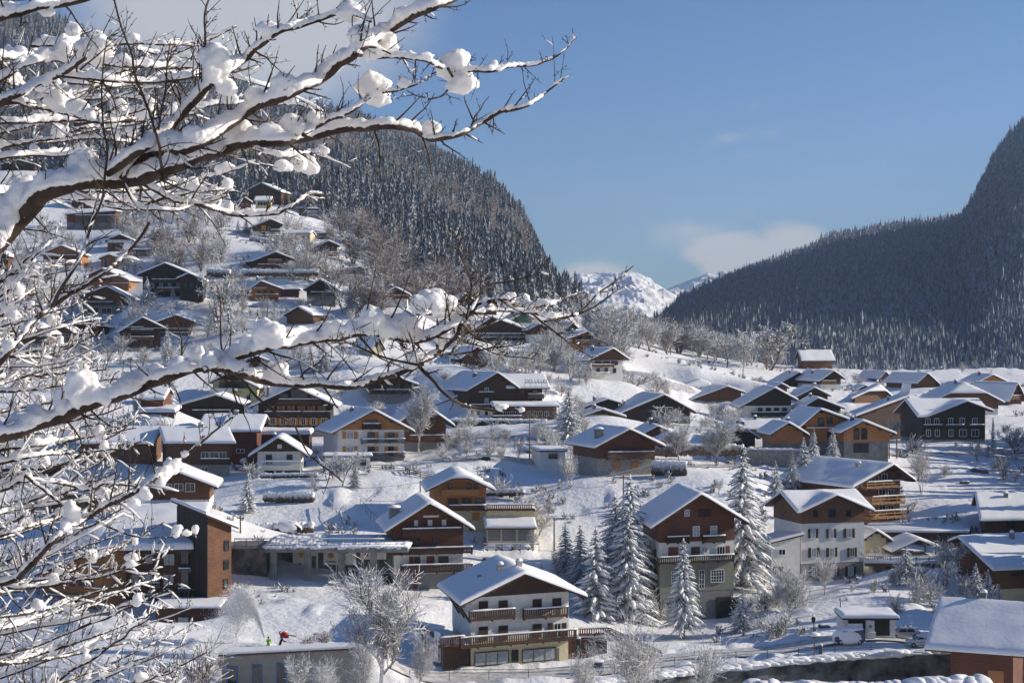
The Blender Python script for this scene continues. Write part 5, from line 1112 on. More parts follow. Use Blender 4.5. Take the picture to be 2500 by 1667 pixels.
# woodland masses between and behind the houses: every tree its own object
FOOT = [(h.wpos(h.W / 2, h.L / 2), max(h.W, h.L) * .62) for h in HS.values()]
def clear_of_houses(x, y, m=0): return all((x - c.x) ** 2 + (y - c.y) ** 2 > (rr + m) ** 2 for c, rr in FOOT)
def blocked(px, py, Y, m=6):
    for h in HS.values():
        if h.Y > Y:
            a = h.wpos(0, 0); b = h.wpos(h.W, 0); xa = 1250 + a.x / a.y * F; xb_ = 1250 + b.x / b.y * F
            yb_ = 833.5 - a.z / a.y * F; yt_ = 833.5 - (a.z + h.f(h.W / 2, 0)) / a.y * F
            if xa - m < px < xb_ + m and yt_ - 2 < py < yb_ + 25 + m: return True
    return False
def wood_patch(n, box, hr, vs, label, group, seed, hole=None):
    r = random.Random(seed); k = 0; tries = 0
    while k < n and tries < n * 30:
        tries += 1; px = r.uniform(box[0], box[1]); py = r.uniform(box[2], box[3])
        if hole and hole(px, py): continue
        Y = hit(px, py, 250, 760)
        if not Y: continue
        x = (px - 1250) / F * Y
        if not clear_of_houses(x, Y, 1.5) or blocked(px, py, Y): continue
        Hh = r.uniform(*hr); WOOD.append((px, py, Y, Hh, r.choice(vs), label, group, r.uniform(.7, 1.05))); k += 1
wood_patch(90, (300, 545, 480, 665), (6, 10), (7, 11, 11), 'brown frosted tree in the wood on the upper left hillside', 'brown frosted wood on the upper left hillside', 1)
wood_patch(50, (640, 800, 560, 690), (5, 9), (7, 11, 10), 'brown frosted tree among the chalets below the apartment block', 'brown frosted trees below the narrow apartment block', 2)
wood_patch(110, (800, 1180, 560, 770), (8, 14), (11, 7, 11), 'grey frosted tree at the foot of the fir forest', 'grey frosted trees at the foot of the fir forest', 3)
wood_patch(40, (1120, 1400, 800, 930), (5, 9), (10, 3, 10), 'white frosted tree on the slope behind the steep hotel gable', 'white frosted trees behind the steep hotel gable', 4)
wood_patch(75, (1440, 1900, 815, 905), (8, 13), (10, 11, 1), 'frosted tree in the row above the sloping meadow', 'frosted tree row above the sloping meadow', 5, lambda x, y: y > 858 + (x - 1540) * .13 and x > 1530)
wood_patch(24, (1400, 1560, 900, 960), (3, 5), (3, 8), 'frosted garden tree between the ridge chalets and the clipped barn roofs', 'frosted garden trees in the village centre', 6)
wood_patch(26, (0, 300, 640, 1000), (3, 6), (7, 8), 'frosted garden tree between the left hillside chalets', 'frosted garden trees on the left hillside', 7)
for box, n, vs, lab, sd in [((560, 1000, 930, 1120), 22, (10, 3, 8), 'between the timber houses left of centre', 21), ((1000, 1600, 1030, 1115), 16, (10, 3), 'around the cleared yard in the middle', 22),
        ((1400, 1900, 960, 1070), 30, (10, 3, 8), 'among the centre village roofs', 23), ((300, 760, 740, 900), 30, (10, 7, 8), 'on the open left slope above the black barn', 24),
        ((1560, 2100, 1480, 1560), 9, (4, 10), 'on the bank above the road', 25), ((2060, 2420, 1380, 1490), 20, (10, 4), 'below the timber decks', 26), ((1000, 1420, 1190, 1320), 7, (3, 4), 'on the slope right of the garage block', 27),
        ((0, 260, 640, 900), 22, (10, 7), 'at the far left of the hillside', 28), ((1350, 1700, 740, 860), 16, (11, 10), 'under the tip of the left mountain forest', 29), ((2000, 2480, 1010, 1180), 10, (3, 4), 'around the open bank at the right', 30)]:
    wood_patch(n, box, (2.5, 5.5), vs, 'frosted garden tree ' + lab, 'frosted garden trees ' + lab, sd)
wood_patch(110, (-20, 420, 520, 900), (3.5, 7), (10, 11, 7), 'frosted tree in the gardens of the far left hillside', 'frosted trees in the gardens of the far left hillside', 41)
wood_patch(80, (420, 1000, 660, 900), (3, 6), (10, 11, 8), 'frosted tree between the middle hillside chalets', 'frosted trees between the middle hillside chalets', 42)
wood_patch(36, (1050, 1500, 930, 1130), (2.5, 5), (10, 3), 'frosted tree around the hotel grounds', 'frosted trees around the hotel grounds', 43)
wood_patch(14, (1900, 2450, 880, 960), (3, 5), (3, 8), 'frosted garden tree between the roofs of the right village', 'frosted garden trees of the right village', 8)
WOOD.sort(key=lambda w: -w[3] / w[2])
for px, py, Y, Hh, v, label, group, wd in WOOD[:225]: bare_tree(px, py - Hh / Y * F, py, v, label, Y=Y, group=group, wpx=Hh / Y * F * wd)
# ---------------------------------------------------------------- forests on the slopes
def low_fir(seed, tiers=9, pts=6, H=20.0, R_=.17):
    r = random.Random(seed); mb = MB()
    for t in range(tiers):
        q = t / tiers; z = H * (.04 + .96 * q) + r.uniform(-.2, .2); Rr = (H * R_ * (1 - q) ** .85 + .2) * r.uniform(.78, 1.2); h = H * 2.3 / tiers * (1 - .3 * q)
        V = [(r.uniform(-.1, .1), r.uniform(-.1, .1), z + h)]; a0 = r.random() * 6.28
        for k in range(pts * 2):
            a = a0 + math.pi * k / pts; rr = Rr * (r.uniform(.7, 1.3) if k % 2 == 0 else r.uniform(.3, .6)); V.append((math.cos(a) * rr, math.sin(a) * rr, z - (-.1 if k % 2 else .32 * Rr) + r.uniform(-.3, .3)))
        mb.add(V, [(0, 1 + k, 1 + (k + 1) % (pts * 2)) for k in range(pts * 2)])
    return mb
FIRS = [low_fir(i, 13 + i % 3, 5 + i % 2, 20, .15 + .03 * (i % 3)) for i in range(5)]
TINY = [low_fir(20 + i, 4, 3, 20, .17 + .02 * i) for i in range(3)]
def merge(name, protos, pos, scl, rot, mat, label=None, cat=None, kind='stuff', smooth=False):
    vs, fs, off = [], [], 0
    n = len(pos); which = np.arange(n) % len(protos); Ls = []
    for pi, mb in enumerate(protos):
        V = np.array(mb.v); Fc = np.array([f if len(f) == 3 else f[:3] for f in mb.f]); sel = which == pi
        p = pos[sel]; s_ = scl[sel]; a = rot[sel]; c, sn_ = np.cos(a), np.sin(a)
        w = np.stack([(V[None, :, 0] * c[:, None] - V[None, :, 1] * sn_[:, None]) * s_[:, None] + p[:, 0:1],
                      (V[None, :, 0] * sn_[:, None] + V[None, :, 1] * c[:, None]) * s_[:, None] + p[:, 1:2], V[None, :, 2] * s_[:, None] * 1.0 + p[:, 2:3]], -1)
        f = Fc[None] + (np.arange(len(p)) * len(V))[:, None, None] + off
        off += len(p) * len(V); vs.append(w.reshape(-1, 3)); fs.append(f.reshape(-1, 3))
    V = np.concatenate(vs); Fc = np.concatenate(fs)
    me = bpy.data.meshes.new(name); me.vertices.add(len(V)); me.vertices.foreach_set('co', V.ravel().astype('f'))
    me.loops.add(Fc.size); me.loops.foreach_set('vertex_index', Fc.ravel().astype('i'))
    me.polygons.add(len(Fc)); me.polygons.foreach_set('loop_start', np.arange(0, Fc.size, 3)); me.polygons.foreach_set('loop_total', np.full(len(Fc), 3))
    me.update(calc_edges=True); me.materials.append(MATS[mat]); me.shade_flat()
    o = bpy.data.objects.new(name, me); sc.collection.objects.link(o); tagp(o, label, cat, None, kind); return o
def quads_to_tris(mb):
    m2 = MB(); m2.v = mb.v; 
    for f in mb.f:
        for k in range(1, len(f) - 1): m2.f.append((f[0], f[k], f[k + 1]))
    return m2
lite = [quads_to_tris(bare(90 + i, 9, 'lite')[1]) for i in range(2)]
r_ = np.random.RandomState(5)
far_w = WOOD[225:]; vs_ = sorted({w[4] for w in far_w}); prot = {}
for v in vs_:
    m_ = MB(); o_ = len(BSRC[v][0].v); m_.v = list(BSRC[v][0].v) + list(BSRC[v][1].v); m_.f = list(BSRC[v][0].f) + [tuple(i + o_ for i in f) for f in BSRC[v][1].f]; prot[v] = quads_to_tris(m_)
def merge_lists(name, groups, label, cat):
    objs = []
    V_, F_, off = [], [], 0
    for mb, pos, scl, rot in groups:
        V = np.array(mb.v); Fc = np.array(mb.f)
        for p, s_, a in zip(pos, scl, rot):
            c, q = math.cos(a), math.sin(a); V_.append(np.stack([(V[:, 0] * c - V[:, 1] * q) * s_[0] + p[0], (V[:, 0] * q + V[:, 1] * c) * s_[0] + p[1], V[:, 2] * s_[1] + p[2]], 1)); F_.append(Fc + off); off += len(V)
    V = np.concatenate(V_); Fc = np.concatenate(F_); me = bpy.data.meshes.new(name); me.vertices.add(len(V)); me.vertices.foreach_set('co', V.ravel().astype('f')); me.loops.add(Fc.size); me.loops.foreach_set('vertex_index', Fc.ravel().astype('i'))
    me.polygons.add(len(Fc)); me.polygons.foreach_set('loop_start', np.arange(0, Fc.size, 3)); me.polygons.foreach_set('loop_total', np.full(len(Fc), 3)); me.update(calc_edges=True); me.materials.append(MATS['bark_frost']); me.shade_flat()
    o = bpy.data.objects.new(name, me); sc.collection.objects.link(o); tagp(o, label, cat, None, 'stuff')
gr = []
for v in vs_:
    ws = [w for w in far_w if w[4] == v]; P_ = []; S_ = []
    for px, py, Y, Hh, _, _, _, wd in ws:
        x = (px - 1250) / F * Y; P_.append((x, Y, ground(x, Y))); s_ = Hh / 9; S_.append((Hh * wd * 1.35 / 2 / BARE[v][2], s_))
    gr.append((prot[v], P_, S_, [rt.random() * 6.28 for _ in ws]))
merge_lists('frosted_thicket', gr, 'distant leafless frosted trees mingling into a grey-brown haze between the houses', 'woodland')
def forest(hname, n, tmax, dens=lambda X, Y: 1.0, pxr=(0, 1), tpow=1.0):
    a = r_.uniform(pxr[0], pxr[1], n * 3); t = r_.uniform(0, 1, n * 3) ** tpow * tmax
    X, Yv, Zv = hill_point(hname, a, t); keep = r_.rand(len(X)) < dens(X, Yv)
    X, Yv, Zv = X[keep][:n], Yv[keep][:n], Zv[keep][:n]
    g = ground_np(np.stack([X, Yv], 1)); return X, Yv, np.maximum(Zv, g)
X, Yv, Zv = forest('forest_hill', 21000, 1.03, pxr=(.36, 1))
patch = vnoise(X, Yv, 110, 51) + .5 * vnoise(X, Yv, 45, 52)
dist0 = Yv
px_ = 1250 + X / Yv * F; py_ = 833.5 - Zv / Yv * F
isb = ((patch > .62) | ((patch > .05) & (Yv < 1150)) | ((patch > .45) & (Yv < 1500))) & (px_ < 1290)
skip = ((px_ < 560) & (py_ > 470))
fir = ~isb & ~skip
idx = np.where(fir & (px_ > 700))[0]; idx = idx[np.argsort(Yv[idx])][:298]
solo = np.zeros(len(X), bool); solo[idx] = True
FM = []
for i, mb in enumerate(FIRS): FM.append(mb.mesh('fir', 'needles_dusted'))
for k, i in enumerate(idx):
    o = obj('fir_tree', FM[k % 5]); s = r_.uniform(.42, .85); o.location = (X[i], Yv[i], Zv[i] - .5); o.scale = (s, s, s * r_.uniform(.95, 1.15)); o.rotation_euler[2] = r_.rand() * 6.28
    tagp(o, 'snow-dusted fir along the lower edge of the forest on the left mountain', 'tree', 'firs along the lower edge of the left mountain forest')
rest = fir & ~solo
pos = np.stack([X, Yv, Zv - .5], 1)
merge('fir_forest', FIRS, pos[rest], np.clip(r_.normal(.58, .17, rest.sum()), .25, 1.1), r_.rand(rest.sum()) * 6.28, 'needles_dusted', 'dense snow-dusted fir forest covering the steep left mountain', 'forest')
bsel = isb & ~skip
merge('frosted_woodland', lite, pos[bsel], r_.uniform(.9, 1.6, bsel.sum()), r_.rand(bsel.sum()) * 6.28, 'bark_brown', 'pale brown leafless woodland in patches among the firs of the left mountain', 'woodland')
X2, Y2, Z2 = forest('mountain_slope', 2600, .10, pxr=(0, .52))
X, Yv, Zv = forest('mountain_slope', 38000, 1.02, lambda X, Y: np.clip(1.25 - .12 * (vnoise(X, Y, 60, 61) > .5) * 6, 0, 1), pxr=(0, .52), tpow=.8)
X, Yv, Zv = np.append(X, X2), np.append(Yv, Y2), np.append(Zv, Z2)
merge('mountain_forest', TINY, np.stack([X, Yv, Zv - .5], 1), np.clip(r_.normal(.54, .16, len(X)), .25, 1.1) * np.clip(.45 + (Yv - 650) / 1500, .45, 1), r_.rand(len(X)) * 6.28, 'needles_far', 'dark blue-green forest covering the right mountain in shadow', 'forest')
# the wood beyond the right edge of the picture that shades the lower right gardens
n = 120; a = r_.rand(n); Yt = r_.uniform(205, 400, n); Xt = Yt * (2560 + 300 * r_.rand(n) - 1250) / F
merge('shading_wood', FIRS, np.stack([Xt, Yt, ground_np(np.stack([Xt, Yt], 1)) - .5], 1), r_.uniform(.7, 1.1, n), r_.rand(n) * 6, 'needles_dusted', 'fir wood just beyond the right edge of the village', 'forest')

# shrub tips and dead stalks poking through the snow of the gardens
n = 5200; kx = r_.uniform(-20, 2520, n); Yt = r_.uniform(225, 600, n) ; Xt = Yt * (kx - 1250) / F
dn = vnoise(Xt, Yt, 14, 71) + .6 * vnoise(Xt, Yt, 5, 72); ok = (dn > .35) & (dist_poly(Xt, Yt, rp) > 6)
ok &= np.array([clear_of_houses(a, b_, -1.5) for a, b_ in zip(Xt, Yt)]); Xt, Yt = Xt[ok], Yt[ok]
tuft = [quads_to_tris(bare(95 + i, 1.2, 'lite')[1]) for i in range(2)]
for t_ in tuft:
    t_.f = t_.f[::1]; top = max(v[2] for v in t_.v); t_.v = [(x / top * 1.2, y / top * 1.2, z / top) for x, y, z in t_.v]; t_.f = t_.f[:700]
merge('garden_shrubs', tuft, np.stack([Xt, Yt, ground_np(np.stack([Xt, Yt], 1))], 1), r_.uniform(.5, 1.7, len(Xt)), r_.rand(len(Xt)) * 6.28, 'bark', 'low shrub tips and dry stalks poking through the garden snow', 'shrubs')
# ---------------------------------------------------------------- finer parts of the nearest houses
h = HS['h1']
for a in [(815, 960, 882, 1038), (962, 955, 1028, 1030), (1214, 945, 1280, 1022), (1360, 938, 1425, 1012), (816, 1148, 882, 1250), (962, 1140, 1030, 1245), (1215, 1128, 1280, 1230)]:
    h.win(a[0], a[1], a[2], a[3], 'shutter_brown', None, 1, 'door')
h.win(1368, 1120, 1422, 1225, 'w', None, 1); h.win(1326, 1122, 1360, 1225, 'shutter_brown', None, 1, 'door'); h.win(1430, 1120, 1463, 1222, 'shutter_brown', None, 1, 'door')
h.win(782, 1330, 1038, 1432, 'd', None, 2, 'curtain'); h.win(1135, 1308, 1388, 1404, 'd', None, 2, 'curtain'); h.win(1058, 1320, 1108, 1447, 'frame_dark', None, 1, 'door'); h.win(1408, 1298, 1452, 1412, 'cream', None, 1, 'door')
h.balc(765, 1100, 1026, 1100, 'wood_dark', 'bars', 1.1); h.balc(1165, 1492, 1012, 1084, 'wood_dark', 'bars', 1.1); h.balc(705, 1560, 1200, 1280, 'wood_dark', 'bars', 1.7)
for v in (.6, 4.2, 7.8):
    mb2 = MB(); a = Vector(h.loc(-.06, v, h.f(0, v) - 3.2)); b = Vector(h.loc(-1.6, v, h.f(-1.6, v) - .1)); mb2.bar(a, b, .2); mb2.build('eave_brace', 'wood_dark', h.root)
h.chim(6.9, 2.2, .7, .5)
mb = MB(); c = h.loc(2.2, 5.5, h.f(2.2, 5.5)); mb.box(c[0] - .2, c[0] + .2, c[1] - .2, c[1] + .2, c[2], c[2] + 1.0); mb.build('vent', 'metal', h.roof)
b = House('garage', 'flat-roofed dark garage with slatted terrace rail at the left of the white chalet', 'garage', 'd5', 207, 24, 545, 738, 1478, 1302, 1300, L=10, xb=395, kind='shed', tv=0, os=.3, of=.4, ob=.2, wood='concrete', snow=.35, foot=2, pts=False); HS['h1b'] = b; b.build()
b.win(552, 1305, 732, 1472, 'wood_dark', None, 1, 'door'); b.balc(535, 715, 1225, 1295, 'wood_brown', 'bars', .5)
mb = MB(lambda a, d, z: b.pt('L', a, d, z)); L_ = b.L
mb.box(.0, L_, .12, .2, b.ze + 1.1, b.ze + 1.22)
for k in range(int(L_ / .3)): mb.box(k * .3, k * .3 + .2, .13, .17, b.ze + .3, b.ze + 1.1)
mb.build('railing', 'wood_brown', b.root)
sg = tagp(empty('poster_board', b.wpos(-.25, 1.2, 1.0), b.th), 'tall white poster board with a red strip beside the dark garage door', 'sign')
mb = MB(); mb.box(-.08, 0, -.9, 1.0, 0, 3.6); mb.build('board', 'sign_white', sg); mb = MB(); mb.box(-.1, -.081, -.85, -.35, .2, 2.6); mb.build('strip', 'paint_red', sg); mb = MB(); mb.blob((-.1, .3, 2.2), (.02, .35, .45), 2, .3, 2); mb.build('emblem', 'paint_blue', sg)
b = House('annex', 'low red-brown annex with slatted roof terrace right of the white chalet', 'annex', 'd5', 216, 12, 1485, 1765, 1388, 1238, 1236, L=5, kind='shed', tv=0, os=.2, of=.3, ob=.2, wood='wood_red', snow=.3, foot=2, pts=False); b.build()
b.row(1265, 1330, 4, 'b', None, .05, .95, .9); b.balc(1560, 1790, 1160, 1212, 'wood_brown', 'bars', .5)
st = tagp(empty('staircase', b.wpos(b.W + .3, 0, 2.6), b.th - .2), 'outdoor wooden staircase running down right from the slatted terrace', 'stairs')
mb = MB()
for k in range(16): mb.box(k * .42, k * .42 + .46, -.6, .9, -.19 * (k + 1), -.19 * k - .12)
mb.build('step', 'wood_brown', st); 
for y in (-.65, .95):
    mb = MB(); mb.bar((0, y, 1.0), (6.7, y, -2.0), .12); mb.bar((0, y, .3), (6.7, y, -2.7), .12)
    for k in range(9): mb.bar((k * .83, y, -.4 - k * .37), (k * .83, y, 1.0 - k * .37), .1)
    mb.build('handrail', 'wood_brown', st)
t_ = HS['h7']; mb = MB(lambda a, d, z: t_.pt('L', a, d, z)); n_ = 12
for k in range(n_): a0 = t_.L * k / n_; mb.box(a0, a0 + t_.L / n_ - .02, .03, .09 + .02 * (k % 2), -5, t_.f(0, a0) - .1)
mb.build('side_cladding', 'wood_black', t_.root)  # black boards added to paint the shade of the tower's left face
# three-door garage block and terrace
b = House('garage_block', 'cream block of three grey garage doors under a snowy lean-to roof', 'garage', 'd5', 272, 4, 876, 1224, 520, 410, 408, L=5, kind='shed', tv=.22, os=.3, of=1.3, ob=-1.5, wood='cream', snow=.4, foot=2, pts=False); b.build(); HS['h3b'] = b
for x0, x1 in ((882, 975), (990, 1090), (1105, 1205)): b.win(x0, 418, x1, 515, 'grey', None, 1, 'door')
b = House('terrace', 'yellowed concrete terrace with brown wooden railing over the three garage doors', 'terrace', 'd5', 275, 4, 872, 1228, 400, 292, 290, L=7, kind='shed', tv=0, os=.1, of=.1, ob=.1, wood='yellow', snow=.3, foot=2, pts=False); b.build(); b.balc(872, 1228, 248, 290, 'wood_brown', 'bars', .3)
HS['h3'].balc(600, 870, 252, 292, 'wood_brown', 'bars', 1.2)
# arched heads for the construction chalet
b = HS['h18b']
for x0, x1, y in ((640, 688, 872), (705, 755, 872)):
    u0, z = b.at(x0, y); u1, _ = b.at(x1, y); mb = MB(); n = 10; c = (u0 + u1) / 2; r0 = (u1 - u0) / 2
    V = [b.loc(c + r0 * math.cos(math.pi * k / n), -.13, z + r0 * .8 * math.sin(math.pi * k / n)) for k in range(n + 1)] + [b.loc(c, -.13, z)]
    V += [(x, y_ + .12, z_) for x, y_, z_ in V]; m_ = n + 2; mb.add(V, [(m_ - 1, k, k + 1) for k in range(n)] + [(k, k + m_, k + 1 + m_, k + 1) for k in range(n)]); mb.build('window_arch', 'frame_dark', b.root)
mb = MB(b.loc)
for u in (b.W - .2, b.W + 1.4): mb.box(u - .1, u + .1, -1.2, -1.0, -1, b.f(min(u, b.W + 1), -1) - .05)
mb.build('post', 'wood_orange', b.root)
# ---------------------------------------------------------------- covered gallery under the terrace
gl = tagp(empty('covered_gallery', P(660, 1428, 243)), 'grey concrete gallery with square columns and faded children\'s wall paintings under a snowy terrace', 'gallery')
W_ = (940 - 655) / F * 243; zt = (1428 - 1334) / F * 243
mb = MB(); mb.box(-.6, W_ + 3, -1, 13, zt - .7, zt); mb.build('deck_slab', 'concrete', gl)
mb = MB()
for k in range(40):
    for j in range(7): mb.blob((-.2 + k * (W_ + 2.6) / 39, .2 + j * 1.8, zt), (1.1, 1.5, .42 + .2 * mn.noise(Vector((k * .4, j * .7, 2)))), 1, .3, 2, k)
mb.box(-.5, W_ + 2.9, -.9, 12.9, zt + .002, zt + .3); mb.build('snow', 'snow', gl, True)
for x in (669, 751, 834, 912):
    u = (x - 660) / F * 243; mb = MB(); mb.box(u - .45, u + .45, -.5, .5, -1.5, zt - .71); mb.box(u - .7, u + .7, -.8, .8, -1.8, .3); mb.build('column', 'concrete', gl)
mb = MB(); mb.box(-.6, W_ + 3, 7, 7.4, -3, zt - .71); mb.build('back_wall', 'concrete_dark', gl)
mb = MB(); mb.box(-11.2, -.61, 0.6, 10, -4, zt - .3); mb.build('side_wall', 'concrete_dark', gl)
def panel(x0, x1, z0, z1): mb = MB(); mb.box(x0, x1, 6.9, 6.98, z0, z1); return mb.build('mural', 'white', gl)
def flower(parent, x, z, r, mat, petals=8):
    mb = MB(); V = [(x, 6.86, z)]
    for k in range(petals * 2): a = math.pi * k / petals; q = r if k % 2 else r * .55; V.append((x + q * math.cos(a), 6.86, z + q * math.sin(a)))
    V2 = [(a, 6.895, c) for a, b_, c in V]; n = len(V); mb.add(V + V2, [(0, 1 + k, 1 + (k + 1) % (petals * 2)) for k in range(petals * 2)] + [(1 + k, 1 + k + n, 1 + (k + 1) % (petals * 2) + n, 1 + (k + 1) % (petals * 2)) for k in range(petals * 2)]); mb.build('flower', mat, parent)
p_ = panel(2.3, 6.0, .6, 4.4); flower(p_, 3.6, 3.6, .62, 'paint_yellow'); flower(p_, 3.3, 2.0, .4, 'paint_pink'); flower(p_, 4.2, 1.9, .4, 'paint_pink')
mb = MB(); [mb.box(q, q + .08, 6.86, 6.895, .9, 1.6) for q in (3.3, 3.6, 4.2)]; mb.box(5.1, 5.7, 6.86, 6.895, 1.2, 3.3); mb.build('stem', 'paint_green', p_)
p_ = panel(6.8, 11.6, 2.0, 4.2); flower(p_, 7.9, 3.4, .6, 'shutter_orange', 6); flower(p_, 9.8, 3.0, .4, 'paint_green', 5); mb = MB(); mb.box(7.3, 8.6, 6.86, 6.895, 2.4, 2.55); mb.box(9.0, 10.4, 6.86, 6.895, 3.7, 3.8); mb.build('fish', 'paint_blue', p_)
p_ = panel(12.2, 16, 2.8, 4.1); flower(p_, 13.1, 3.5, .4, 'paint_pink', 5)
def rail_run(name, label, pts, hgt=1.0, mat='metal', post=1.5, rails=(1.0, .55, .15), snow=True, bars=None, cat='railing', rw=.05):
    """a railing along world points, following the ground it stands on"""
    o = tagp(empty(name, pts[0]), label, cat); org = Vector(pts[0]); mb = MB(); sm = MB()
    for a, b_ in zip(pts, pts[1:]):
        a = Vector(a) - org; b_ = Vector(b_) - org; L = (b_ - a).length; n = max(1, int(L / post))
        for k in range(n + 1): p = a.lerp(b_, k / n); mb.bar(p - Vector((0, 0, .3)), p + Vector((0, 0, hgt)), rw * 1.3)
        for r in rails: mb.bar(a + Vector((0, 0, hgt * r)), b_ + Vector((0, 0, hgt * r)), rw)
        if bars:
            for k in range(int(L / bars)): p = a.lerp(b_, k * bars / L); mb.bar(p, p + Vector((0, 0, hgt)), rw * .5)
        if snow: sm.tube([a.lerp(b_, k / 8) + Vector((0, 0, hgt + .06)) for k in range(9)], [.08 * (1 + .4 * mn.noise(a.lerp(b_, k / 8))) for k in range(9)], 5)
    mb.build('rail', mat, o)
    if snow: sm.build('rail_snow', 'snow', o, True)
    return o
def GP(px, py, Y=None, dz=0):
    p = base_of(px, py, Y) if Y is None else P(px, py, Y); return Vector((p.x, p.y, p.z + dz))
T = lambda px, py, Y: P(px, py, Y)
rail_run('railing', 'long barred railing with snow along the edge of the gallery terrace', [T(572, 1334, 246), T(660, 1334, 243), T(938, 1334, 243)], 1.1, 'metal', 2, (1.0, .1), True, .22)
mb = MB(); o = tagp(empty('signpost', T(803, 1334, 246)), 'small signpost with a flat plate above the gallery terrace', 'sign'); mb.bar((0, 0, 0), (0, 0, 2.2), .1); mb.build('pole', 'metal', o); mb = MB(); mb.box(-.6, .6, -.04, .04, 1.9, 2.3); mb.build('plate', 'paint_silver', o)
rail_run('handrail', 'upper metal handrail climbing beside the snowy stepped path', [T(900, 1245, 290), T(906, 1232, 291), T(935, 1206, 300), T(960, 1196, 303)], 1.0, 'metal', 2.5, (1.0,), False)
rail_run('handrail', 'lower metal handrail descending the snowy stepped path to the tall balconied chalet', [T(880, 1232, 288), T(905, 1262, 278), T(938, 1290, 268)], 1.0, 'metal', 2.5, (1.0,), False)
rail_run('handrail', 'thin handrail crossing the garden slope above the gallery', [T(803, 1236, 288), T(830, 1262, 280), T(840, 1290, 274)], 1.0, 'metal', 2.5, (1.0, .5), True)
rail_run('parking_railing', 'metal railing along the parking behind the white chalet roof', [T(1180, 1343, 262), T(1316, 1344, 262)], 1.0, 'metal', 2.4, (1.0, .5), True)
rail_run('rail_fence', 'wooden rail fence below the orange-gabled white chalet', [T(905, 1148, 322), T(990, 1152, 318), T(1000, 1160, 314), T(1052, 1172, 311)], 1.1, 'wood_grey', 2, (1.0, .6, .25), True, rw=.12, cat='fence')
rail_run('guard_rail', 'thin guard rail along the outer edge of the road', [T(1000, 1653, 200.5), T(1290, 1652, 201), T(1500, 1638, 205), T(1719, 1614, 209.5), T(1950, 1598, 213.5), T(2300, 1582, 217)], .9, 'metal', 4, (1.0, .6), False, rw=.06)
# ---------------------------------------------------------------- the river wall
wp = [P(1440, 1672, 197.5), P(1500, 1663, 200), P(1719, 1638, 206.4), P(1950, 1616, 210.5), P(2150, 1600, 213.2), P(2420, 1585, 216)]
rw = tagp(empty('river_wall', wp[0]), 'dark stained concrete river wall below the road, its top heaped with snow', 'wall')
mb = MB(); sm = MB()
for a, b_ in zip(wp, wp[1:]):
    a = a - wp[0]; b_ = b_ - wp[0]; n = 8
    mb.add([(a.x, a.y, a.z - 9), (b_.x, b_.y, b_.z - 9), (b_.x, b_.y, b_.z), (a.x, a.y, a.z), (a.x, a.y + .9, a.z - 9), (b_.x, b_.y + .9, b_.z - 9), (b_.x, b_.y + .9, b_.z), (a.x, a.y + .9, a.z)], [(0, 1, 2, 3), (3, 2, 6, 7), (5, 4, 7, 6)])
    L = (b_ - a).length; k = 0
    while k < L: p = a.lerp(b_, k / L); sm.blob((p.x, p.y + .5, p.z + .12), (1.7, .95, .40 + .25 * mn.noise(p * .5)), 3, .5, 1.6, int(k * 7) % 31); k += .8
mb.build('wall', 'concrete_dark', rw); sm.build('snow', 'snow', rw, True)
mb = MB(); o = tagp(empty('hedge', P(1980, 1690, 180)), 'rounded snow-covered hedge tops at the bottom edge before the river wall', 'hedge')
for k in range(26): 
    x = -6 + k * .95; mb.blob((x, rt.uniform(-.6, .6), rt.uniform(-.15, .2) + .15 + (.5 if k > 17 else 0)), (1.5, 1.6, 1.0), 3, .45, 1.3, k)
mb.build('snow', 'snow', o, True); mb = MB(); mb.box(-6.5, 18.5, -.7, .7, -5, -.3); mb.build('foliage', 'needles', o)
# ---------------------------------------------------------------- hedges, walls, decks
def hedge(label, a, b_, hgt, wid, mat='needles', snow=.3, name='hedge'):
    o = tagp(empty(name, a), label, 'hedge' if name == 'hedge' else 'wall'); d = Vector(b_) - Vector(a); L = d.length; n = int(L / .45); mb = MB(); sm = MB()
    for k in range(n + 1):
        p = d * (k / n)
        if name == 'hedge': mb.blob((p.x, p.y, p.z + hgt * .4), (.5, wid / 2, hgt * .62), 2, .5, 3, k)
        if mn.noise(p * .8) > -.35: sm.blob((p.x, p.y + .05, p.z + hgt * (1.0 if name != 'hedge' else .95)), (.55, wid / 2 * 1.05, snow * (1 + .4 * mn.noise(p))), 2, .4, 2, k + 3)
    if name != 'hedge':
        w = Vector((0, wid / 2, 0)); mb.add([Vector((0, 0, -3)) - w, d + Vector((0, 0, -3)) - w, d + Vector((0, 0, hgt)) - w, Vector((0, 0, hgt)) - w, Vector((0, 0, -3)) + w, d + Vector((0, 0, -3)) + w, d + Vector((0, 0, hgt)) + w, Vector((0, 0, hgt)) + w], [(0, 1, 2, 3), (3, 2, 6, 7), (0, 3, 7, 4), (1, 5, 6, 2), (5, 4, 7, 6)])
    mb.build('foliage' if name == 'hedge' else 'wall', mat, o, name == 'hedge'); sm.build('snow', 'snow', o, True); return o
hedge('long clipped dark hedge with snowy top below the dark hotel', T(1106, 1040, 376), T(1330, 1042, 376), 1.6, 1.2)
hedge('snowy dark hedge along the curved drive by the small white garage', T(1225, 1082, 352), T(1292, 1112, 336), 1.4, 1.1)
hedge('stone retaining wall below the hotel hedge', T(1187, 1078, 356), T(1320, 1078, 356), 1.6, .5, 'stone', .35, 'retaining_wall')
hedge('white-grey stone wall below the chalet under construction', T(1825, 1124, 342), T(1962, 1126, 342), 2.2, .5, 'stone', .4, 'retaining_wall')
hedge('dark clipped hedge behind the big leaning frosted tree', T(1600, 1108, 340), T(1808, 1108, 342), 1.9, 1.2, 'bark_brown', .3)
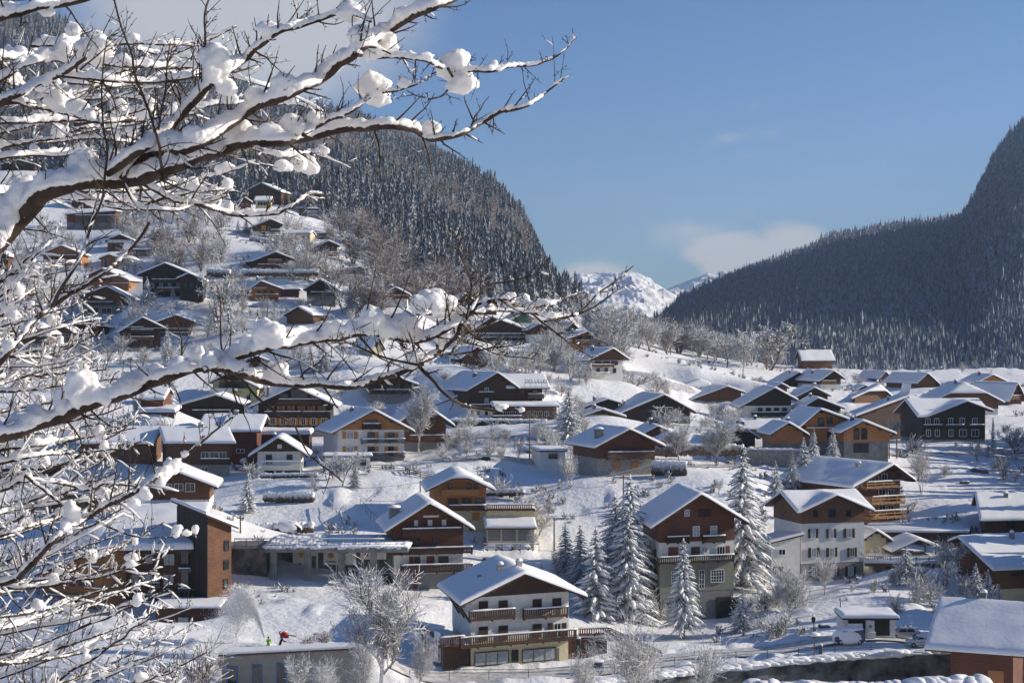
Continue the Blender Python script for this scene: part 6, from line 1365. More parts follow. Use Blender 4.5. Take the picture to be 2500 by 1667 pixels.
hedge('hedge on a stone wall right of the brown chalet with orange windows', T(1596, 1158, 312), T(1672, 1160, 310), 2.4, 1.2, 'bark', .3)
hedge('snowy hedge in front of the wide brown hillside chalet', T(590, 672, 506), T(775, 672, 506), 1.6, 1.4, 'bark', .35)
hedge('dark hedge below the orange-panelled chalet', T(612, 592, 578), T(664, 598, 574), 2.0, 1.6, 'bark')
hedge('dark hedge on the left of the wide brown hillside chalet', T(508, 672, 500), T(560, 676, 500), 2.0, 1.6, 'bark')
hedge('spiky dark shrub row crossing the terraced garden', T(648, 1222, 291), T(762, 1222, 291), 1.3, 1.2, 'bark')
hedge('low snowy hedge in front of the white bungalow chalet', T(640, 1166, 308), T(770, 1164, 308), .7, .7, 'bark', .2)
hedge('rough snowy shrubs along the gallery terrace', T(596, 1302, 268), T(760, 1296, 268), 1.2, 1.6, 'bark', .45)
hedge('dark planted patch on the snow slope right of the orange timber chalet', T(1190, 1208, 300), T(1275, 1208, 300), 1.0, 1.2, 'bark', .15)
def deck(label, pts, th_, mat, name='terrace'):
    o = tagp(empty(name, pts[0]), label, 'terrace'); q = [Vector(p) - Vector(pts[0]) for p in pts]; mb = MB(); n = len(q)
    mb.add([(p.x, p.y, p.z) for p in q] + [(p.x, p.y, p.z - th_) for p in q], [tuple(range(n))] + [(k, k + n, (k + 1) % n + n, (k + 1) % n) for k in range(n)] + [tuple(reversed(range(n, 2 * n)))])
    mb.build('platform', mat, o); mb = MB(); c = sum(q, Vector()) / n
    q2 = [c + (p - c) * .985 for p in q]; q1 = [c + (p - c) * 1.01 for p in q]
    mb.add([(p.x, p.y, p.z + .02) for p in q1] + [(p.x, p.y, p.z + .26) for p in q1] + [(p.x, p.y, p.z + .38) for p in q2], [(k, (k + 1) % n, (k + 1) % n + n, k + n) for k in range(n)] + [(k + n, (k + 1) % n + n, (k + 1) % n + 2 * n, k + 2 * n) for k in range(n)] + [tuple(range(2 * n, 3 * n))])
    mb.build('snow', 'snow', o, True); return o
def flat(pts, z):  # photo points put on one level
    out = []
    for px, py in pts: Y = z * F / (833.5 - py); out.append(Vector(((px - 1250) / F * Y, Y, z)))
    return out
deck('broad snowed-over parking terrace edged with grey boards', flat([(1180, 1168), (1210, 1160), (1320, 1156), (1318, 1132), (1180, 1126), (1150, 1150)], -25.2), 1.2, 'wood_grey')
deck('long timber deck with thick snow right of the golden timber chalet', flat([(2108, 1298), (2365, 1300), (2370, 1284), (2290, 1268), (2120, 1280)], -33.2), 1.6, 'wood_dark')
deck('lower timber deck with railing by the open shelter', flat([(2110, 1374), (2300, 1376), (2296, 1352), (2120, 1350)], -36.0), .5, 'wood_brown')
rail_run('deck_railing', 'wooden deck railing in front of the open shelter', [Vector(v) for v in flat([(2112, 1372), (2300, 1374)], -36.0)], 1.0, 'wood_brown', 2, (1.0, .15), True, .3, rw=.09)
rail_run('deck_railing', 'dark board railing on the long timber deck', [Vector(v) for v in flat([(2108, 1298), (2360, 1300)], -33.9)], .9, 'wood_dark', 2, (1.0, .5), True, rw=.14)
# open shelter: posts instead of walls
b = HS['h57']
for c in list(b.root.children):
    if c.name.startswith('wall'): bpy.data.objects.remove(c)
for u, v in ((0, 0), (b.W, 0), (0, b.L), (b.W, b.L)):
    mb = MB(b.loc); mb.box(u - .12, u + .12, v - .12, v + .12, -.5, b.f(u, v)); mb.bar(b.loc(u, v, 1.6), b.loc(u + (.8 if u == 0 else -.8), v, 2.5), .12) if False else None; mb.build('post', 'wood_brown', b.root)
# ---------------------------------------------------------------- cars
def car(label, crop, x0, x1, yb, paint, snowy=0.0, left=True, kind='hatch', Y=None, rz=0, cat='car'):
    px0, py = cs(crop, x0, yb); px1, _ = cs(crop, x1, yb); Y = Y or hit((px0 + px1) / 2, py) or 230
    p = P((px0 + px1) / 2, py, Y); p.z = max(p.z, ground(p.x, p.y) + .12); Lc = (px1 - px0) / F * Y; k = Lc / 4.2; sgn = 1 if left else -1
    o = tagp(empty('parked_car', p, R(rz)), label, cat); o.scale = (k * sgn, k, k)
    if kind == 'sedan': top = [(-2.1, .45), (-2.05, .72), (-1.2, .88), (-.45, 1.38), (.75, 1.42), (1.45, 1.0), (2.05, .95), (2.1, .45)]
    elif kind == 'van': top = [(-2.1, .45), (-2.05, .95), (-1.35, 1.15), (-.9, 1.85), (1.95, 1.9), (2.08, 1.1), (2.1, .45)]
    else: top = [(-2.1, .45), (-2.05, .75), (-1.2, .92), (-.5, 1.42), (1.2, 1.48), (1.85, 1.05), (2.05, .9), (2.1, .45)]
    prof = [(x, z) for x, z in top] + [(1.75, .22), (-1.75, .22)]; n = len(prof)
    mb = MB(); sec = [(-.86, .93, .02), (-.80, 1.0, 0), (.80, 1.0, 0), (.86, .93, .02)]; V = []
    for y, s_, dz in sec: V += [(x * (.985 if abs(y) > .82 else 1), y if z < .95 else y * .86, z * (s_ if z > .3 else 1) + dz) for x, z in prof]
    Fs = [tuple(range(n)), tuple(reversed(range(3 * n, 4 * n)))]
    for j in range(3):
        for i in range(n): Fs.append((j * n + i, j * n + (i + 1) % n, (j + 1) * n + (i + 1) % n, (j + 1) * n + i))
    mb.add(V, [tuple(reversed(f)) for f in Fs]); mb.build('body', paint, o)
    zt_ = max(z for x, z in top)
    for sy in (-1, 1):
        for xa, xb_ in (((-.75, .15), (.25, 1.2)) if kind != 'van' else ((-.85, .1), (.2, 1.7))):
            mb = MB(); y = sy * .80; y2 = sy * .765
            mb.add([(xa - .12, y * 1.04, .93), (xb_ + .1, y * 1.04, .93), (xb_ - .05, y2, zt_ - .10), (xa + .22, y2, zt_ - .10)], [(0, 1, 2, 3)]); mb.build('side_window', 'glass_dark', o)
    mb = MB(); x1_, z1_ = [q for q in top if q[1] > 1.3][0]; xw, zw = [q for q in top if q[1] < 1.2 and q[0] < -.8][-1]
    mb.add([(xw + .06, -.66, zw + .06), (xw + .06, .66, zw + .06), (x1_ - .04, .6, z1_), (x1_ - .04, -.6, z1_)], [(0, 1, 2, 3)]); 
    for v in range(len(mb.v)): mb.v[v] = (mb.v[v][0] - .03, mb.v[v][1], mb.v[v][2] + .03)
    mb.build('windscreen', 'glass_dark', o)
    for x in (-1.3, 1.3):
        for y in (-.82, .82):
            mb = MB(); mb.tube([(x, y - .11, .32), (x, y + .11, .32)], .33, 14); w = mb.build('wheel', 'tyre', o); mb = MB(); mb.tube([(x, y - .125, .32), (x, y + .125, .32)], .18, 10); mb.build('hubcap', 'paint_silver', w)
    for y in (-.6, .6): mb = MB(); mb.blob((-2.07, y, .66), (.05, .17, .09), 1, 0); mb.build('headlight', 'lamp_glass', o); mb = MB(); mb.blob((2.07, y, .75), (.05, .14, .1), 1, 0); mb.build('tail_light', 'paint_red', o)
    if snowy > 0:
        mb = MB(); mb.blob((.4, 0, zt_ + .02), (1.25 if kind != 'van' else 1.6, .76, .16 + .3 * snowy), 3, .12, 1, 3, .3)
        if snowy > .3: mb.blob((-1.45, 0, .86), (.7, .8, .16 + .2 * snowy), 2, .12, 1, 5, .3); mb.blob((1.7, 0, .95), (.42, .8, .2 + .2 * snowy), 2, .12, 1, 5, .3)
        if snowy > .7: mb.blob((0, 0, .75), (2.3, 1.12, zt_ * .80), 3, .10, 1.2, 8, .4)
        mb.build('snow', 'snow', o, True)
    return o
car('silver saloon car parked before the roadside garage', 'd3', 895, 1160, 1218, 'paint_silver', 0, True, 'sedan', 224)
car('white hatchback nosing left on the road by the barn corner', 'd3', 1050, 1300, 1290, 'paint_white', .05, True, 'hatch', 219)
car('blue car buried under a smooth dome of snow beside the road', 'd3', 455, 705, 1322, 'paint_blue', .95, True, 'van', 218)
car('white estate car with snowy roof parked in front of the red-brown annex', 'd5', 1560, 1745, 1490, 'paint_white', .45, True, 'van', 205)
car('dark car with snowy bonnet on the cleared yard above the parking terrace', 'e3', 935, 1040, 962, 'paint_black', .25, True, 'hatch', None)
car('white car under snow left of the dark one on the cleared yard', 'e3', 615, 715, 968, 'paint_white', .5, True, 'hatch', None)
car('red car mostly hidden by snow at the foot of the construction site', 'd2', 1462, 1545, 348, 'paint_red', .6, True, 'hatch', 343)
car('snow-domed car at the left of the gallery terrace', 'd6', 822, 1020, 500, 'paint_black', 1.0, True, 'hatch', 266)
car('snow-domed car at the right of the gallery terrace', 'd6', 1345, 1480, 535, 'paint_blue', 1.0, True, 'hatch', 256)
car('first snow-covered car from the left behind the parking railing', 'd5', 860, 962, 588, 'paint_silver', 1.0, True, 'hatch', 266)
car('second snow-covered car from the left behind the parking railing', 'd5', 972, 1075, 586, 'paint_blue', 1.0, True, 'hatch', 266)
car('third snow-covered car from the left behind the parking railing', 'd5', 1095, 1200, 584, 'paint_white', 1.0, True, 'hatch', 266)
car('snow-covered van beside the small bungalow chalet fence', 'e2', 815, 890, 975, 'paint_red', .9, True, 'van', 322, 60, 'van')
# ---------------------------------------------------------------- lamps, poles and wires
def lamp(label, px, pt, pb, kind='lantern', Y=None):
    p = base_of(px, pb, Y); Hh = (pb - pt) / F * p.y; o = tagp(empty('street_lamp', p), label, 'street lamp')
    mb = MB(); mb.tube([(0, 0, -1), (0, 0, Hh * .9)], [.09, .06], 8); mb.build('pole', 'metal', o)
    if kind == 'disc':
        mb = MB(); mb.lathe((0, 0, Hh - .5), [(.15, 0), (.75, .18), (.78, .26), (.1, .34)], 16); mb.build('lamp_shade', 'metal', o); mb = MB(); mb.blob((0, 0, Hh - .1), (.78, .78, .34), 3, .1, 1, 1, .3); mb.build('snow', 'snow', o, True)
    elif kind == 'double':
        mb = MB(); mb.bar((-.1, 0, Hh - .3), (.9, 0, Hh - .1), .07); mb.build('arm', 'metal', o)
        for x in (0, .9): mb = MB(); mb.lathe((x, 0, Hh - .3), [(.1, 0), (.24, .15), (.24, .4), (.05, .5)], 10); mb.build('lantern', 'lamp_glass', o)
    else:
        mb = MB(); mb.lathe((0, 0, Hh - .9), [(.08, 0), (.24, .1), (.30, .6), (.33, .62), (.06, .9)], 6); mb.build('lantern', 'frame_dark', o); mb = MB(); mb.blob((0, 0, Hh), (.26, .26, .16), 2, .1); mb.build('snow', 'snow', o, True)
lamp('lantern-topped street lamp on the slope behind the disc-shaped lamp', 1986, 1503, 1552, 'lantern', 232)
lamp('street lamp with a wide snow-capped disc head at the road edge', 1988, 1547, 1594, 'disc', 214.5)
lamp('slender twin-headed lamp above the roadside garage', 2052, 1462, 1494, 'double')
lamp('dark street lamp standing before the white estate car', 1413, 1556, 1652, 'lantern', 201.5)
o = tagp(empty('waste_bin', P(2004, 1594, 215)), 'small dark bollard-shaped bin beside the disc-headed lamp', 'bin'); mb = MB(); mb.lathe((0, 0, -.2), [(.2, 0), (.26, .1), (.26, 1.15), (.2, 1.25)], 12); mb.build('bin_body', 'metal', o); mb = MB(); mb.blob((0, 0, 1.1), (.27, .27, .12), 2, .1); mb.build('snow', 'snow', o, True)
POLE = {}
def upole(key, label, px, pt, pb, Y=None):
    p = base_of(px, pb, Y); Hh = (pb - pt) / F * p.y; o = tagp(empty('utility_pole', p), label, 'pole'); mb = MB(); mb.tube([(0, 0, -1), (0, 0, Hh)], [.15, .10], 8); mb.build('post', 'wood_grey', o)
    mb = MB(); mb.bar((-.5, 0, Hh - .4), (.5, 0, Hh - .4), .1); mb.build('crossarm', 'wood_grey', o); POLE[key] = p + Vector((0, 0, Hh - .35)); return o
upole('a', 'utility pole alone on the sunlit slope above the spruce clump', 1522, 1158, 1248)
upole('b', 'snow-plastered utility pole beside the curved drive', 1293, 1010, 1120)
upole('c', 'utility pole rising left of the shaded spruce', 1353, 1262, 1344)
upole('d', 'short utility pole behind the tall balconied chalet', 1026, 1172, 1228)
upole('e', 'thin pole in front of the steep black chalet', 788, 712, 766)
upole('f', 'utility pole left of the white bungalow chalet garden', 587, 1258, 1310)
def wire(label, a, b_, sag):
    a = Vector(a); b_ = Vector(b_); o = tagp(empty('overhead_wire', a), label, 'wire'); mb = MB(); mb.tube([(b_ - a) * (k / 16) - Vector((0, 0, 4 * sag * (k / 16) * (1 - k / 16))) for k in range(17)], .035, 4); mb.build('cable', 'light_snowy', o)
wire('overhead wire crossing behind the orange timber chalet', POLE['d'], P(1640, 1118, 310), 2.5)
wire('overhead wire running right from the lone slope pole', POLE['a'], P(1720, 1205, 300), 1.5)
wire('overhead wire running left from the lone slope pole', POLE['a'], P(1395, 1185, 300), 1.0)
wire('overhead wire across the terraced garden', POLE['d'], P(600, 1165, 306), 1.5)
wire('pale overhead wire across the left hillside', P(90, 785, 420), P(640, 800, 440), .8)
wire('overhead wire before the glazed-gable chalet', P(1420, 1040, 380), P(1700, 1015, 390), 1.0)
# ---------------------------------------------------------------- lettering
def letters(txt, size, mat, loc, rz, parent, ext=.04, rx=90):
    c = bpy.data.curves.new('letters', 'FONT'); c.body = txt; c.size = size; c.extrude = ext; c.materials.append(MATS[mat]); c.align_x = 'CENTER'
    tmp = bpy.data.objects.new('tmp_text', c); sc.collection.objects.link(tmp)
    dg = bpy.context.evaluated_depsgraph_get(); me = bpy.data.meshes.new_from_object(tmp.evaluated_get(dg)); bpy.data.objects.remove(tmp)
    o = bpy.data.objects.new('letters', me); sc.collection.objects.link(o); o.parent = parent; o.location = loc; o.rotation_euler = (R(rx), 0, R(rz)); return o
b = HS['k32']; p0 = P(34, 848, 436.5); Ws = (98 - 34) / F * 436.5
o = tagp(empty('sign_board', p0), 'long brown sign board with white capital letters on the inn at the left edge', 'sign')
mb = MB(); mb.box(-3, Ws + 1.6, 0, .15, -.35, 1.25); mb.build('board', 'wood_grey', o); letters('E BLANCHE', 1.28, 'sign_white', (Ws / 2 + .15, -.06, -.02), 0, o)
def roofsign(label, txt, x0, x1, yb_, hpx, mat, Y, tilt=0, stand=True):
    p = P(x0, yb_, Y); W = (x1 - x0) / F * Y; o = tagp(empty('roof_sign', p), label, 'sign'); l = letters(txt, hpx / F * Y * 1.38, mat, (W / 2, 0, 0), 0, o, .05); l.rotation_euler[1] = 0
    if l.dimensions.x > 0: l.scale[0] = W / l.dimensions.x
    if tilt: o.rotation_euler[1] = R(-tilt)
    mb = MB(); mb.box(0, W, .02, .08, -.12, 0)
    for k in range(5): mb.bar((W * k / 4, .05, -1.2), (W * k / 4, .05, .02), .06)
    mb.build('frame', 'metal', o)
roofsign('dark capital letters on a frame along the roof edge of the hotel wing', 'DES LILLES', 1281, 1336, 933.5, 8, 'metal_green', 391)
roofsign('tilted red hotel letters behind the steep hotel gable', 'HOTEL', 1241, 1266, 907, 8, 'paint_red', 404, 14)
roofsign('large pale grey round letters above the hotel ridge', 'RESOIP', 1193, 1236, 906, 12, 'paint_silver', 404)
o = tagp(empty('noticeboard', P(2070, 1526, 221.5)), 'white noticeboard fixed over the left bay of the roadside garage', 'sign'); mb = MB(); mb.box(0, 1.9, -.1, 0, -.5, .25); mb.build('board', 'sign_white', o)
o = tagp(empty('letter_cabinet', P(2115, 1550, 221.3)), 'pale cabinet with a round emblem between the garage bays', 'cabinet'); mb = MB(); mb.box(0, 1.0, -.3, 0, -.2, 1.9); mb.box(0, 1.1, -.7, -.31, -.25, .5); mb.build('cabinet_body', 'white', o); mb = MB(); mb.tube([(.45, -.36, 1.2), (.45, -.31, 1.2)], .22, 14); mb.build('emblem', 'olive', o)
# ---------------------------------------------------------------- people clearing snow on the roof garden
def person(label, px, py_waist, Y, jacket, trousers, faceaway, lean, tilt):
    base = P(px, py_waist, Y) - Vector((0, 0, .95)); o = tagp(empty('person', base, tilt), label, 'person')
    J = dict(pel=(0, 0, .95), ch=(lean * .45, 0, 1.32), nk=(lean * .55, 0, 1.50), hd=(lean * .6, 0, 1.66), ls=(lean * .5, .20, 1.43), rs_=(lean * .5, -.20, 1.43), le=(lean * .5 + .18, .27, 1.18), re=(lean * .5 + .18, -.27, 1.18), lh=(lean * .5 + .42, .18, 1.10), rh=(lean * .5 + .42, -.18, 1.10),
             lk=(.08, .12, .50), rk=(-.02, -.12, .50), la=(-.02, .13, .08), ra=(-.12, -.13, .08), lt=(.14, .13, .03), rt=(.05, -.13, .03))
    def skin(name, E, rad, mat):
        names = list(dict.fromkeys(sum(E, ()))); me = bpy.data.meshes.new(name); me.from_pydata([J[n] for n in names], [(names.index(a), names.index(b_)) for a, b_ in E], [])
        me.materials.append(MATS[mat]); ob = bpy.data.objects.new(name, me); sc.collection.objects.link(ob); ob.parent = o
        ob.modifiers.new('skin', 'SKIN'); me_l = me.skin_vertices[0].data if me.skin_vertices else None
        if me_l is None:
            bm = bmesh.new(); bm.from_mesh(me); bm.verts.layers.skin.verify(); bm.to_mesh(me); bm.free(); me_l = me.skin_vertices[0].data
        for i, n in enumerate(names): me_l[i].radius = (rad.get(n, .06),) * 2; me_l[i].use_root = (i == 0)
        s_ = ob.modifiers.new('sub', 'SUBSURF'); s_.levels = 2; s_.render_levels = 2; return ob
    body = skin('body', [('pel', 'ch'), ('ch', 'nk'), ('nk', 'hd'), ('ch', 'ls'), ('ls', 'le'), ('le', 'lh'), ('ch', 'rs_'), ('rs_', 're'), ('re', 'rh'), ('pel', 'lk'), ('lk', 'la'), ('la', 'lt'), ('pel', 'rk'), ('rk', 'ra'), ('ra', 'rt')],
                dict(pel=.16, ch=.18, nk=.07, hd=.11, ls=.09, rs_=.09, le=.065, re=.065, lh=.05, rh=.05, lk=.085, rk=.085, la=.06, ra=.06, lt=.045, rt=.045), jacket)
    skin('trousers', [('pel', 'lk'), ('lk', 'la'), ('pel', 'rk'), ('rk', 'ra')], dict(pel=.17, lk=.10, rk=.10, la=.08, ra=.08), trousers)
    mb = MB(); mb.blob((J['hd'][0] - .02, 0, 1.71), (.125, .12, .115), 2, .03); mb.build('cap', 'cloth_dark', o, True)
    mb = MB(); mb.blob((J['hd'][0] + .07, 0, 1.63), (.055, .075, .09), 2, .03); mb.build('face', 'skin', o, True)
    for y in (-.18, .18):
        for k in range(5): pass
        mb = MB(); c = Vector(J['lh'] if y > 0 else J['rh']); mb.blob(c + Vector((.03, 0, -.01)), (.05, .035, .045), 2, .02)
        for k in range(4): mb.tube([c + Vector((.05, -.03 + .02 * k, .01)), c + Vector((.10, -.03 + .02 * k, -.01)), c + Vector((.11, -.03 + .02 * k, -.05))], [.011, .010, .008], 5)
        mb.tube([c + Vector((.02, .035, 0)), c + Vector((.07, .05, -.02))], [.012, .009], 5); mb.build('glove', 'cloth_dark', o, True)
    return o
person('person in bright green high-visibility jacket and trousers at the foot of the snow plume', 655, 1571, 201.5, 'hivis', 'hivis', True, .1, R(80))
person('person in dark jacket and green-striped trousers bending over the red snow blower', 683, 1569, 201.5, 'cloth_dark', 'paint_green', True, .55, R(15))
o = tagp(empty('snow_blower', P(694, 1556, 203)), 'red snow blower with a raised hood on the roof garden', 'snow blower'); o.scale = (.75, .75, .75)
mb = MB(); mb.blob((0, 0, .55), (.62, .45, .42), 3, .08, 1.2, 2); mb.box(-.6, .7, -.4, .4, .0, .35); mb.build('housing', 'paint_red', o, False); mb = MB(); mb.tube([(-.5, 0, .3), (-.75, 0, .8), (-.6, 0, 1.05)], [.13, .11, .10], 8); mb.build('chute', 'paint_red', o); mb = MB(); mb.bar((.6, -.2, .4), (1.9, -.2, .25), .08); mb.bar((.6, .2, .4), (1.9, .2, .25), .08); mb.build('handle', 'metal', o); mb = MB(); mb.blob((.1, 0, .98), (.4, .3, .12), 2, .2); mb.build('snow', 'snow', o, True)
# plume of thrown snow: falling crystals along ballistic arcs
rg = np.random.RandomState(3); n = 36000; s0 = P(646, 1556, 202)
t = rg.rand(n) ** .8 * 2.25; vx = -1.9 + rg.randn(n) * .28 - 1.0 * (rg.rand(n) ** 2) * 1.6; vz = 10.6 + rg.randn(n) * .35 - 3.6 * rg.rand(n) ** 1.5; vy = rg.randn(n) * .30
pos = np.stack([s0.x + vx * t, s0.y + vy * t, s0.z + vz * t - 4.9 * t * t], 1); pos[:, :] += rg.randn(n, 3) * (.03 + .10 * t[:, None]); keep = pos[:, 2] > s0.z - 1.2; pos = pos[keep]
tet = MB(); tet.add([(1, 0, -.5), (-.5, .87, -.5), (-.5, -.87, -.5), (0, 0, .9)], [(0, 1, 2), (0, 3, 1), (1, 3, 2), (2, 3, 0)])
merge('snow_spray', [tet], pos, rg.uniform(.018, .042, len(pos)), rg.rand(len(pos)) * 6, 'snow', 'arching plume of blown snow above the grey panelled building', 'snow spray')
o = tagp(empty('bench', P(764, 1556, 208)), 'low snow-covered garden bench on the roof garden', 'bench'); mb = MB(); mb.box(0, 1.6, -.25, .25, .38, .46); mb.build('seat', 'wood_grey', o)
for x in (.15, 1.45): mb = MB(); mb.box(x - .05, x + .05, -.2, .2, -.3, .38); mb.build('leg', 'wood_grey', o)
mb = MB(); mb.blob((.8, 0, .5), (.82, .28, .16), 2, .1); mb.build('snow', 'snow', o, True)
# ---------------------------------------------------------------- rocks poking through the snow banks
for i, (px, py, s_) in enumerate([(2395, 1150, 1.6), (2330, 1115, .7), (2356, 1178, .8), (2392, 1212, .5), (2010, 1530, .7), (1220, 1365, .8), (1195, 1368, .9), (1255, 1372, .7)]):
    p = base_of(px, py); o = tagp(empty('rock', p), ['largest dark rock poking out of the open bank right of the golden chalet', 'small rock highest on the open bank', 'small rock just below the largest one on the bank', 'lowest dark rock on the open bank', 'dark rock on the slope by the lantern-topped lamp', 'dark rock in the snow bank behind the white chalet roof, middle one', 'dark rock in the snow bank behind the white chalet roof, left one', 'dark rock in the snow bank behind the white chalet roof, right one'][i], 'rock')
    mb = MB(); mb.blob((0, 0, 0), (s_ * 1.2, s_ * .6, s_ * .5), 3, .6, 1.5, i); mb.build('stone', 'rock', o); mb = MB(); mb.blob((0, .15, s_ * .35), (s_ * 1.1, s_ * .6, s_ * .22), 3, .3, 1.2, i); mb.build('snow', 'snow', o, True)
# ---------------------------------------------------------------- the air
hz = MB(); hz.box(-2000, 3100, -260, 9450, -60, 780); ho = hz.build('haze', 'snow'); ho.data.materials.clear()
hm = bpy.data.materials.new('haze'); hm.use_nodes = True; hm.node_tree.nodes.clear()
pv = hm.node_tree.nodes.new('ShaderNodeVolumePrincipled'); pv.inputs['Density'].default_value = HAZE; pv.inputs['Color'].default_value = (.62, .78, 1.0, 1); pv.inputs['Anisotropy'].default_value = .2
ou = hm.node_tree.nodes.new('ShaderNodeOutputMaterial'); hm.node_tree.links.new(pv.outputs[0], ou.inputs['Volume']); ho.data.materials.append(hm); ho['kind'] = 'stuff'; ho['label'] = 'thin cold haze filling the valley air'
# ---------------------------------------------------------------- the snow-laden trees near the camera
rf = random.Random(2024)
def catmull(pts, step):
    out = []
    q = [pts[0]] + list(pts) + [pts[-1]]
    for i in range(1, len(q) - 2):
        p0, p1, p2, p3 = q[i - 1], q[i], q[i + 1], q[i + 2]; n = max(1, int((p2 - p1).length / step))
        for k in range(n):
            t = k / n
            out.append(.5 * ((2 * p1) + (p2 - p0) * t + (2 * p0 - 5 * p1 + 4 * p2 - p3) * t * t + (3 * p1 - p0 - 3 * p2 + p3) * t ** 3))
    out.append(pts[-1]); return out
UP = Vector((0, 0, 1))
CLT = bpy.data.textures.new('lumps', 'CLOUDS'); CLT.noise_scale = .035; CLT.noise_depth = 2
CLT2 = bpy.data.textures.new('grains', 'CLOUDS'); CLT2.noise_scale = .010; CLT2.noise_depth = 1
def sleeve(mb, path, hw, hh, seed, n=6, cover=1.0, lump=.6):
    """snow lying along a branch: path of (point, branch radius)"""
    run = []
    def flush():
        if len(run) >= 3:
            pts = []; rads = []; V = []; Fs = []
            for i, (p, r, *q_) in enumerate(run):
                g = q_[0] if q_ else 1.0
                e = min(1, min(i + .35, len(run) - .65 - i) / 2.0) ** .5
                k = 1 + lump * (mn.noise(p * 9 + Vector((seed, 0, 0))) + .6 * mn.noise(p * 24 + Vector((seed, 5, 0))))
                w = (r * .75 + hw * g) * e; h = hh * g * max(.22, k) * e
                d = (run[min(i + 1, len(run) - 1)][0] - run[max(0, i - 1)][0]); d = d.normalized() if d.length > 0 else Vector((1, 0, 0))
                sdv = d.cross(UP); sdv = sdv.normalized() if sdv.length > .15 else Vector((0, 1, 0))
                c = p + UP * (r * .35)
                for j in range(n):
                    a = 2 * math.pi * j / n; s_ = math.sin(a); 
                    V.append(c + sdv * math.cos(a) * w + UP * (s_ * h if s_ > 0 else s_ * r * .5) )
            L = len(run)
            for i in range(L - 1):
                for j in range(n): Fs.append((i * n + j, (i + 1) * n + j, (i + 1) * n + (j + 1) % n, i * n + (j + 1) % n))
            Fs.append(tuple(range(n))); Fs.append(tuple((L - 1) * n + j for j in reversed(range(n)))); mb.add(V, Fs)
        run.clear()
    for it in path:
        p = it[0]
        if cover >= 1 or mn.noise(p * 5 + Vector((seed * 3.3, 1, 2))) * .5 + .5 < cover: run.append(it)
        else: flush()
    flush()
def twig(wood_mb, snow_mb, p, d, L, r, lev, up, cover, hh, seed, maxlev=3):
    n = max(4, int(L / .035)); pts = [p.copy()]; dd = d.normalized(); q = p.copy()
    for k in range(n):
        dd = (dd + Vector((rf.gauss(0, .13), rf.gauss(0, .09), rf.gauss(0, .13) + up * .04))).normalized(); q = q + dd * L / n; pts.append(q.copy())
    rr = [r * (1 - .72 * i / n) for i in range(n + 1)]
    wood_mb.tube(pts, rr, 5 if lev == 0 else 3, cap=False)
    if lev < 2:
        for q_ in range(1, n, 2): wood_mb.bar(pts[q_], pts[q_] + Vector((rf.uniform(-1, 1), 0, rf.uniform(0, 1))).normalized() * rf.uniform(.004, .010), .0024)
    sp = []
    for a, b, ra in zip(pts, pts[1:], rr):
        if abs((b - a).normalized().z) < .86: sp.append((a, ra))
    if sp: sleeve(snow_mb, sp, hh * .35, hh, seed, 6, cover)
    if lev >= maxlev: return
    m = max(1, int(L / (.085 if lev == 0 else .07)))
    for k in range(m):
        i = int(n * (.12 + .85 * (k + rf.random() * .7) / m)); i = min(i, n - 1)
        b = (pts[i + 1] - pts[i]).normalized()
        sgn = 1 if k % 2 else -1; nrm = Vector((-b.z, 0, b.x)) * sgn
        nd_ = (b * rf.uniform(.5, .9) + nrm * rf.uniform(.5, .9) + Vector((0, rf.uniform(-.5, .5), .12 * up))).normalized()
        twig(wood_mb, snow_mb, pts[i], nd_, L * rf.uniform(.28, .55) * (1 - .35 * i / n), max(.0014, rr[i] * .62), lev + 1, up, cover, hh * .8, seed + k + 1, maxlev)
